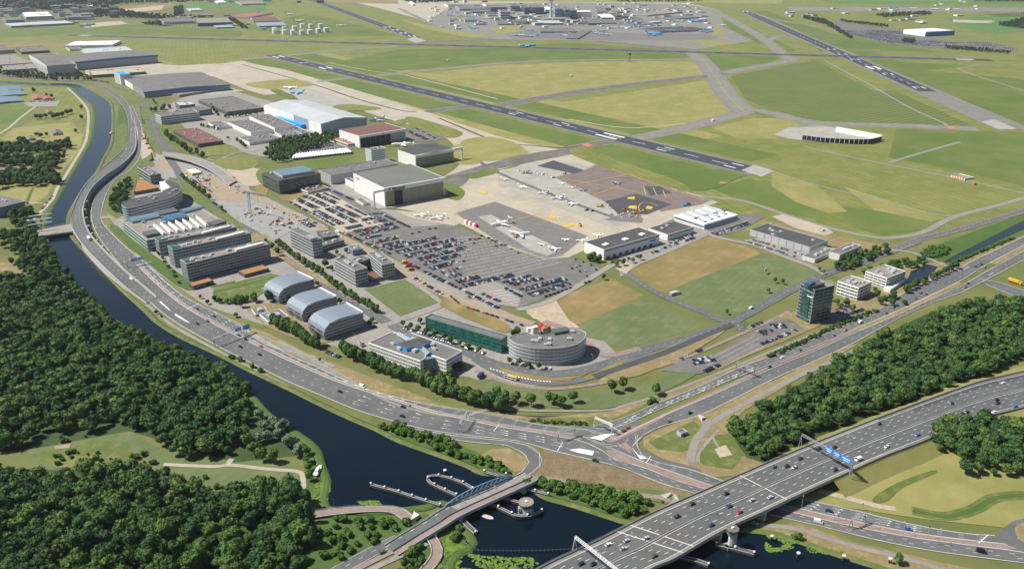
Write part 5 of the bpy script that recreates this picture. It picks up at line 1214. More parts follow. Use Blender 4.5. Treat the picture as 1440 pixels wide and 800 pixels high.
# --- white office with the blue crown
r, o, p, h = B('white_office', 'white office with black roofs and a bright blue rooftop screen', 'office building', '518,481.5 591,507 598,503 599,494 607.5,499 627.5,506 650,493 578,467 566,471 552,466', 526, 'white', 'roofm', 4, 'glass', 5, poly=True, h=14.5, frac=.4, piers=1.8, base=.3)
rb, _ = rbox(r, o, '557,484 572,490 582,486.5 592,488 607,480 592,474 574,478', h-.7, 3.2, 'bright', 'blue_screen', roof='roofd')
for a, c in (((562,470),(583,482)), ((588,484),(604,498))):
    A_, C_ = P(a[0], a[1], h+.3), P(c[0], c[1], h+.3); d = (C_-A_).normalized(); s_ = Vector((-d.y, d.x, 0))*3; up = Vector((0,0,2.2)); m = MB(o)
    m.add([A_-s_, C_-s_, C_+s_, A_+s_, A_+up, C_+up], [(0,1,5,4),(4,5,2,3),(0,4,3),(1,2,5)]); m.build('glass_roof', 'glassl', r)
    for k in range(9): q = A_.lerp(C_, k/8); MB(o).tube([q-s_, q+up, q+s_], .12).build('glazing_bar', 'white', r)
ap = P(603, 516, 0)
m = MB(o); m.prism([(v.x, v.y) for v in (P(597,504.5,h), P(600,495,h), P(608,498.5,h), P(611,501.5,h))], 0, h-1); m.build('glass_atrium', 'glassl', r)
# --- green glass office and the oval office
r, o, p, h = B('green_glass_office', 'long low office clad in dark green glass', 'office building', '598,446 705,477.5 715.5,472.5', 497.5, 'glassg', 'roofm', 4, 'glasst', 7, frac=.42, piers=2.4, base=.2)
r, o, p, h = B('oval_office', 'oval grey office with a horseshoe plan and bands of windows', 'office building', '715.5,474 722,481 735,485.5 752,488.5 772,489.5 790,488.5 805,485.5 816,481 823,474 824,468 818,464 805,461 790,459.5 786,463 776,468 764,471 750,470 742,467 730,469', 510, 'oval', 'roofm', 5, 'glass', 5, poly=True, h=17, sm=3, curved=True, frac=.2, piers=3, base=.42, proud=.04)
rbox(r, o, '774,463 780,468 802,464', h-.7, 2.5, 'dgrey', 'roof_plant')
for k, (x, y, c_) in enumerate(((762,462,'red'),(769,466,'rust'),(752,470,'pale'),(745,466,'pale'),(766,468,'earth'))):
    q = P(x, y, 4); MB((q.x, q.y, 0)).box((q.x, q.y, 0), (7, 5, 8+k % 3*2), .5, taper=.8).box((q.x+4, q.y+2, 0), (4, 6, 5), .2, taper=.7).build('site_cabin', c_, label=['red stacked cabin behind the oval office','orange stacked crates behind the oval office','pale low cabin left behind the oval office','pale cabin nearest the green office behind the oval office','earth brown container stack behind the oval office'][k], cat='cabin')
# --- office blocks beside the large car park
r, o, p, h = B('slab_office', 'dark banded slab office below the building site plot', 'office building', '407.5,323 439,338 451,334', 364, 'lgrey', 'roofm', 6, 'glass', 4, frac=.55, piers=3); rbox(r, o, '428,331 437,336 444,333', h-.7, 3, 'mgrey')
B('office_annex', 'lower brown roofed wing beside the dark banded slab office', 'office building', '446,342 453,346 484,337', 354, 'mgrey', 'roofm', 2, 'glass', 3); B('office_annex', 'small raised rear wing of the banded slab office', 'office building', '446,326 455,334 472,328', 345, 'dgrey', 'roofm', 2, 'glass', 2)
r, o, p, h = B('office_block', 'left one of two grey banded office blocks by the square lawn', 'office building', '470,365 499,381 516,376', 404, 'lgrey', 'roofm', 5, 'glass', 3, frac=.5, piers=3, group='twin grey office blocks')
r, o, p, h = B('office_block', 'right one of two grey banded office blocks by the square lawn', 'office building', '517.5,356 537,372.5 554,368.5', 394, 'lgrey', 'roofm', 5, 'glass', 3, frac=.5, piers=3, group='twin grey office blocks')
B('link_block', 'dark link block joining the twin grey office blocks', 'building', '497,364 502,370 520,364', 385, 'dgrey', 'roofm', 4, 'glass', 1); B('low_wing', 'low brown roofed wing between the twin grey office blocks', 'building', '512,384 522,392 536,388', 398, 'mgrey', 'roofr', 1, 'glass')
B('office_block', 'small blue grey pavilion office behind the twin blocks', 'office building', '490,347 496,352 509,348', 360, 'bluecl', 'roofm', 2, 'glass', 2)
# --- glass tower and the two white villas
r, o, p, h = B('glass_tower', 'dark teal glass office tower beside the branch road', 'office tower', '1117.5,400 1146,407.5 1174,401', 456, 'mgrey', 'roofl', 10, 'glasst', 4, frac=.74, piers=6, base=.12, proud=.1)
e = front(p); panel(r, o, *e[0], .25, .78, 5, h-5, 'glasst', 'glass_bay', .5, .6)
rbox(r, o, '1128,398 1143,402.5 1160,398', h-.7, 3.5, 'dgrey'); rbox(r, o, '1134,396 1139,399 1147,396', h+2.8, 2.5, 'glassb', 'dish')
panel(r, o, *e[0], .60, .98, h-9, h-8, 'white', 'sign_bar', .9, .3)
for s, yb, lab in (('1176,396 1207.5,404.5 1226,396', 423, 'white office villa with ribbon windows next to the glass tower'), ('1220,380 1247.5,391 1274,381', 407, 'white office villa stepping down to the ditch')):
    r, o, p, h = B('office_villa', lab, 'office building', s, yb, 'white', 'roofl', 4, 'glass', 4, frac=.5, piers=5, base=.2, group='white office villas')
rbox(r, o, '1247,402 1252,407 1276,391', 0, 4, 'white', 'stepped_wing')
# --- halls on the airfield side
r, o, p, h = B('grey_hall', 'long grey hall with a dark roof above the large grass plot', 'hall', '1055,322.5 1139,347.5 1168,339', 356.5, 'lgrey', 'roofd', 0, nu=3)
e = front(p)
for k in range(1, 8): panel(r, o, *e[0], k/8-.002, k/8+.002, 0, h-.3, 'mgrey', 'wall_rib', .15, .4)
B('grey_hall', 'low dark roofed annex at the right end of the long grey hall', 'hall', '1131,358.5 1146,364.5 1176,351', 370, 'offw', 'roofm', 0, nu=3); B('grey_hall', 'low hall with a strip roof light beside the dark tree belt', 'hall', '1166,354 1181,358 1212,345', 367, 'offw', 'roofm', 0, nu=4)
r, o, p, h = B('white_hall', 'white hall with a black roof and three skylights', 'hall', '819,341 849.5,351 927.5,329', 366, 'white', 'roofd', 0)
for s in ('846,343.5 851,345 857,342.5','873,336 879,337.5 885,335.5','897,329 903,330.5 908,328.5'): rbox(r, o, s, h-.7, .9, 'white', 'skylight')
e = front(p); panel(r, o, *e[-1], .02, .98, h-3.5, h-.8, 'bluecl', 'facade_panel'); panel(r, o, *e[-1], .82, .93, h-7, h-5, 'sign', 'sign_panel'); [panel(r, o, *e[-1], .05+k*.11, .05+k*.11+.05, 0.2, 3.6, 'dgrey', 'loading_door') for k in range(8)]
r, o, p, h = B('white_hall', 'smaller white hall with a black roof right of the skylit hall', 'hall', '911,321 939,330 976,319', 339, 'white', 'roofd', 0, nu=1)
e = front(p); panel(r, o, *e[-1], .02, .98, h-3, h-.8, 'bluecl', 'facade_panel')
r, o, p, h = B('jet_centre', 'white terminal hall with stepped ribbed white roof and dark windows', 'hall', '955,300 990.6,315.5 1038,302', 323, 'white', 'white', 1, 'glassb', 0, frac=.35, base=.3)
for k in range(4):
    a, b_ = P(962+k*9.5, 300-k*3.6, h), P(992+k*9.5, 312-k*3.6, h); MB(o).beam(a+Vector((0,0,.4)), b_+Vector((0,0,.4)), 5, 1.6).build('roof_step', 'roofw', r)
for k in range(4): q = P(980+k*13, 306-k*3.6, h+1.3); MB(o).box((q.x, q.y, h+.8), (9, 3, .6), .55).build('roof_window', 'glassb', r)
b = P(1000,322); B('car_canopy', 'low grey covered car deck behind the white terminal hall', 'canopy', '1001,322 1006,327 1052,311', 329, 'mgrey', 'roofm', 0)
# --- hangars
def hangar(label, s, yb, wall, roof, doors, doormat='pale', seed=0, open_=None, post=False, gable=0, fascia='white', name='aircraft_hangar', nu=0):
    r, o, p, h = B(name, label, 'hangar', s, yb, wall, roof, 0, par=.5, nu=nu)
    q = px(s); pb = P(q[1][0], q[1][1], h); e = front(p); a, b_ = e[-1]
    if (Vector((a[0], a[1]))-Vector((pb.x, pb.y))).length > 6 and len(e) > 1: pass
    L = math.hypot(b_[0]-a[0], b_[1]-a[1]); dh = h*.80
    for k in range(doors):
        t0, t1 = .02+k*.96/doors, .02+(k+1)*.96/doors-.004
        mt = 'black' if open_ and k in open_ else doormat
        panel(r, o, a, b_, t0, t1, 0.1, dh, mt, 'door_leaf' if mt != 'black' else 'door_opening', .2+(k % 2)*.35 if mt != 'black' else .05, .3)
    panel(r, o, a, b_, -.01, 1.01, dh, h+.2, fascia, 'fascia', .9, 1.8)
    if gable:
        m = MB(o); A = [Vector((x, y, h)) for x, y in p]; i = [k for k in range(4) if tuple(p[k]) == tuple(a)][0]
        c0, c1, c2, c3 = (A[(i+k) % 4] for k in range(4)); r0 = (c0+c1)/2+Vector((0,0,gable)); r1 = (c3+c2)/2+Vector((0,0,gable))
        m.add([c0, c1, c2, c3, r0, r1], [(0,4,5,3),(1,2,5,4)]); m.build('pitched_roof', roof, r); MB(o).add([c0, c1, r0, c3, c2, r1], [(0,1,2),(4,3,5)]).build('gable', wall, r)
    return r, o, p, h, (a, b_)
M['navyp'] = plain('sign_navy', (0.02,0.02,0.06), .5)
M['door'] = plain('hangar_door_beige', (0.30,0.30,0.215), 0.6); M['doorg'] = plain('hangar_door_grey', (0.36,0.38,0.38), 0.6)
r, o, p, h, (a, b_) = hangar('large white hangar with grey roof and red and blue airline sign', '496.5,243.5 540,264.4 620.4,247.7', 291, 'white', 'roofg', 7, 'door', open_=(1,))
text(r, o, 'Martinair', a, b_, .12, h*.825, 5.6, 'navyp', 2.1, bold=.12)
c = edge_pt(a, b_, .07, 1.95, h*.83); m = MB(o); d = Vector((b_[0]-a[0], b_[1]-a[1], 0)).normalized()
m.add([c+d*u+Vector((0,0,v)) for u, v in ((-3,0),(-1,0),(3.2,4),(0.6,4))], [(0,1,2,3)]); m.add([c+d*u+Vector((0,0,v)) for u, v in ((0,0),(1.6,0),(2.8,1.6),(1.3,1.6))], [(0,1,2,3)]); m.build('emblem', 'red', r)
e0 = front(p)[0]; text(r, o, 'Martinair', e0[0], e0[1], .1, h*.78, 3, 'black', .1); 
c = edge_pt(a, b_, -.17, 1, 0); MB(o).box((c.x, c.y, 0), (2.2, 2.2, h*.82), .3).build('frame_post', 'white', r); MB(o).beam(edge_pt(a, b_, -.18, 1, h*.88), edge_pt(a, b_, 0, 1, h*.9), 2, 3).build('frame_beam', 'white', r)
c = edge_pt(a, b_, 1.03, -6, 0); MB(o).box((c.x, c.y, 0), (5, 9, 8), .6).build('annex', 'lgrey', r)
r, o, p, h, (a, b_) = hangar('white hangar with black pitched roof and door frame running out to the right', '548.6,212.5 584,219 638,209.5', 236, 'white', 'roofd', 3, 'door', gable=4)
MB(o).beam(edge_pt(a, b_, 1, 1, h-1), edge_pt(a, b_, 1.22, 1, h-1), 2.5, 4).build('frame_beam', 'white', r); c = edge_pt(a, b_, 1.21, 1); MB(o).box((c.x, c.y, 0), (2.5, 2.5, h-2), .3).build('frame_post', 'white', r)
r, o, p, h, (a, b_) = hangar('white hangar with rust brown roof and a dark open door', '481,182 505,191.5 570.5,181', 208, 'white', 'roofr', 9, 'doorg', open_=(0,1,2,3,4,5))
B('annex', 'low white annex with red roof in front of the rust roofed hangar', 'building', '467,195 489,202.5 503,200', 208.5, 'white', 'roofred', 1, 'glass', 2, h=6, par=.4)
r, o, p, h, (a, b_) = hangar('huge pale grey hangar with shallow pitched roof', '371,148 451.4,174.3 518.8,166.4', 189, 'bluecl', 'roofw', 6, 'bluecl', gable=6, fascia='bluecl')
e0 = front(p)[0]; panel(r, o, *e0, .0, .55, 0, h-.2, 'white', 'side_wall', .3, .5); panel(r, o, *e0, .80, 1.0, 0, h-.2, 'white', 'side_wall', .3, .5); panel(r, o, *e0, .3, .74, 0, h*.42, 'bright', 'blue_side_building', 5, 9)
hangar('wide dark roofed hangar with blue stripe, middle of the far left group', '87.5,79 107,87.5 221,77.5', 99.5, 'lgrey', 'roofm', 10, 'doorg', fascia='hblue', gable=3)
r, o, p, h, (a, b_) = hangar('tall blue topped hangar left in the far left group', '41,77.5 65.5,93 108,92', 108, 'lgrey', 'roofm', 4, 'doorg', fascia='bluecl', gable=3); panel(r, o, *front(p)[0], 0, 1, h*.7, h, 'offw', 'wall_strip')
r, o, p, h, (a, b_) = hangar('long dark roofed hangar with blue stripe nearest the canal bend', '172.5,110 202.5,129.5 301,109.5', 138, 'mgrey', 'roofm', 9, 'mgrey', fascia='hblue', gable=3); panel(r, o, *front(p)[0], .0, .5, 0, h, 'white', 'white_gable', .4, .6)
r, o, p, h = B('office_tower', 'white stair and office tower at the end of the long blue striped hangar', 'tower', '160,102 168,105 177,101.5', 119.5, 'white', 'skyb', 0)
e = front(p); [panel(r, o, *e[0], .1+k*.2, .1+k*.2+.08, 1, h-1, 'lgrey', 'wall_rib', .2, .4) for k in range(4)]
for s, yb, w_, rf, lab in (('-30,80 -5,92 43,87', 97, 'mgrey','roofl','flat pale roofed hall at the left edge'), ('22,67 30,73.5 71,72', 77, 'dgrey','roofm','dark arched roof hall far left'), ('-20,66 -8,72 20,70', 77, 'mgrey','roofm','blue grey hall at the far left edge'),
    ('80,59 90,64.5 158,63', 68.5, 'white','white','long white hall behind the blue striped hangars'), ('110,69 120,76 185,70', 77, 'lgrey','roofw','pale grey hall behind the blue striped hangars'), ('92,66 98,70 114,68', 72.5,'offw','roofm','small white hall among the far left hangars'),
    ('123,100 130,106 205,101', 110, 'dgrey','apron','low long terrace building with sandy roof below the hangars'), ('2,91 6,99 50,96', 103,'mgrey','roofl','striped low warehouse at the left edge'), ('250,126 252,133.5 323,123', 137,'mgrey','roofl','lean to along the right side of the canal bend hangar'),
    ('278.8,140.6 319,157.5 371.6,152', 163, 'dgrey','roofm','long flat dark hall with blue roof lights'), ('243.8,184 278.8,202.5 311,196.5', 208, 'dgrey','roofr','flat brown roofed hall behind the dark tree belt'),
    ('320,171.6 352.4,186 384,181.5', 192.5, 'white','roofm','white workshop hall with a dark roof'), ('350.6,163.5 386,180 415,176', 187, 'white','roofm','white workshop hall joined to the pale hangar'), ('337,193.5 350.6,200 395,193.5', 205, 'white','roofm','low white hall in front of the grove'),
    ('293,172.5 305,179 321,174.5', 183, 'white','roofm','small white workshop with grey roof'), ('445,239 465,246.5 560,230', 260, 'lgrey','roofm','long grey workshop behind the signed hangar'), ('485,251 497,257 503,255', 266, 'white','roofm','white lean to left of the signed hangar'),
    ('500,280 511,286 519,284', 290,'offw','roofm','small shed in front of the signed hangar'), ('386,185 400,193 422,187', 197,'offw','roofm','small grey workshop left of the pale hangar'), ('393,176 420,187 432,184',190,'white','roofm','low white wing at the foot of the pale hangar')):
    B('hall', lab, 'hall', s, yb, w_, rf, 0, nu=5 if s[0] in '23' else 2)
r, o, p, h = B('long_office', 'long white office with ribbon windows left of the workshops', 'office building', '221,160 226,164 280,157.5', 176, 'offw', 'roofm', 4, 'glassb', 2, frac=.5, piers=4)
B('blue_block', 'small dark blue block with a white roof edge behind the long white office', 'office building', '246,144 252.5,148.5 273.5,146', 155.5, 'dgrey', 'roofw', 2, 'glassb', 1); B('office_annex', 'blue grey wing right of the long white office', 'office building', '258,152 262,158 298,153', 166, 'mgrey', 'roofm', 2, 'glassb', 3)
r, o, p, h = B('glass_office', 'dark glass office with a teal glass roof by the sandy plot', 'office building', '371.5,243.5 392,254.5 450.6,243.5', 274, 'dgrey', 'roofd', 4, 'glasst', 3, frac=.7, base=.1, piers=4)
rbox(r, o, '383,240 397,247 441,240', h-.7, 4, 'lgrey', 'penthouse', roof='glassl')
B('low_office', 'small low white office with a brown roof right of the dark glass office', 'office building', '427,264 433,269.5 462,263', 274, 'white', 'roofr', 1, 'glass', 3, frac=.45, piers=2)
r, o, p, h = B('office_tower', 'tall white tower block between the hangars', 'office tower', '513,209 521.4,211.5 542.4,208', 230.5, 'white', 'roofm', 0, nu=4)
for k in range(7): [panel(r, o, *e, .08, .92, 1.5+k*h/7.3, 3.2+k*h/7.3, 'glassb' if e is front(p)[0] else 'bluecl', 'window_band', .1, .2) for e in front(p)[:2]]
# saw-tooth carport
r = empty('sawtooth_canopy', P(455,224), 'long white saw tooth canopy beside the small car park', 'canopy'); o = P(455, 224); o.z = 0
for k in range(22):
    a, b_ = P(412+k*3.84, 226-k*.42, 0), P(404+k*3.84, 221-k*.42, 0); a2 = P(415.6+k*3.84, 225.6-k*.42, 0); m = MB(o); m.add([a+Vector((0,0,3.5)), a2+Vector((0,0,3.5)), a2+(b_-a)+Vector((0,0,3.5)), b_+Vector((0,0,3.5)), (a+a2)/2+Vector((0,0,5.5)), (a+a2)/2+(b_-a)+Vector((0,0,5.5))], [(0,4,5,3),(4,1,2,5),(0,1,4),(3,5,2)]); m.build('roof_bay', 'white', r)
a, b_ = P(412,226), P(497,216.5); MB(o).beam((a.x, a.y, 1.6), (b_.x, b_.y, 1.6), .4, 3.2).build('side_wall', 'dgrey', r)
# run-up bay: baffle wall of panels and a pale sloping wall
r = empty('run_up_bay', P(1190,196), 'white and dark noise wall around the aircraft run up pad', 'noise barrier'); o = P(1190, 196); o.z = 0
q = resample(G('1128,197 1160,201 1200,203 1222,203 1239,199'), 20)
for a, b_ in zip(q, q[1:]):
    d = (b_-a)*.88; m = MB(o); m.beam(a+Vector((0,0,4.5)), a+d+Vector((0,0,4.5)), .8, 9); m.build('baffle_panel', 'black', r); m = MB(o); m.beam(a+Vector((0,0,9.2)), b_+Vector((0,0,9.2)), 2.0, .8); m.build('cap', 'lgrey', r)
a, b_ = P(1175,186), P(1239,198); n_ = Vector((6,10,0)); m = MB(o); U = Vector((0,0,11)); m.add([a, b_, b_+U, a+U, b_+n_, a+n_], [(0,1,2,3),(2,4,5,3),(0,3,5),(1,4,2)]); m.build('sloping_wall', 'white', r)
r, o, p, h = B('localiser_building', 'small red and white striped airfield building with yellow base', 'building', '1336,246 1357,251.5 1365,248', 254, 'white', 'roofl', 0)
for f in front(p)[:2]: [panel(r, o, *f, k/6, k/6+.09, 1, h, 'red', 'red_stripe', .1, .15) for k in range(6)]
panel(r, o, *front(p)[0], .3, .9, 0, 1.2, 'yellow', 'yellow_base', .3, .3)
q = P(1370,260); MB((q.x,q.y,0)).box((q.x,q.y,0),(5,3,3),.3).box((q.x,q.y,3),(5.4,3.4,.4),.3,taper=.8).build('equipment_hut','redp',label='small pink hut beside the perimeter road',cat='hut')
q = P(1116,290); MB((q.x,q.y,0)).box((q.x,q.y,0),(3,2,2),.3).box((q.x,q.y,2),(3.4,2.4,.3),.3,taper=.7).build('equipment_hut','white',label='tiny white hut in the grass above the helicopter pad',cat='hut') if 0 else None
for x, y, lab in ((1003,171,'small red and white hut in the grass beside the far taxiway'),(803,108,'small sandy hut in the large dry grass field'),(630,86,'tiny beacon hut beside the runway crossing')):
    q = P(x, y); MB((q.x,q.y,0)).box((q.x,q.y,0),(6,4,4),.3).box((q.x,q.y,4),(6.6,4.6,1),.3,taper=.5).build('equipment_hut','offw',label=lab,cat='hut')
q = P(885,88); r = empty('radar_mast', q, 'red and white lattice radar mast in the dry grass field', 'mast'); m = MB(q)
for dx, dy in ((-3,-3),(3,-3),(3,3),(-3,3)): m.beam((q.x+dx,q.y+dy,0),(q.x+dx*.6,q.y+dy*.6,22),.8)
for z in range(0, 22, 4): m.beam((q.x-3,q.y-3,z),(q.x+2.5,q.y-2.5,z+4),.5)
m.build('lattice', 'redp', r); MB(q).cyl((q.x,q.y,22),4,4,3,10).box((q.x,q.y,25),(9,2,3),.4).build('radar_head', 'roofr', r)
# little sheds and houses
def house(s, yb, label, wall='offw', roof='roofred', hh=2.5, name='house'):
    h = 3.2; pts = rect(s, h); c = Vector((sum(p[0] for p in pts)/4, sum(p[1] for p in pts)/4, 0)); r = empty(name, c, label, 'house'); MB(c).prism(pts, 0, h).build('wall', wall, r)
    q = [Vector((p[0], p[1], h)) for p in inset(pts, -.5)]
    if (q[1]-q[0]).length > (q[2]-q[1]).length: q = q[1:]+q[:1]
    r0, r1 = (q[0]+q[1])/2+Vector((0,0,hh)), (q[2]+q[3])/2+Vector((0,0,hh)); m = MB(c); m.add(q+[r0, r1], [(1,2,5,4),(3,0,4,5),(0,1,4),(2,3,5)]); rf = m.build('roof', roof, r)
    cc = (r0*.7+r1*.3); MB(c).box((cc.x, cc.y, h+hh*.5), (.8, .8, hh)).build('chimney', 'roofred', rf)
    for e in front(pts)[:2]: [panel(r, c, *e, .15+k*.3, .3+k*.3, 1, 2.3, 'glass', 'window', .06, .1) for k in range(3)]
    return r
house('44,134 46,140 60,135', 0, 'farmhouse with a red roof beside the greenhouses'); house('58,136 60,140 74,137', 0, 'long red roofed barn beside the farmhouse', hh=2); house('64,155 66,159 72,157', 0, 'small red roofed house hidden among the meadow trees'); house('72,184 74,189 86,186', 0, 'white house with grey gables in the polder', 'white', 'roofm', 3)
house('38,192 40,196 48,194', 0, 'small dark roofed shed beside the polder tree row', 'offw', 'roofm', 1.5); house('28,209 29,212 35,211', 0, 'tiny white shed in the polder tree belt', 'white', 'white', 1); house('-10,240 0,247 25,240', 0, 'long grey roofed barn at the left edge of the polder', 'mgrey', 'roofm', 2); house('104,228 110,231 115,229',0,'small shed on the towpath verge','offw','roofred',1) if 0 else None
for s, lab in (('-20,130 -12,137 38,133', 'long blue grey greenhouse nearest the farmhouse'), ('-20,139 -12,146 33,142', 'long blue grey greenhouse on the near side of the farm'), ('-10,124 -4,129 34,127', 'long grey greenhouse at the back of the farm')):
    house(s, 0, lab, 'bluecl', 'glassl', 1.8, 'greenhouse')
r, o, p, h = B('banded_office', 'blue grey banded office cut by the left picture edge', 'office building', '-40,283 -6,293 9,276', 307, 'bluecl', 'roofm', 5, 'glassb', 2, frac=.5)
house('1089,603 1096,610 1106,606', 0, '', 'dgrey', 'dgrey') if 0 else None
q = '952,605 958,609.5 967,606'; r, o, p, h = B('transformer_hut', 'small dark flat roofed hut in the grassy fork between the roads', 'hut', q, 614, 'lgrey', 'roofm', 0, h=3.5); panel(r, o, *front(p)[-1], .3, .6, 0, 2.4, 'dgrey', 'door')
r, o, p, h = B('white_marquee', 'white tent roof with yellow sides on the building site', 'tent', '262,239 270,244 280,240', 246, 'yellow', 'white', 0, h=4, par=.1)
MB(o).cyl((o.x, o.y, 3.9), 9, .4, 3, 4, 0).build('tent_roof', 'white', r)
# --- far left industry, tank farm and the town strip
def far(label, s, yb, w_, rf, nu=0, n=0, name='warehouse'): return B(name, label, 'warehouse', s, yb, w_, rf, n, 'glassb', nu, h=max(6, hgt(px(s)[1][0], yb, px(s)[1][1])))
far('long white roofed warehouse below the top left industry', '10,33 15,37 104,32.5', 40, 'mgrey', 'roofw'); far('white hall in the top left industry', '31,18 36,24 72,21', 29, 'lgrey', 'white'); far('grey hall at the left end of the top left industry', '2,25 8,29 32,27', 33, 'mgrey', 'roofm'); far('dark hall right in the top left industry', '88,19 95,25 128,23', 29, 'mgrey', 'roofm')
far('grey hall beside the small tree strip at top left', '224,27 230,31.5 272,29', 35, 'lgrey', 'roofm'); far('striped roofed hall beside the long driveway at top left', '274,26 278,33 326,31', 38, 'dgrey', 'roofl'); far('dark roofed hall at the top left driveway end', '300,36 304,39 328,37', 41, 'mgrey', 'bluecl')
far('red and grey roofed hall behind the tank farm', '343,19 350,24.5 384,18', 27, 'offw', 'roofred'); far('striped red roofed hall beside the tank farm', '352,25 356,30 392,27', 32, 'offw', 'roofr'); far('blue roofed hall next to the tanks', '360,32 364,37 402,35', 40, 'bluecl', 'mgrey')
far('small hall at top left edge', '-5,12 2,16 22,14', 20, 'lgrey', 'roofm'); far('white block in the top left town edge', '120,7 124,10 134,9', 13, 'white', 'white'); far('pale hall at the top centre left', '262,12 268,15 282,13', 17, 'offw', 'roofw'); far('white low hall at top left near the crop fields', '300,1 306,4 316,2.5', 6, 'white', 'white'); far('long pale hall by the far driveway','330,2 340,6 368,3',8,'lgrey','roofl')
for k, (x, y) in enumerate([(386.7,45),(400.5,44),(414.5,43),(425.5,39.5),(437.5,40),(451,39.5),(459,45.5),(400.5,48.5),(412.5,49),(425,49),(436,48.5),(448,46.5),(387,47.5)]):
    q = P(x, y); r = empty('storage_tank', q, 'white round fuel storage tank in the tank farm', 'tank', 'white fuel tanks of the tank farm'); rr_ = 11.5
    MB(q).cyl((q.x, q.y, 0), rr_, rr_, 17, 14).build('shell', 'white', r); MB(q).cyl((q.x, q.y, 17), rr_*.98, 1, 1.5, 14).build('tank_roof', 'offw', r)
RT = random.Random(21)
def town(n, xr, yr, mats, hr, label, group, wr=(18, 60), name='town_building', gap=None):
    for k in range(n):
        x, y = RT.uniform(*xr), RT.uniform(*yr); q = P(x, y); rz = RT.uniform(-.2, .2)+.35; w, d, h = RT.uniform(*wr), RT.uniform(12, 30), RT.uniform(*hr)
        r = empty(name, q, label, 'building', group); c, s_ = math.cos(rz), math.sin(rz); pts = [(q.x+a*c-b_*s_, q.y+a*s_+b_*c) for a, b_ in ((-w/2,-d/2),(w/2,-d/2),(w/2,d/2),(-w/2,d/2))]
        wm = RT.choice(mats); shell(r, Vector((q.x, q.y, 0)), pts, 0, h, wm, RT.choice(('roofm','roofd','roofl','roofw','white')), .6)
        for kk in range(max(1, int(h/5))): panel(r, Vector((q.x, q.y, 0)), pts[0], pts[1], .05, .95, 1.5+kk*5, 3.5+kk*5, 'glassb', 'window_band', .1, .3)
town(75, (-5,170), (1,26), ['mgrey','lgrey','offw','offw','pale','roofred'], (12,24), 'block in the hazy town at the top left', 'hazy town blocks at top left')
town(18, (20,140), (24,38), ['mgrey','lgrey','offw','white'], (5,9), 'low industrial block in the top left yards', 'low blocks of the top left yards')
town(10, (228,330), (22,38), ['mgrey','lgrey','white'], (5,9), 'low block in the yards beside the long driveway', 'low blocks beside the long driveway')
town(8, (335,385), (17,42), ['mgrey','offw'], (4,8), 'low block behind the tank farm', 'low blocks behind the tank farm', (10,25))
town(16, (150,700), (-2,5), ['lgrey','offw','roofred'], (8,18), 'block on the skyline edge left of centre', 'skyline blocks left of centre')
town(14, (1110,1260), (12,24), ['mgrey','offw','lgrey','white'], (5,10), 'low block beyond the far end of the upper right runway', 'low blocks beyond the runway end')
town(9, (1250,1350), (22,34), ['offw','white','greenp'], (5,9), 'low white and green block above the far car park', 'low blocks above the far car park')
town(8, (1290,1440), (2,20), ['white','offw'], (4,7), 'tiny white block on the far right horizon fields', 'tiny far right blocks', (10,22))
r, o, p, h = B('distribution_hall', 'white and dark blue distribution hall beside the far car park', 'hall', '1283,41 1302,45 1343,43', 52, 'hblue', 'white', 0); panel(r, o, *front(p)[0], 0, 1, 0, h+.3, 'white', 'white_side', .3, .5); panel(r, o, *front(p)[-1], 0, 1, h-3, h+.2, 'white', 'roof_edge', .5, .8)
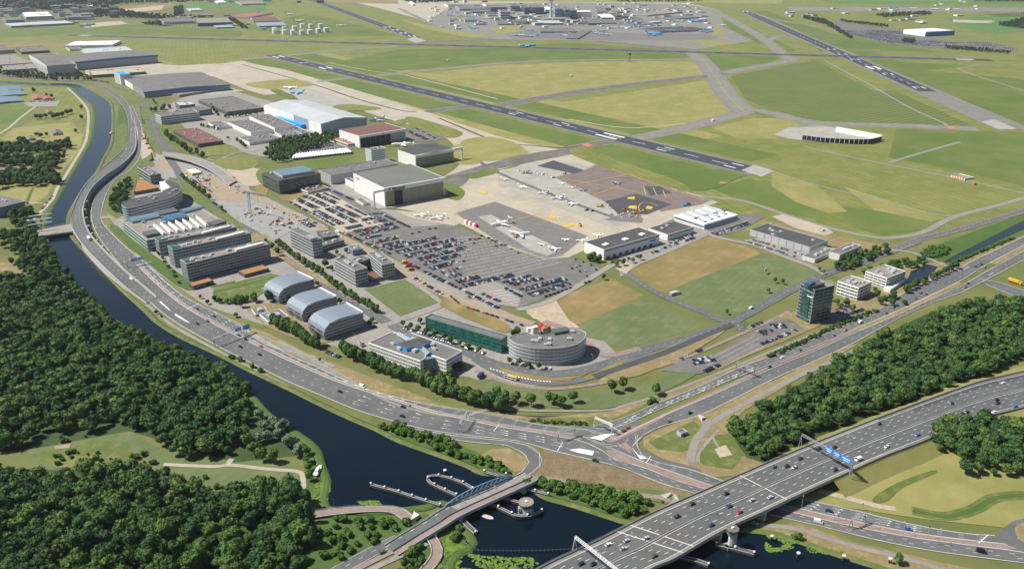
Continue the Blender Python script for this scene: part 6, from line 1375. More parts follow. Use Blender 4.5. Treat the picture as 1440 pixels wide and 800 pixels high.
# --- airport terminal in the distance
T = [('684,8 690,11 712,10',20,'glassb','roofm',3,'dark glass office at the left end of the terminal'),('714,5 718,9 730,8',17,'mgrey','roofm',3,'tall grey airport office left of the control tower'),('733,7 738,11 744,10',21,'dgrey','roofm',3,'slim dark airport office left of the control tower'),('744,8 748,11 764,10',21,'glassb','roofm',3,'wide dark airport office left of the control tower'),
  ('765,10 768,14 774,12',20,'white','white',2,'white block at the foot of the control tower'),('777,9 781,13 790,12',28,'bluecl','roofm',3,'blue grey tower block right of the control tower'),('791,10 795,14 801,13',29,'mgrey','roofm',3,'middle grey tower block right of the control tower'),('801,12 804,15 810,14',28,'bluecl','roofm',3,'slim blue block beside the white hotel'),
  ('808,15 811,17 830,16',25,'white','white',0,'plain white hotel block in the terminal'),('835,10 840,17 852,14',22,'mgrey','roofm',1,'dark sloping hall right of the white hotel'),('864,19 867,22 873,21',27,'dgrey','roofm',2,'small dark tower in the terminal'),
  ('700,14 704,17 716,16',28,'offw','roofm',3,'pale terminal block with a tall side'),('755,40 760,45 812,44',47,'mgrey','roofm',1,'long dark pier building below the control tower'),('807,48 813,54 832,43',56,'mgrey','roofm',1,'slanting pier building in the middle of the apron'),('755,29 760,33 790,32',36,'offw','roofw',1,'pale low terminal hall below the tower blocks'),
  ('773,22 778,27 800,25',31,'lgrey','roofl',1,'grey terminal hall below the white hotel'),('822,27 828,33 862,29',36,'dgrey','roofm',1,'dark low terminal hall right of centre'),('880,26 885,31 905,28',33,'lgrey','roofm',1,'pale low terminal hall on the right'),('870,33 876,37 925,33',39,'lgrey','roofm',1,'long pale pier reaching right'),
  ('920,39 928,45 1000,42',47,'mgrey','roofd',1,'longest right hand pier with parked jets'),('930,25 935,28 985,24',30,'lgrey','roofm',1,'upper right pier of the terminal'),('905,18 910,22 960,17',24,'lgrey','roofl',1,'low grey pier at the top right of the terminal'),('840,20 846,25 862,23',28,'white','white',1,'white low hall behind the dark tower'),
  ('680,20 690,25 722,22',27,'lgrey','roofl',1,'grey hall at the lower left of the terminal'),('640,9 646,13 690,12',16,'offw','roofm',1,'long hall at the left of the terminal'),('625,6 630,8 645,7',11,'white','roofm',0,'small white hall left of the terminal'),('660,14 666,17 700,16',20,'dgrey','roofm',1,'dark low hall left of the terminal'),('576,2 580,6 582,5',9,'white','white',0,'small pale tower far left of the terminal'),
  ('678,6 681,9 684,8',13,'white','white',1,'bright white office at the terminal left end'),('695,30 700,34 722,31',36,'lgrey','roofm',1,'stepped pier left of the control tower')]
for s, yb, w_, rf, n, lab in T: B('terminal_building', lab, 'airport building', s, yb, w_, rf, n, 'glassb', 2 if n else 0, par=.5)
town(62, (640,905), (10,36), ['lgrey','offw','mgrey','white'], (5,13), 'low block within the busy airport terminal', 'low blocks of the airport terminal', (20,70))
town(120, (600,1000), (6,42), ['white','offw','white','lgrey'], (4,8), 'small white block of the terminal aprons', 'small white blocks of the terminal', (8,26))
town(26, (860,1000), (12,34), ['lgrey','offw','white'], (5,9), 'low block between the right hand piers', 'low blocks between the right hand piers', (20,60))
q = P(774.5, 28); r = empty('control_tower', q, 'slender white airport control tower with a wide glass cab', 'control tower')
MB(q).cyl((q.x, q.y, 0), 7, 5, 88, 12).build('shaft', 'pale', r); MB(q).cyl((q.x, q.y, 78), 6, 13, 10, 14).build('cab_base', 'white', r); MB(q).cyl((q.x, q.y, 88), 12, 14, 7, 14).build('cab_glass', 'glassb', r); MB(q).cyl((q.x, q.y, 95), 14, 9, 3, 14).build('cab_roof', 'white', r); MB(q).cyl((q.x, q.y, 98), 1.2, .5, 14, 6).build('antenna', 'white', r)
# ---------------------------------------------------------------- vehicles
RC = random.Random(5)
PAINT = dict(black=(0.012,0.012,0.014), blue=(0.02,0.045,0.13), grey=(0.09,0.095,0.10), silver=(0.42,0.44,0.46), white=(0.74,0.74,0.73), red=(0.45,0.02,0.02), navy=(0.012,0.02,0.05), green=(0.02,0.16,0.06), brown=(0.10,0.06,0.04), yellow=(0.7,0.42,0.02), orange=(0.6,0.14,0.03), bright_blue=(0.03,0.15,0.5))
for k, c in PAINT.items(): M['car_'+k] = plain('car_paint_'+k, c, 0.28, spec=0.6, var=.05)
M['tyre'] = plain('tyre_rubber', (0.02,0.02,0.02), 0.9); M['cglass'] = glassm('car_glass', (0.012,0.016,0.02), .1)
def car_body(b, m=0, mg=1, L=4.5, W_=1.85, H=1.45, van=False, glass=True):
    x = L/2; w = W_/2
    prof = [(-x,.3),(-x,.75),(-x*.93,.9),(x*.45,.92),(x*.93,.78),(x,.62),(x,.3)] if not van else [(-x,.3),(-x,1.0),(-x*.99,H*.55),(x*.62,H*.55),(x*.93,.95),(x,.7),(x,.3)]
    n = len(prof); A = [(px_, -w, z) for px_, z in prof]; C = [(px_, w, z) for px_, z in prof]
    b.add(A+C, [(i,i+n,(i+1) % n+n,(i+1) % n) for i in range(n)]+[tuple(range(n)), tuple(range(2*n-1, n-1, -1))], m)
    if van: q = [(-x,H*.55),(-x*.98,H),(x*.50,H),(x*.62,H*.55)]
    else: q = [(-x*.90,.9),(-x*.62,H),(x*.12,H),(x*.48,.92)]
    wi = w*.86 if not van else w*.95
    A = [(q[0][0],-w*.95,q[0][1]),(q[1][0],-wi,q[1][1]),(q[2][0],-wi,q[2][1]),(q[3][0],-w*.95,q[3][1])]; C = [(a,-y,z) for a,y,z in A]
    b.add(A+C, [(0,1,5,4),(2,3,7,6),(3,2,1,0),(4,5,6,7)], mg if not van else m)
    b.add([A[1],A[2],C[2],C[1]], [(0,1,2,3)], m); b.add([(p[0],p[1],p[2]+.03) for p in (A[1],A[2],C[2],C[1])], [(0,1,2,3)], m)
    if van: b.add([(x*.63,-wi,H*.56),(x*.51,-wi,H*.97),(x*.51,wi,H*.97),(x*.63,wi,H*.56)], [(3,2,1,0)], mg)
def wheel_mesh(r=.33):
    b = MB(); n = 10
    A = [(r*math.cos(i*.628), -.11, r*math.sin(i*.628)) for i in range(n)]; C = [(a,.11,c) for a,_,c in A]
    b.add(A+C, [(i,(i+1) % n,(i+1) % n+n,i+n) for i in range(n)]+[tuple(range(n))[::-1], tuple(range(n,2*n))]); return b.mesh('wheel', ['tyre'])
WH = wheel_mesh(); LIB = {}
def lib(kind, colr, L, W_, H):
    k = (kind, colr)
    if k not in LIB:
        b = MB(); car_body(b, 0, 1, L, W_, H, kind == 'van'); LIB[k] = b.mesh(kind, ['car_'+colr, 'cglass'])
        b = MB(); car_body(b, 0, 1, L, W_, H, kind == 'van')
        for sx in (-.32, .32):
            for sy in (-1, 1): b.box((sx*L, sy*W_*.46, 0), (.62, .2, .55), 0, 2)
        LIB[k+('one',)] = b.mesh('parked_'+kind, ['car_'+colr, 'cglass', 'tyre'])
    return LIB[k]
SZ = dict(car=(4.5,1.85,1.45), van=(5.6,2.1,2.3))
def car(loc, rz, colr, label, kind='car', group=None, parts=True):
    me = lib(kind, colr, *SZ[kind])
    if not parts:
        o = bpy.data.objects.new('parked_'+kind, LIB[(kind, colr, 'one')]); link(o); o.location = loc; o.rotation_euler.z = rz; return props(o, label, kind, group)
    e = empty(kind if kind != 'car' else 'car', loc, label, kind, group, rz); o = bpy.data.objects.new('body', me); link(o, e)
    L, W_, _ = SZ[kind]
    for sx in (-.31, .32):
        for sy in (-1, 1): w = bpy.data.objects.new('wheel', WH); link(w, e); w.location = (sx*L, sy*W_*.44, .33)
    for sy in (-1, 1): MB().box((L/2-.04, sy*W_*.34, .6), (.12, .35, .16)).build('headlight', 'steel', e)
    return e
PATHS = [smooth(G(s), 4) for s in ('178,370 200,396 230,424 262,447 300,470 340,490 380,508 430,530 500,556 560,578 640,600 700,609 780,620 850,636 930,664 1000,688 1060,708 1120,722 1200,742 1300,762 1440,790',
  '862,612 900,598 960,574 1040,540 1100,516 1180,482 1250,450 1320,418 1360,398 1440,358', '185,150 190,180 186,210 160,240 135,268 112,300 112,335 150,380 180,410', '1385,396 1440,415',
  '560,758 640,722 740,674', '430,825 520,778 560,758', '262,262 316,306 401,362 497,426 565,464 640,488 690,512 760,530 870,508 1000,465 1112,408 1210,368')]
def heading(p):
    best = (1e9, 0)
    for q in PATHS:
        for a, b in zip(q, q[1:]):
            m = (a+b)/2; d = (m.x-p.x)**2+(m.y-p.y)**2
            if d < best[0]: best = (d, math.atan2((b-a).y, (b-a).x))
    return best[1]
mC = mix(mA, mB, .5)
CW = dict(black='black', navy='dark', blue='dark blue', grey='dark grey', silver='silver', white='white', red='red', bright_blue='bright blue', green='green', brown='brown')
def near_i(p): return min(range(len(mC)), key=lambda i: (mC[i]-p).length)
def mcar(X, Y, colr, where, kind='car', rev=None):
    p = P(X, Y, 8.05); i = near_i(p); z = mC[i].z+.05
    p = P(X, Y, z); i = max(1, min(len(mC)-2, near_i(p))); d = mC[i+1]-mC[i-1]
    car(p, math.atan2(d.y, d.x)+(math.pi if rev else 0), colr, f'{CW[colr]} {kind} on the motorway {where}', kind, 'traffic on the motorway viaduct')
for X, Y, c, w in ((960,310,'navy','left of the lamp pair near the bridge tower'),(865,390,'black','at the paler concrete section'),(1175,245,'black','beside the pair of lamps above the road underpass'),(1195,325,'blue','just left of the red car'),(1260,362,'red','above the bridge control tower'),(1340,285,'silver','right of the red car'),(1080,445,'blue','closest to the bridge control tower'),
   (545,542,'silver','nearer one of two silver cars left of the concrete section'),(670,525,'silver','at the left edge of the concrete section'),(525,592,'silver','lowest silver one by the expansion joint'),(430,567,'white','beside the left parapet at the expansion joint'),(258,688,'navy','beneath the white sign boom at the bottom edge'),(335,690,'black','under the end of the white sign boom'),(718,640,'brown','alone below the median left of the concrete section')):
    mcar(760+X/4.5, 640+Y/4.5, c, w, rev=Y/4.5 > 70 and X > 700)
for X, Y, c, w, *k in ((305,595,'black','first left of the blue sign gantry'),(178,637,'navy','in the left lane behind two others'),(238,633,'black','just ahead of the silver one left of the gantry'),(278,640,'silver','beside the planted median left of the gantry'),(483,652,'black','below the blue sign gantry foot'),(480,538,'black','passing behind the blue signs'),(400,545,'navy','in the shadow of the sign gantry'),
   (600,600,'white','tall one just right of the blue signs','van'),(745,535,'white','in the near carriageway before the copse'),(705,420,'navy','in the far carriageway beside the wood'),(900,475,'bright_blue','in the near carriageway at the copse'),(975,425,'black','left of the copse in the near carriageway'),(1073,315,'navy','in the far carriageway above the copse'),(1150,358,'navy','half hidden above the copse'),
   (1300,295,'black','upper one of a pair on the right'),(1305,312,'black','lower one of a pair on the right'),(1335,212,'white','in the dark surfaced slip lane at far right'),(1395,330,'bright_blue','on the white hatched exit at right edge'),(1290,360,'white','next to the grass beyond the copse')):
    mcar(1040+X/3.6, 480+Y/3.6, c, w, *(k or ['car']), rev=Y > 400)
for X, Y, c, w in ((65,300,'silver','near carriageway left of another silver one'),(155,287,'silver','near carriageway beneath the railings')): mcar(1040+X/3.6, 620+Y/3.6, c, w)
def rcar(x, y, colr, where, kind='car', z=LAY['mark']+.05, rev=0, group=None):
    p = P(x, y, z); car(p, heading(p)+(math.pi if rev else 0), colr, f'{CW[colr]} {kind} {where}', kind, group)
for x, y, c, w, *k in ((1166,719,'navy','on the lower road just right of the motorway deck'),(1150.5,734,'white','on the lower road outer lanes right of the motorway','van'),(1277,744,'bright_blue','on the lower road near its middle lamp'),(1380,776,'black','on the lower road approaching the roundabout','van'),(1061,736,'silver','on the towpath below the motorway deck'),
   (970,581,'black','on the branch road above the cycle tunnel'),(941,593,'grey','on the branch road below the cycle tunnel'),(877,606,'green','waiting at the stop line of the branch road'),(883,602,'red','right behind the stop line of the branch road'),(837,648,'navy','on the outer main road below the junction'),
   (1287.5,420,'grey','on the branch road, lower of a trio by the ditch'),(1294.5,412.5,'navy','on the branch road, upper left of a trio by the ditch'),(1302,414,'blue','on the branch road, right of a trio by the ditch'),(1274,427,'white','on the branch road below the trio'),(1257,432,'navy','on the branch road at the villas car park'),(1246,441,'blue','on the branch road below the long hedge end'),(1210,453.5,'white','on the branch road beside the long hedge','van'),(1189,464.5,'red','on the branch road left of the white van'),(1172.5,472.5,'navy','on the branch road beside the hedge middle'),(1082,516,'navy','on the branch road right of the grey sign gantry'),(1100,503,'white','on the branch road between two dark ones'),(1125,493,'navy','on the branch road behind the white one'),
   (1372,375,'navy','leading the queue at the far right crossing'),(1380,372,'blue','second in the queue at the far right crossing'),(1384,376,'silver','third in the queue at the far right crossing'),(1361,399,'navy','upper one waiting below the far right crossing'),(1357,404,'red','waiting below the far right crossing'),
   (164,375,'white','on the inner roadway beside the flyover end','van'),(192,404,'navy','behind the orange lorry'),(197,409,'black','second behind the orange lorry'),(278,456,'navy','on the main road at the painted wedge'),(338,488,'black','on the main road just after the left sign gantry'),(314,471,'navy','left one under the long blue sign gantry'),(336,472,'blue','right one under the long blue sign gantry'),(346,478,'black','past the right post of the long blue sign gantry'),(292,452,'grey','in the turning lanes left of the long gantry'),(301,445,'navy','in the turning lanes near the kerb'),(278,435,'blue','in the turning lanes by the side street'),(227,445,'black','by the round tree on the canal bank'),
   (509.6,544,'white','on the main road at the top of the dry verge','van'),(478,551,'black','on the main road middle lanes'),(567,572.5,'navy','on the main road in the upper lane above the bank bushes'),(566,585.5,'black','on the main road in the lower lane above the bank bushes'),(367.5,488,'red','on the main road below the small annexes'),(365,499,'black','on the main road below the red one'),(345.6,477.5,'navy','on the main road near the blue sign post'),
   (185,184,'white','on the far road beside the canal','van'),(538,776.5,'green','parked beside the country road south of the bridge'),(1056,434,'white','on the avenue below the large grass plot','van'),(430,446,'red','parked under the nearest arched office'),(497,470,'white','parked at the entrance of the nearest arched office'),(660,418,'navy','at the street corner above the square lawn'),(527,500,'white','at the left end of the white office')):
    rcar(x, y, c, w, *(k or ['car']), group='traffic on the provincial road' if 'road' in w else None)
for x, y, c, w in ((178,211,'white','climbing the flyover'),(133.4,255,'silver','on the bend of the flyover')):
    i = min(range(len(fA)), key=lambda i: ((fA[i]+fB[i])/2-P(x, y, 6)).length); z = fA[i].z+.05; p = P(x, y, z); d = fA[i+1]-fA[i]; car(p, math.atan2(d.y, d.x), c, f'{c} car {w}', 'car')
# lorries, bus, tanker
def boxes(name, label, cat, p, rz, parts, group=None):
    e = empty(name, p, label, cat, group, rz)
    for nm, mt, c, s in parts: MB().box(c, s).build(nm, mt, e)
    return e
def wheels(e, xs, w=2.4, r=.5):
    me = wheel_mesh(r)
    for x in xs:
        for sy in (-1, 1): o = bpy.data.objects.new('wheel', me); link(o, e); o.location = (x, sy*w/2, r)
p = P(1427, 398, .6); e = boxes('lorry', 'yellow articulated lorry on the side road at the right edge', 'lorry', p, heading(p), [('trailer','car_yellow',(-1.5,0,1.0),(11.5,2.5,3.0)),('cab','car_yellow',(6.0,0,.5),(2.2,2.4,3.0)),('windscreen','cglass',(7.12,0,1.8),(.1,2.1,1.1)),('stripe','red',(-1.5,0,1.4),(11.6,2.56,.6))]); wheels(e, (-6,-4.8,-3.6,3.4,6))
p = P(185, 396, .6); e = boxes('lorry', 'orange and white lorry on the main road below the flyover', 'lorry', p, heading(p), [('trailer','white',(-1,0,1),(7,2.5,2.8)),('cab','car_orange',(4,0,.5),(2.2,2.4,2.9)),('windscreen','cglass',(5.1,0,1.7),(.1,2.1,1))]); wheels(e, (-3.5,-2.3,4))
i = int(.60*len(fA)); p = (fA[i]*.35+fB[i]*.65)+Vector((0,0,.05)); d = fA[i+1]-fA[i]; e = boxes('lorry', 'white lorry on the flyover above the lift bridge', 'lorry', p, math.atan2(d.y, d.x), [('trailer','white',(-1,0,1),(7.5,2.5,2.8)),('cab','white',(4.2,0,.5),(2.2,2.4,2.7)),('windscreen','cglass',(5.3,0,1.7),(.1,2.1,1))]); wheels(e, (-3.5,-2.3,4))
p = P(718, 532, .7); e = boxes('bus', 'white bus with a green and yellow roof on the avenue by the oval office', 'bus', p, heading(p)+math.pi, [('body','white',(0,0,.4),(12,2.55,2.5)),('window_band','cglass',(0,0,1.4),(11.7,2.6,.9)),('roof','car_yellow',(-1.5,0,2.9),(8.5,2.3,.25)),('roof_pod','greenp',(4.2,0,2.9),(3,2.3,.28))]); wheels(e, (-3.5,4))
p = P(676, 530, .6); e = boxes('lorry', 'dark blue lorry parked at the tip of the curved grass plot', 'lorry', p, 1.1, [('load_box','bluecl' if 0 else 'car_blue',(-.8,0,1),(6,2.5,2.6)),('cab','car_blue',(3.2,0,.5),(2,2.4,2.6))]); wheels(e, (-2.5,3))
# parked cars: rows "x0,y0 x1,y1", filled share, files
WEI = ['black']*6+['navy']*6+['blue']*4+['grey']*6+['silver']*4+['white']*3+['red']*1
ROWS = []
def rows(lab, grp, spec, fill=.97, sp=2.65, par=False):
    for s, two in spec:
        a, b = G(s); L = (b-a).length; d = (b-a)/L; nrm = Vector((-d.y, d.x, 0)); n = int(L/(5.6 if par else sp)); rz = math.atan2(d.y, d.x)+(0 if par else math.pi/2)
        for k in range(n):
            for off in ((-2.6, 2.6) if two else (0,)):
                if RC.random() < fill: p = a+d*((k+.5)*L/n)+nrm*(off+RC.uniform(-.3, .3)); ROWS.append((p, rz+RC.uniform(-.03, .03)+(math.pi if RC.random() < .5 else 0), RC.choice(WEI), lab, grp))
rows('in the sandy surfaced part of the large staff car park', 'cars in the sandy car park', [('407.5,284.5 437,300',0),('440,301 470,318',0),('417.5,281 446,294',1),('443,297 481,316',1),('429,276 460,291',1),('444,274 474,287',1),('456,272.5 478,282',0),('463,267 496,282',0)])
rows('in the upper rows of the large asphalt car park', 'cars in the upper asphalt rows', [('460,293.5 499,313.5',1),('470,291 505,307',1),('486,289 515,303.5',0),('516,303 535,300.5',0),('535,301 576,320',0),('506,311 535,306',1),('515,315 543,310',1),('486,322.5 509,317.5',1),('497.5,327 552,315',1),('504,331 560,320',1),('512.5,335.5 536,331',1)], .95)
rows('in the middle rows of the large asphalt car park', 'cars in the middle asphalt rows', [('524,342 561,334',1),('536,347.5 569,340',1),('545,351 615,335',1),('557.5,356 640,337.5',1),('570,362 645,343',1),('585,367 652,349',1),('594,372.5 645,359',1),('605,379 642,369',1)], .93)
rows('in the sparse lower rows of the large car park', 'cars in the sparse rows', [('620,384 650,379',1),('629,390 647,386',1)], .6)
rows('along the dirt track edge of the large car park', 'cars along the dirt track', [('484,328 520,345',0),('521,345 549,358',0),('574,370 624,397.5',0),('600,383.5 701,434',0)], .85)
rows('in the lower right section of the large car park', 'cars in the lower right section', [('641.5,397 674,390',1),('652,403 721,387',1),('706.5,398 746,388',0),('717,401.5 762,391.5',1),('732,409 795,392.5',1),('744,416 800,399',1),('706.5,404 733.5,418',0),('678,414 703,425',0)], .85)
rows('parked along the street below the sand patch', 'cars parked along the street by the sand patch', [('759,420.5 836,394',0)], .6, par=True)
rows('parked beside the tan strip behind the green glass office', 'cars behind the green glass office', [('655,433 737,459',0),('633,417 646,428',0)], .75, par=True)
rows('parked in the tinted grass edged car park by the avenue', 'cars in the avenue car park', [('1051,463 1071,454',0),('1061,470 1088,467',1),('1083,460 1105,459',1),('1070,485 1120,465',0),('957,506 990,491',0),('972,511 1004,505',1),('990,523 1012,514',0)], .7)
rows('parked under the street trees by the green glass office', 'cars by the green glass office', [('568,462 602,472',0),('604,473 637,484',0),('648,487 685,499',0)], .7)
rows('parked under the trees at the oval office', 'cars at the oval office', [('718,512 797,523',0)], .55, 3.2); rows('parked along the upper edge of the square lawn', 'cars by the square lawn', [('582,391 624,416',0)], .8)
rows('in the small car park beside the saw tooth canopy', 'cars by the saw tooth canopy', [('407,214 468,205',1),('410,218 474,210',1),('412,210 460,203',1)], .8); rows('beside the rust roofed hangar', 'cars by the rust roofed hangar', [('572,184 600,197',1),('585,181 612,195',0)], .7)
rows('in front of the long grey hall', 'cars by the long grey hall', [('1058,338 1128,359',0),('1052,341 1118,362',0)], .75); rows('in front of the skylit white hall', 'cars by the skylit hall', [('856,371 935,352',0),('926,352 977,335',0),('942,343 975,331',0)], .6)
rows('beside the white terminal hall', 'cars by the white terminal hall', [('1003,330 1052,315',1)], .7); rows('in the villas car park', 'cars in the villas car park', [('1174,440 1200,430',1),('1186,445 1214,436',0),('1148,455 1160,450',0)], .6)
rows('parked at the end of the arched offices', 'cars by the arched offices', [('450,491 478,503',0),('506,482 514,490',0),('510,466 530,460',0)], .6); rows('parked near the tented building site', 'cars by the tented site', [('268,252 300,272',0),('300,238 330,252',0),('300,285 318,300',0)], .5)
rows('parked on the yard right of the far hangars', 'cars by the far hangars', [('130,113 155,117',1),('215,140 222,150',0)], .6); rows('parked along the towpath left of the canal', 'cars along the towpath', [('55,300 74,276',0),('28,283 44,288',0)], .5, par=True)
rows('in the corner lot between slab office and site plot', 'cars by the banded slab office', [('424,311 440,320',1),('432,309 446,316',0)], .8); rows('beside the farm greenhouses', 'cars by the farm', [('42,144 80,142',1)], .6)
for x, y, c in ((804,378,'navy'),(810,376,'silver'),(815,374.5,'grey'),(815,382,'navy'),(823,382,'silver'),(838,380,'black'),(825,389,'navy'),(831,373.5,'black'),(820,369,'navy'),(809,365.5,'blue'),(677.5,332.5,'black'),(687.5,335.6,'navy'),(692.5,338.7,'blue'),(697.5,340.6,'navy'),(705.6,345,'blue'),(710.6,346,'black'),(698,347,'black'),(719,350.6,'white'),(661,337.5,'navy'),(668.6,337.5,'red'),(674,336.5,'blue'),(667,343,'grey'),(649,342.5,'navy'),(653.5,348,'bright_blue'),(659,353.6,'white'),(653,368.5,'navy'),(643,379,'blue'),(604.6,323,'navy'),(612.5,322,'black'),(590,327.5,'navy'),(580,329.5,'red'),(646,386,'grey')):
    ROWS.append((P(x, y), heading(P(x, y))+.9, c, 'standing apart on the emptier side of the large car park', 'scattered cars on the empty side'))
ROWS.sort(key=lambda q: q[0].length)
WORD = dict(CW, black='black', navy='near black')
IND = 235
for p, rz, c, lab, grp in ROWS[:IND]: car((p.x, p.y, .55), rz, c, f'{WORD[c]} car {lab}', 'car', grp+f', {WORD[c]}', parts=False)
def carstuff(name, items, label):
    Vs, F, mi = [], [], []; mats = ['car_'+c for c in PAINT]+['cglass']; ix = {c: i for i, c in enumerate(PAINT)}
    base = MB(); car_body(base, 0, 1); bv = np.array(base.v); b = MB()
    for p, rz, c in items:
        co, si = math.cos(rz), math.sin(rz); k = len(b.v); b.v += [(p[0]+x*co-y*si, p[1]+x*si+y*co, .5+z) for x, y, z in base.v]
        for f, m in zip(base.f, base.m): b.f.append(tuple(i+k for i in f)); b.m.append(ix[c] if m == 0 else len(PAINT))
    return b.build(name, mats, kind='stuff', label=label, cat='cars')
carstuff('parked_cars', [(p, rz, c) for p, rz, c, _, _ in ROWS[IND:]], 'the many further parked cars filling the car parks in the middle distance')
fc = []
poly = G('1164,34 1180,31 1205,33 1290,50 1285,56 1345,60 1385,60 1425,68 1425,72 1330,68 1250,61 1200,50'); 
for x, y in scatter(poly, 8, .1, RC):
    if noise.noise(Vector((x*.012, y*.012, 2))) > -.28: fc.append(((x, y), .5, RC.choice(WEI[8:]+['silver','white','white']*3)))
carstuff('parked_cars', fc[:2600], 'sea of tiny parked cars in the far car park at top right')
area('car_park', '1160,34 1180,30 1205,32 1290,49 1345,59 1385,59 1430,68 1430,73 1330,69 1250,62 1198,51', 'road', 'park')
fc = [((x, y), .5, RC.choice(WEI)) for x, y in scatter(G('1385,21 1440,18 1470,22 1460,25 1400,24'), 9, .1, RC)]
carstuff('parked_cars', fc, 'second strip of tiny parked cars near the top right corner')
fc = [((x, y), RC.uniform(0,3), RC.choice(WEI)) for s in ('700,27 760,24 800,30 880,30 900,36 760,38 700,34','640,6 700,16 690,20 640,14','225,30 330,38 330,41 225,36','20,22 120,34 120,36 20,30','380,25 392,40 380,42') for x, y in scatter(G(s), 16, .3, RC)]
carstuff('apron_vehicles', fc, 'speckle of vehicles around the distant airport buildings and yards')

# ---------------------------------------------------------------- aircraft
M['klm'] = plain('aircraft_light_blue', (0.05,0.38,0.70), .35); M['jetw'] = plain('aircraft_white', (0.80,0.80,0.78), .3, var=.04)
JET = {}
def jetparts(kind):
    if kind in JET: return JET[kind]
    n = 10; prof = [(.5,.05),(.47,.5),(.42,.85),(.34,1),(-.1,1),(-.28,.9),(-.42,.5),(-.5,.12)]; R = .058; b = MB(); rings = []
    for x, r in prof:
        rings.append(len(b.v)); b.v += [(x, R*r*math.cos(2*math.pi*i/n), .085+R*r*math.sin(2*math.pi*i/n)+(.03*(x < -.1)*(-x-.1)*1.2)) for i in range(n)]
    for a, c in zip(rings, rings[1:]):
        for i in range(n): b.f.append((a+i, a+(i+1) % n, c+(i+1) % n, c+i)); b.m.append(0)
    b.f += [tuple(range(rings[0], rings[0]+n))[::-1], tuple(range(rings[-1], rings[-1]+n))]; b.m += [0, 0]
    def slab(pts, t): 
        m = MB(); k = len(pts); m.add([(x, y, z+t) for x, y, z in pts]+[(x, y, z-t) for x, y, z in pts], [tuple(range(k)), tuple(range(2*k-1, k-1, -1))]+[(i, i+k, (i+1) % k+k, (i+1) % k) for i in range(k)]); return m
    out = [('fuselage', b, 0)]
    for s in (-1, 1):
        out.append(('wing', slab([(.10, s*.03, .06), (-.10, s*.47, .085), (-.16, s*.47, .085), (-.12, s*.03, .06)], .006), 1))
        zt = .265 if kind == 'biz' else .115
        out.append(('tailplane', slab([(-.40, s*.005, zt), (-.50, s*.17, zt), (-.54, s*.17, zt), (-.50, s*.005, zt)], .005), 1))
        ex, ey, ez = (-.24, s*.085, .12) if kind == 'biz' else (.02, s*.16, .04); m = MB()
        for k in range(8):
            pass
        rr = .026; A = [(ex+.06, ey+rr*math.cos(k*.785), ez+rr*math.sin(k*.785)) for k in range(8)]; C = [(ex-.07, y, z) for _, y, z in A]
        m.add(A+C, [(k, (k+1) % 8, (k+1) % 8+8, k+8) for k in range(8)]+[tuple(range(8))[::-1], tuple(range(8, 16))]); out.append(('engine', m, 2))
    f = MB(); t = .004; q = [(-.34,.13),(-.46,.275),(-.53,.275),(-.47,.12)]; f.add([(x, t, z) for x, z in q]+[(x, -t, z) for x, z in q], [(0,1,2,3),(7,6,5,4),(0,4,5,1),(1,5,6,2),(2,6,7,3),(3,7,4,0)]); out.append(('tail_fin', f, 3))
    g = MB(); g.box((.18, 0, 0), (.012, .03, .06)); g.box((-.03, .05, 0), (.016, .02, .06)); g.box((-.03, -.05, 0), (.016, .02, .06)); out.append(('landing_gear', g, 4))
    w = MB(); w.add([(.455, s2*y, z) for s2 in (1,) for y, z in ((-.028,.10),(.028,.10),(.022,.128),(-.022,.128))], [(0,1,2,3)]); out.append(('cockpit_window', w, 5)); JET[kind] = out; return out
def jet(x, y, rz, L, label, kind='biz', fus='jetw', fin='jetw', wing='jetw', eng='jetw', z=.6, group=None, simple=False):
    e = empty('aircraft', P(x, y, z), label, 'aircraft', group, math.radians(rz)); e.scale = (L, L, L); cols = [fus, wing, eng, fin, 'dgrey', 'cglass']
    for nm, m, ci in jetparts(kind):
        if simple and nm in ('landing_gear', 'cockpit_window'): continue
        key = (kind, nm, cols[ci], len(m.v), tuple(m.v[0])); 
        if key not in LIB: LIB[key] = m.mesh(nm, [cols[ci]])
        o = bpy.data.objects.new(nm, LIB[key]); link(o, e)
    return e
for X, Y, rz, L, lab, kw in ((285,213,-15,14,'cream business jet, farthest in the apron row',dict(fus='pale')),(382,257,-30,18,'white business jet, second from the far end of the row',{}),(495,290,200,19,'white business jet with blue tail in the middle of the row',dict(fin='bright',eng='bright')),(575,318,200,21,'white business jet, fourth in the apron row',{}),(660,352,-5,19,'white business jet next to the dark blue tug',{}),
    (255,465,215,30,'largest white business jet on the dark apron',{}),(370,525,25,28,'large white business jet with a red nose on the dark apron',dict(eng='red')),(620,550,150,11,'tiny white jet alone on the apron edge',{}),(495,578,30,12,'small white jet next to the larger one near the car park corner',{}),(565,605,10,17,'white jet nearest the car park corner',{}),(710,557,175,14,'white jet tucked against the skylit hall',{}),(800,527,160,14,'white jet behind the skylit hall',{}),
    (600,235,170,12,'small white jet, left one on the red brown apron',{}),(655,256,180,11,'small white jet, middle one on the red brown apron',{}),(720,273,15,14,'silver jet, right one on the red brown apron',dict(fus='silver',wing='lgrey')),(915,232,20,17,'grey jet alone at the far edge of the red brown apron',dict(fus='lgrey',wing='lgrey',fin='mgrey')),(585,256,90,6,'tiny white plane beside the blue lane',{})):
    jet(640+X/4, 200+Y/4, rz, L, lab, **kw)
jet(592, 304, 190, 20, 'white propeller plane in front of the signed hangar', wing='jetw'); jet(615, 308, 205, 22, 'white jet beside the striped training tube')
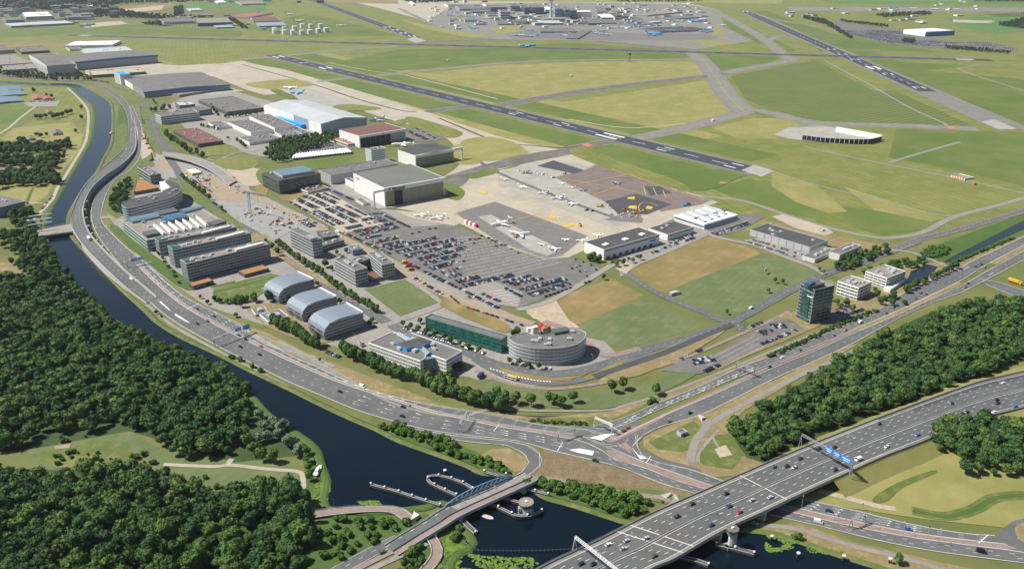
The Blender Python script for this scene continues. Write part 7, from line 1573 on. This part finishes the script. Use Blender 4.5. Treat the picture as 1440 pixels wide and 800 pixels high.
jet(530, 170, 215, 38, 'light blue airliner tail sticking out behind the pale hangar', 'air', 'klm', 'jetw'); jet(408, 125, 170, 38, 'white airliner parked on the grey apron behind the pale hangar', 'air'); jet(418, 132, 175, 38, 'blue airliner parked beside the white one', 'air', 'bright', 'bright'); jet(566, 205, 190, 40, 'white airliner with a green tail behind the tower block', 'air', 'jetw', 'greenp')
jet(742, 66, 0, 62, 'light blue airliner with a white tail rolling on the far runway', 'air', 'klm', 'jetw')
for x, y, rz, L, f, t, lab in ((920,50,0,70,'klm','klm','big light blue airliner on the apron below the right pier'),(978,31,10,70,'klm','klm','light blue airliner at the tip of the upper right pier'),(994,46,0,60,'klm','klm','light blue airliner at the tip of the longest pier'),(905,8.5,0,60,'klm','jetw','light blue airliner at the top edge taxiway'),(898,38,10,45,'klm','klm','light blue airliner left of the lower right pier'),(846,45,5,45,'klm','jetw','light blue airliner right of the slanting pier'),
    (798,47,60,40,'klm','klm','light blue jet in the fan left of the slanting pier'),(752,51,10,40,'klm','klm','light blue jet at the lower left stand'),(885,38,20,38,'klm','jetw','light blue jet between the two right piers'),(945,44,0,48,'klm','klm','light blue jet under the longest pier'),(1016,37,5,42,'jetw','jetw','white airliner on the far taxiway by the grass islands'),(667,41,0,42,'klm','klm','blue airliner on the apron left of the terminal'),
    (479,37,190,42,'jetw','jetw','white airliner on the taxiway behind the tank farm'),(421,31,20,60,'jetw','yellow','yellow tailed freighter behind the tank farm'),(424,29,20,45,'car_yellow','car_yellow','yellow freighter behind the tank farm'),(408,21,10,50,'jetw','bright','white freighter farthest behind the tank farm'),(440,33,60,40,'jetw','dgrey','white freighter with a dark tail by the tanks'),(706,1.5,0,45,'jetw','jetw','white airliner at the very top edge'),
    (1257,12.5,0,50,'klm','klm','blue airliner far off at top right'),(1285,13,0,45,'jetw','jetw','white airliner far off right of the blue one'),(1315,14,0,45,'jetw','jetw','middle white airliner far off at top right'),(1345,14,0,45,'jetw','jetw','rightmost white airliner far off at top right')):
    jet(x, y, rz, L, lab, 'air', f, t, simple=True)
RJ = random.Random(8)
for (x0, y0), (x1, y1), n, grp in (((722,50),(752,52),9,'white jets parked left of the long pier'),((784,48),(804,53),8,'white jets fanned left of the slanting pier'),((833,47),(858,50),7,'white jets right of the slanting pier'),((628,22),(690,27),12,'tailfins and jets on the left terminal apron'),((632,28),(680,31),9,'jets on the nearer left apron'),((730,40),(752,44),4,'jets above the left pier end'),((862,40),(930,36),12,'jets along the middle right pier'),((925,32),(990,29),10,'jets along the upper right pier'),((880,14),(960,15),5,'jets along the top right pier')):
    for k in range(n):
        f = (k+.5)/n; c = RJ.choice(['jetw']*3+['klm','klm','bright']); jet(x0+(x1-x0)*f, y0+(y1-y0)*f, RJ.choice((60, 75, 240)), 36, 'parked airliner, one of the '+grp, 'air', RJ.choice(['jetw','jetw','klm']), c, simple=True, group=grp, z=.6)
# helicopter on its pad
q = P(1157, 325, .6); e = empty('helicopter', q, 'white and blue helicopter on the sandy pad', 'helicopter', rz=.3)
b = MB(); b.box((.5,0,.6),(4.2,1.7,1.6),0,0,.75); b.beam((-1.5,0,1.6),(-6.5,0,2.0),.5,.5); b.build('fuselage','jetw',e); MB().box((-6.5,0,1.8),(.9,.12,1.6),0,0,.6).build('tail_fin','bright',e); MB().box((1.9,0,1.1),(1.6,1.75,.8),0,0,.8).build('cockpit','cglass',e)
b = MB()
for k in range(4): b.beam((.4,0,2.7),(.4+5.3*math.cos(k*1.57+.4),5.3*math.sin(k*1.57+.4),2.7),.28,.05)
b.beam((.4,0,2.1),(.4,0,2.75),.3); b.build('rotor','dgrey',e); [MB().beam((-1.3,s*.9,.1),(2.2,s*.9,.1),.12).beam((-.5,s*.9,.1),(-.5,s*.6,.8),.1).beam((1.3,s*.9,.1),(1.3,s*.6,.8),.1).build('skid','dgrey',e) for s in (-1,1)]
# red and white training tube
a, b_ = P(654,311.5,1.9), P(671,318,1.9); e = empty('training_tube', P(662,315), 'red and white striped tube on the apron beside the car park corner', 'tube'); o = P(662,315)
for k in range(6): s0, s1 = a.lerp(b_, k/6), a.lerp(b_, (k+1)/6); MB(o).beam(s0, s1, 3.4).beam(s0, s1, 2.4, 4.4).build('tube_section', 'red' if k % 2 else 'white', e)
for x, y, rz, mt, sz, lab in ((825,296,.5,'car_blue',(5,2.4,2),'dark blue tug left of the yellow fuel trucks'),(833,297,.5,'car_blue',(4,2.2,1.8),'smaller dark blue tug on the apron'),(844,291,-.1,'car_yellow',(10,2.5,3),'yellow fuel truck at the end of the jet row'),(815,318,.9,'car_yellow',(4,4,3),'yellow loader on the beige apron'),(794,245,.1,'car_yellow',(6,2.5,2.5),'yellow truck beyond the dark asphalt slab'),(747,266,.3,'sand',(5,3,2.5),'beige stair truck by the farthest jets') if 0 else (736,244,.3,'car_yellow',(5,3,2.5),'small yellow loader on the grey apron'),
    (965,289,.35,'skyb',(12,3,3),'bright blue bus behind the white terminal hall'),(878,296,-.3,'car_orange',(6,2.5,2.5),'orange truck at the yellow mobile crane'),(905,298,-.2,'car_yellow',(5,3,3),'yellow excavator at the mobile crane'),(856,289,.2,'white',(4,2,2),'white van body on the dark asphalt') ,(728,356,.3,'rust',(2.5,2.5,2),'rust coloured crate in front of the large jet')):
    p = P(x, y, .6); e = boxes('ground_vehicle' if 'crate' not in lab else 'crate', lab, 'vehicle' if 'crate' not in lab else 'crate', p, rz, [('body',mt,(0,0,.4),(sz[0],sz[1],sz[2]*.6)),('cab' if 'crate' not in lab else 'lid','cglass' if 'crate' not in lab else mt,(sz[0]*.25,0,.4+sz[2]*.6),(sz[0]*.35,sz[1]*.9,sz[2]*.4))])
    if 'crate' not in lab: wheels(e, (-sz[0]*.3, sz[0]*.3), sz[1])
# ---------------------------------------------------------------- cranes and site machines
def tcrane(x, y, h, jx, jy, L, cL, label):
    q = P(x, y, .3); e = empty('tower_crane', q, label, 'crane'); m = MB(q); w = 1.1
    for dx, dy in ((-w,-w),(w,-w),(w,w),(-w,w)): m.beam((q.x+dx,q.y+dy,0),(q.x+dx,q.y+dy,h),.28)
    z = 0
    while z < h-2: m.beam((q.x-w,q.y-w,z),(q.x+w,q.y-w,z+2.2),.16); m.beam((q.x+w,q.y-w,z+2.2),(q.x+w,q.y+w,z),.16); z += 2.2
    m.build('mast', 'mgrey', e); d = Vector((jx, jy, 0)).normalized(); top = Vector((q.x, q.y, h))
    m = MB(q); s = Vector((-d.y, d.x, 0))*.8
    for o_ in (s, -s, Vector((0,0,1.8))): m.beam(top-d*cL+o_, top+d*L+o_, .3)
    t = -cL
    while t < L: m.beam(top+d*t+s, top+d*(t+1.5)+Vector((0,0,1.8)), .16); m.beam(top+d*t-s, top+d*(t+1.5)+Vector((0,0,1.8)), .16); t += 3
    m.build('jib', 'car_blue', e); c = top-d*cL*.9; MB(q).box((c.x, c.y, h-2), (3, 3, 2.2)).build('counterweight', 'concrete', e); c = top+d*2; MB(q).box((c.x, c.y, h-2.2), (2, 2, 2)).build('cab', 'bright', e); MB(q).beam(top+d*L*.6, top+d*L*.6-Vector((0,0,12)), .15).build('hoist_rope', 'black', e)
    MB(q).box((q.x, q.y, 0), (6, 6, 1)).build('base', 'concrete', e)
tcrane(352.5, 301, 30, 1, -.62, 30, 9, 'grey and blue tower crane standing on the building site plot')
def rig(x, y, h, mt, label, lean=.1):
    q = P(x, y, .3); e = empty('piling_rig', q, label, 'crane'); MB(q).box((q.x,q.y,1),(5,3.2,2.4),.4).build('body', mt, e); [MB(q).box((q.x+s*.6,q.y+s*1.6,0),(6,1,1.1),.4).build('track','black',e) for s in (-1,1)]; MB(q).beam((q.x+2,q.y,1.5),(q.x+2+h*lean,q.y,h),1.0).build('boom', mt, e); MB(q).beam((q.x-1,q.y,3),(q.x+2+h*lean,q.y,h*.95),.25).build('stay','black',e)
rig(893, 301, 26, 'redp', 'mobile crane with a tall red boom on the dark asphalt', .02); rig(214, 226, 15, 'black', 'black piling rig beside the small glass cube', -.1)
for x, y, h, mt, l in ((203,196,10,'rust','orange piling rig nearest the far road'),(207,203,12,'rust','tall orange rig in the middle of the sandy strip'),(211,209,9,'car_yellow','yellow excavator at the lower end of the sandy strip'),(569,370,6,'car_yellow','yellow excavator on the dirt track, upper one'),(574,375,5,'red','red machine on the dirt track between two others'),(578,380,5,'rust','brown machine on the dirt track, lowest one'),(290,255,4,'rust','orange digger beside the white tent'),(390,312,5,'rust','orange digger on the site plot centre'),(408,315,4,'redp','red digger right of the site plot centre')): rig(x, y, h, mt, l)
RS = random.Random(4)
for grp, s, n in (('materials stacked on the site plot','335,293 380,286 425,304 440,318 400,322 385,332 352,316',60),('materials stacked on the tented site','262,240 300,236 345,268 330,276 290,262 262,250',50),('barriers and crates around the mobile crane','850,300 905,298 908,304 870,308',16),('ground equipment on the far end of the apron','722,238 790,246 780,252 735,244',22),('crates on the sandy strip by the flyover','196,180 204,178 214,212 204,216',12),('roof plant behind the banded slab office','450,322 470,320 488,334 470,336',12)):
    poly = G(s); xs = [p.x for p in poly]; ys = [p.y for p in poly]; k = 0
    while k < n:
        q = (RS.uniform(min(xs), max(xs)), RS.uniform(min(ys), max(ys)))
        if not inside(q, poly): continue
        k += 1; mt, wd = RS.choice((('pale','pale'),('mgrey','mid grey'),('lgrey','light grey'),('pale','pale'),('rust','rust orange'),('lgrey','light grey'),('dgrey','dark grey'),('white','white'),('sand','sandy'),('bluecl','blue grey'))); b = MB((q[0],q[1],.4)); w, d, h = RS.uniform(1.5,7), RS.uniform(1.2,3), RS.uniform(.5,2.4); rz = RS.uniform(0, 3); b.box((q[0],q[1],.4),(w,d,h),rz,taper=RS.uniform(.6,1)); b.box((q[0],q[1],.4+h),(w*.6,d*.5,.3),rz)
        b.build('stacked_material', mt, label=f'{wd} pile among the {grp}', cat='material pile', group=grp+', '+wd)
# ---------------------------------------------------------------- gantries, masts and lamps
def gantry(a, b_, h, label, signs=(), zb=.5, base=None, mat='steel', two=True):
    p, q = P(*a, zb), P(*b_, zb); o = (p+q)/2; e = empty('sign_gantry', o, label, 'sign gantry'); U = Vector((0,0,h)); d = (q-p).normalized(); s = Vector((-d.y, d.x, 0))
    for t, on in ((p, True), (q, two)):
        if on: MB(o).beam(t+s*1.6, t+U, .45).beam(t-s*1.6, t+U, .45).build('support', mat, e)
    m = MB(o)
    for z in (0, 1.3): m.beam(p+U+s*.5+Vector((0,0,z)), q+U+s*.5+Vector((0,0,z)), .22); m.beam(p+U-s*.5+Vector((0,0,z)), q+U-s*.5+Vector((0,0,z)), .22)
    L = (q-p).length; n = int(L/2)
    for k in range(n):
        c0, c1 = p+d*(L*k/n)+U, p+d*(L*(k+1)/n)+U; m.beam(c0+s*.5, c1+s*.5+Vector((0,0,1.3)), .14); m.beam(c0-s*.5, c1-s*.5+Vector((0,0,1.3)), .14); m.beam(c0+s*.5, c1-s*.5, .14); m.beam(c0+s*.5+Vector((0,0,1.3)), c1-s*.5+Vector((0,0,1.3)), .12)
    m.build('truss_beam', mat, e)
    for t0, t1, hh in signs:
        c0, c1 = p.lerp(q, t0)+U-s*.9, p.lerp(q, t1)+U-s*.9; c = (c0+c1)/2; rz = math.atan2(d.y, d.x); sg = MB(o).box((c.x, c.y, c.z-hh*.3), ((c1-c0).length, .15, hh), rz).build('sign_board', 'sign2', e)
        for sd in (-1, 1): cc = c-s*.1*sd if sd > 0 else c+s*.1; MB(o).box((cc.x, cc.y, c.z-hh*.3+hh*.55), ((c1-c0).length*.8, .05, hh*.14), rz).box((cc.x, cc.y, c.z-hh*.3+hh*.2), ((c1-c0).length*.55, .05, hh*.12), rz).build('legend', 'white', sg)
    return e
M['sign2'] = plain('sign_panel_blue', (0.03,0.24,0.72), .5)
gantry((1125,627), (1196,667), 9.0, 'large grey truss gantry with blue direction signs over the motorway', [(.50,.63,4),(.65,.78,4),(.80,.98,4)], 8)
gantry((808,772), (905,850), 8.5, 'white sign boom crossing the motorway at the bottom edge', (), 8, mat='white')
gantry((302,487), (352,467), 7.5, 'long thin gantry with blue signs across the left main road', [(.58,.75,3),(.8,.98,3)]); gantry((180,376), (203,371), 7, 'gantry with two blue signs beside the flyover end', [(.25,.6,3),(.65,.98,3)])
gantry((647,607), (658,590), 7, 'short grey signal gantry over the main road above the bank bushes', ()); gantry((836,600), (861,611), 7.5, 'white sign boom over the branch road mouth', (), mat='white'); gantry((1034.7,521), (1059.5,530), 7.5, 'grey portal gantry across the branch road', ())
gantry((785,620), (808,612), 6.5, 'thin signal gantry at the main junction', ()); gantry((1196,742),(1214,735),6.5,'thin signal gantry over the lower road',())
def lamp(x, y, h, label, group, zb=.5, arms=1, rz=0.0):
    p = P(x, y, zb); e = empty('street_lamp', p, label, 'street lamp', group, rz)
    for k, me in enumerate(LAMP(h, arms)): o = bpy.data.objects.new(('pole','lamp_head')[k], me); link(o, e)
_lm = {}
def LAMP(h, arms):
    if (h, arms) not in _lm:
        a = MB(); a.cyl((0,0,0), .16, .09, h, 6); b = MB()
        for s in ((1, -1) if arms == 2 else (1,)): a.beam((0,0,h-.1), (0,s*1.6,h+.2), .12); b.box((0,s*1.9,h+.12), (.35,.9,.18))
        _lm[(h, arms)] = (a.mesh('pole', ['steel']), b.mesh('lamp_head', ['lgrey']))
    return _lm[(h, arms)]
q = mix(mA, mB, .505); i = 4
while i < len(q)-3:
    d = q[i+1]-q[i]; p = q[i]; e = empty('street_lamp', p, 'tall double armed lamp on the motorway median', 'street lamp', 'motorway median lamps', math.atan2(d.y, d.x))
    for k, me in enumerate(LAMP(12, 2)): o = bpy.data.objects.new(('pole','lamp_head')[k], me); link(o, e)
    i += 6
for s, n, h, lab, grp in (('200,376 264,432 322,464 382,494 432,517 522,552 606,579 700,599 815,620',22,10,'tall lamp on the red median of the main road','main road median lamps'),('1000,554 1102,508 1204,464 1307,419 1440,350',14,10,'tall lamp on the branch road median','branch road median lamps'),
    ('1000,677 1100,710 1180,734 1290,760 1370,775',9,10,'tall lamp on the lower road median','lower road median lamps'),('316,300 401,356 497,420 565,458 690,506 760,524 870,502 1000,459 1112,402 1210,362',24,8,'slim lamp along the business park avenue','avenue lamps'),('640,318 720,352 760,368',5,16,'tall flood light mast between car park and apron','flood light masts'),('560,330 620,360 690,392',5,12,'slim lamp mast in the large car park','car park lamp masts'),
    ('560,762 620,734 690,702 740,680',5,7,'small lamp along the canal bridge approach','bridge lamps'),('100,318 108,290 130,262 165,236 182,208',8,9,'lamp beside the flyover','flyover lamps')):
    pts = resample(smooth(G(s), 4), n)
    for p in pts:
        e = empty('street_lamp', (p.x, p.y, .5), lab, 'street lamp', grp, heading(p))
        for k, me in enumerate(LAMP(h, 1)): o = bpy.data.objects.new(('pole','lamp_head')[k], me); link(o, e)
def mast(x, y, h, label, board=None, zb=.5):
    p = P(x, y, zb); e = empty('signal_mast', p, label, 'signal mast'); MB(p).beam(p, p+Vector((0,0,h)), .2).build('pole', 'lgrey', e); MB(p).box((p.x, p.y, zb+h-1.2), (.5,.4,1.2)).build('signal_head', 'black', e)
    if board: MB(p).box((p.x, p.y+.3, zb+h-board[1]), (board[0], .15, board[1]), .4).build('sign_board', board[2], e)
for x, y, h, l, *b in ((818,623,6,'signal mast on the island left of the main junction'),(887,626,6,'signal mast on the triangular island of the junction'),(862,604,5,'signal mast by the branch road stop line'),(1178,735,6,'left signal mast on the lower road median'),(1215,736,6,'right signal mast on the lower road median'),(1304,756,9,'tall slim mast on the lower road median'),(1212,716,5,'small sign post on the verge above the lower road'),(450,509,4,'small black and white sign on the dry verge',(2.5,2.5,'dgrey')),(347,468,6,'blue sign post left of the garden clump',(5,2.5,'sign2')),(1310,398,8,'large white and dark sign beside the ditch end',(4,4,'lgrey')),(1244,352,9,'pale blue banner column by the side road',(2.5,6,'bluecl')),(577,576,4,'small black sign in the verge above the main road',(1.5,1.5,'black'))): mast(x, y, h, l, b[0] if b else None)
q = P(947, 414, .4); boxes('site_cabin', 'pale blue site cabin on the left corner of the large grass plot', 'cabin', q, .6, [('body','bluecl',(0,0,0),(9,4,2.8)),('roof','lgrey',(0,0,2.8),(9.3,4.3,.2)),('door','dgrey',(2,-2.05,0),(1,.1,2.1))]); q = P(953, 413, .4); boxes('site_cabin', 'yellow roofed container next to the pale blue site cabin', 'cabin', q, .6, [('body','offw',(0,0,0),(6,3,2.4)),('roof','roofl',(0,0,2.4),(6.2,3.2,.3))])
q = P(1076, 385, .4); boxes('billboard', 'white billboard standing in the middle of the large grass plot', 'billboard', q, .9, [('board','white',(0,0,2.5),(6,.3,4)),('post','steel',(-2.4,0,0),(.3,.3,2.5)),('post','steel',(2.4,0,0),(.3,.3,2.5)),('print','bluecl',(0,-.2,3.2),(4.5,.06,2))])
for k in range(6):
    q = P(362+k*4, 466+k*.2) if 0 else P(742+k*.8, 675-k*3) if 0 else None
# ---------------------------------------------------------------- canal works, boats
M['timber'] = plain('weathered_timber', (0.10,0.095,0.09), .9, var=.4, scale=1.2)
def guide(s, label, w=1.6, h=2.0, name='guide_wall', step=9):
    L = G(s); q = resample(L, max(3, int(plen(L)/4))); o = q[len(q)//2].copy(); o.z = 0; e = empty(name, o, label, 'guide wall'); m = MB(o)
    A, B2 = offset(q, w/2), offset(q, -w/2); up = lambda x, z: [Vector((p.x, p.y, z)) for p in x]
    m.ribbon(up(A, h), up(B2, h)); m.ribbon(up(A, 0), up(A, h)); m.ribbon(up(B2, h), up(B2, 0)); m.build('fender_wall', 'timber', e)
    for S in (A, B2): MB(o).tube(up(S, h+.12), .14).build('rail', 'lgrey', e)
    n = max(2, int(plen(L)/step)+1)
    for p in resample(q, n): pl = MB(o).cyl((p.x, p.y, -.5), .8, .75, h+1.6, 8).build('pile', 'timber', e); MB(o).cyl((p.x, p.y, h+1.1), .82, .5, .5, 8).build('pile_cap', 'white', pl)
    return e
guide('522,684 560,694 590,704 619,713', 'long timber guide wall left of the canal bridge')
guide('665,690 655,683 634,675 614,671 601,673 602,680 622,690 642,699', 'U shaped timber guide wall left of the bridge opening')
guide('681,666 700,672 712,670', 'short timber guide wall at the top left bridge end'); guide('707,703 722,707 733,710', 'short timber guide wall leading to the round control house'); guide('682,708 705,718 728,729 748,728 762,721', 'long timber guide wall wrapping around the control house')
guide('735,688 750,693 771,698', 'timber guide wall along the right bank past the bridge'); guide('647,731 658,742 669,752', 'stubby timber guide wall below the bridge', w=3)
guide('958,786 980,791 996,797', 'grey concrete pier wall left of the motorway bridge tower', w=2.5); guide('1007,768 1035,774 1060,781', 'grey concrete pier wall at the motorway bridge tower', w=3)
r = resample(G('643,746 655,762 670,776 720,777 770,776 806,774'), 34); o = P(700, 770, 0); e = empty('pile_row', o, 'row of timber piles with a rail enclosing the lily patch', 'pile row')
for p in r: MB(o).cyl((p.x, p.y, -.5), .32, .3, 2.6, 6).build('pile', 'timber', e)
MB(o).tube([Vector((p.x, p.y, 1.5)) for p in r], .13).build('rail', 'timber', e)
for x, y, l in ((1122,784,'leftmost of three mooring piles at bottom right'),(1186,788,'middle one of three mooring piles at bottom right'),(1251,792,'rightmost of three mooring piles at bottom right'),(626,667,'small mooring pile inside the U shaped wall'),(365+0,0,'') if 0 else (1085,760,'small mooring pile beside the lilies')):
    p = P(x, y, 0); e = empty('mooring_pile', p, l, 'mooring pile'); [MB(p).cyl((p.x+dx, p.y+dy, -.5), .4, .4, 4.2, 6).build('pile', 'timber', e) for dx, dy in ((-.6,0),(.6,0),(0,.8))]; MB(p).cyl((p.x, p.y, 3.6), 1.3, 1.1, .5, 8).build('pile_cap', 'pale', e)
# round control house of the canal bridge
p = P(740, 722, 0); e = empty('control_house', p, 'round bridge control house standing on its own pier in the canal', 'control house'); MB(p).cyl((p.x,p.y,-.5), 5.5, 5.2, 2.3, 14).build('pier', 'concrete', e); MB(p).cyl((p.x,p.y,1.8), 3.4, 3.4, 4.5, 14).build('base', 'pale', e)
b = MB(p).cyl((p.x,p.y,6.3), 4.2, 4.4, 2.4, 14).build('window_band', 'glass', e); [MB(p).box((p.x+4.3*math.cos(k*.449), p.y+4.3*math.sin(k*.449), 6.3), (.25,.25,2.4), k*.449).build('mullion', 'lgrey', b) for k in range(14)]
MB(p).cyl((p.x,p.y,8.7), 5.0, 4.9, .7, 14).build('roof', 'roofl', e); MB(p).box((p.x,p.y,9.4), (1.4,1.4,.7), .4).build('roof_unit', 'white', e); MB(p).box((p.x-4.5,p.y-1,1.8), (1.2,3,4), .2).build('stair', 'concrete', e)
# control tower of the motorway bridge
p = P(1027, 769, 0); e = empty('bridge_tower', p, 'grey bridge control tower rising beside the motorway deck', 'control tower'); MB(p).box((p.x,p.y,-.5), (7,5,2.5), .3).build('pier', 'concrete', e); MB(p).cyl((p.x,p.y,1), 1.9, 1.9, 9, 8).build('shaft', 'pale', e); MB(p).cyl((p.x+2.6,p.y+1,1), 1.2, 1.2, 9.5, 6).build('stair_shaft', 'lgrey', e)
MB(p).cyl((p.x,p.y,9.5), 2.6, 3.5, 2.2, 8).build('cab_base', 'lgrey', e); MB(p).cyl((p.x,p.y,11.7), 3.4, 3.7, 1.9, 8).build('cab_glass', 'glassg', e); MB(p).cyl((p.x,p.y,13.6), 4.0, 4.0, .6, 8).build('roof', 'roofm', e); MB(p).box((p.x,p.y,14.2), (1.6,1.2,.8), .4).build('roof_unit', 'white', e)
# lift bridge portal beams
o = P(56, 326, 0); e = empty('lift_bridge_gate', o, 'three long white counterbalance beams of the lift bridge', 'bridge gate')
for k, (x0, y0, x1, y1) in enumerate(((40,305,73,300.5),(40,311,73,306.5),(39,317,73,312))):
    a, b_ = P(x0, y0, 14), P(x1, y1, 14); MB(o).beam(a, b_, .9, 1.3).build('balance_beam', 'white', e); c = a.lerp(b_, .5); MB(o).beam((c.x, c.y, 4.5), c, .9).build('post', 'lgrey', e)
c = P(40, 311, 14); d = P(39, 317, 14); MB(o).box((c.x, c.y, 12.6), (3, 4, 2.6)).build('counterweight', 'lgrey', e)
e = None
for x, y, l in ((88,316,'signal mast left on the lift bridge'),(96,312,'signal mast right on the lift bridge'),(864,782,'slim mast beside the left motorway parapet'),(694,667,'angled barrier mast at the top bridge end'),(470,713,'thin mast at the water beside the footbridge')):
    p = P(x, y, 2); ee = empty('mast', p, l, 'mast'); MB(p).beam(p, p+Vector((0,0,6)), .22).build('pole', 'lgrey', ee); MB(p).box((p.x, p.y, 7.4), (.6,.5,1)).build('lamp_box', 'dgrey', ee)
def boat(x, y, rz, L, label, deck='white', hull='white', cabin=True, w=.32):
    p = P(x, y, .28); e = empty('boat', p, label, 'boat', None, rz); B_ = L*w/2; st = [(-.5,.75),(-.3,.95),(0,1),(.25,.85),(.42,.45),(.5,.02)]; m = MB()
    up = [(s*L, b*B_, L*.11+abs(s)*L*.03) for s, b in st]; lo = [(s*L*.95, b*B_*.75, -.1) for s, b in st]; n = len(st)
    for sg in (1, -1):
        U = [(a, y_*sg, c) for a, y_, c in up]; Lo = [(a, y_*sg, c) for a, y_, c in lo]; m.ribbon(U, Lo) if sg < 0 else m.ribbon(Lo, U)
    m.add([up[0], (up[0][0], -up[0][1], up[0][2]), (lo[0][0], -lo[0][1], lo[0][2]), lo[0]], [(0,1,2,3)]); m.build('hull', hull, e)
    d = MB(); D = [(a*.95, y_*.88, c-.1) for a, y_, c in up]; d.ribbon([(a, -y_, c) for a, y_, c in D], D); d.build('deck', deck, e)
    if cabin: MB().box((-.05*L, 0, L*.10), (L*.42, B_*1.25, L*.10), 0, 0, .85).build('cabin', 'white', e); MB().box((-.05*L, 0, L*.135), (L*.38, B_*1.3, L*.035), 0, 0, .95).build('cabin_window', 'cglass', e); MB().box((-.05*L, 0, L*.20), (L*.36, B_*1.05, L*.012)).build('cabin_roof', 'offw', e)
    else: [MB().box((t*L, 0, L*.09), (L*.05, B_*1.3, L*.03)).build('bench', 'red', e) for t in (-.2, 0, .18)]
    return e
boat(447, 663, 1.45, 13, 'white motor cruiser moored by the reed bed below the clearing'); boat(686, 728, -.45, 8, 'small open white boat with red seats passing below the canal bridge', 'offw', 'white', False, .42); boat(157, 188, 1.5, 16, 'grey and white cruiser on the far canal', 'lgrey'); boat(158, 157, 1.6, 9, 'small white boat at the canal bend')
boat(1062, 731, .2, 5, 'small silver blue boat under the motorway deck', 'bluecl') if 0 else None
# far wooded strips, joined: nobody could count them
def farwood(s, sp, size, label, mat='leafD', seed=3, zs=1.0):
    pts = scatter(G(s), sp, rnd=rnd); return mass('woodland', pts, [rnd.uniform(.8, 1.3)*size for _ in pts], mat, label, nleaf=40, ls=2.2, lumps=3, seed=seed, variants=4, zs=zs) if pts else None
for k, (s, sp, sz, l) in enumerate((('-40,-2 60,-2 125,2 160,-2 175,4 160,10 125,14 60,16 -40,14',26,1.3,'dark hazy tree cover over the town at top left'),('150,12 160,14 215,24 240,26 225,29 170,26 135,24 130,18',20,1.2,'belt of far trees between the town and crop fields'),('150,0 330,-2 330,2 200,6 160,8',34,1.3,'far woods along the top left edge'),
   ('245,12 258,10 258,22 246,24',15,1.1,'tall dark far tree belt beside the crop fields'),('315,24 326,24 350,42 342,42',14,.8,'double tree row of the far driveway'),('200,34 226,31 228,38 205,36',15,.9,'small far wood at the driveway yards'),('560,0 620,0 640,2 640,4 580,6',26,1.2,'far trees above the terminal'),
   ('860,0 960,0 1000,2 960,4 870,4',30,1.1,'far trees along the top centre edge'),('1355,-3 1440,-3 1480,0 1440,4 1370,3',26,1.4,'dark far wood at the top right corner'),('1128,24 1160,28 1200,54 1196,56 1160,36 1130,27',13,.7,'dark hedge strip beside the upper right runway'),('1180,30 1250,38 1248,40 1185,32',14,1.0,'row of far trees above the far car park'),
   ('1230,22 1306,18 1310,22 1240,26',18,1.0,'dark tree strip above the green roofed buildings'),('1402,36 1440,28 1470,34 1440,42 1410,38',15,1.2,'dark clump of trees at the upper right edge'),('1330,66 1420,74 1418,77 1330,70',12,.7,'clipped tree row below the far car park'),('1270,56 1288,58 1284,62 1268,60',10,.8,'small dark tree group in the far car park'),
   ('180,24 300,28 300,25 200,20',30,1.0,'scattered far trees around the crop fields'),('-10,106 130,112 128,108 60,104 0,101',13,.7,'tree belt under the far hangars'))): farwood(s, sp, sz, l, seed=k+3)
for s, mt in (('150,14 210,6 290,2 300,4 250,10 200,16 160,18','tan'),('240,6 300,2 400,2 330,10 270,14','crop'),('330,10 372,8 376,17 336,19','crop'),('150,16 230,8 228,14 160,20','sand'),('112,34 170,30 180,34 120,40','sand'),('1330,26 1440,22 1500,26 1500,42 1400,48 1350,38','crop'),('1340,28 1400,30 1390,33 1340,32','sand'),('1100,10 1440,12 1440,17 1120,16','taxi'),
              ('1150,0 1440,3 1440,8 1180,6','crop'),('640,0 1100,0 1100,6 640,2','airy'),('450,-2 560,0 560,6 470,4','dry')):
    area('field', s, 'path', mt)
# ---------------------------------------------------------------- air
hb = MB((0, 7000, 0)); hb.box((0, 7000, -1.5), (24000, 16000, 345+1.5)); hz = hb.build('haze', 'white', kind='stuff', label='thin bluish summer haze lying over the whole landscape', cat='haze')
hm = bpy.data.materials.new('haze_air'); hm.use_nodes = True; n = hm.node_tree; n.nodes.clear(); o = n.nodes.new('ShaderNodeOutputMaterial'); v = n.nodes.new('ShaderNodeVolumePrincipled')
v.inputs['Color'].default_value = (0.80, 0.88, 1.0, 1); v.inputs['Density'].default_value = HAZE; v.inputs['Anisotropy'].default_value = 0.2; n.links.new(v.outputs[0], o.inputs['Volume']); hz.data.materials.clear(); hz.data.materials.append(hm)
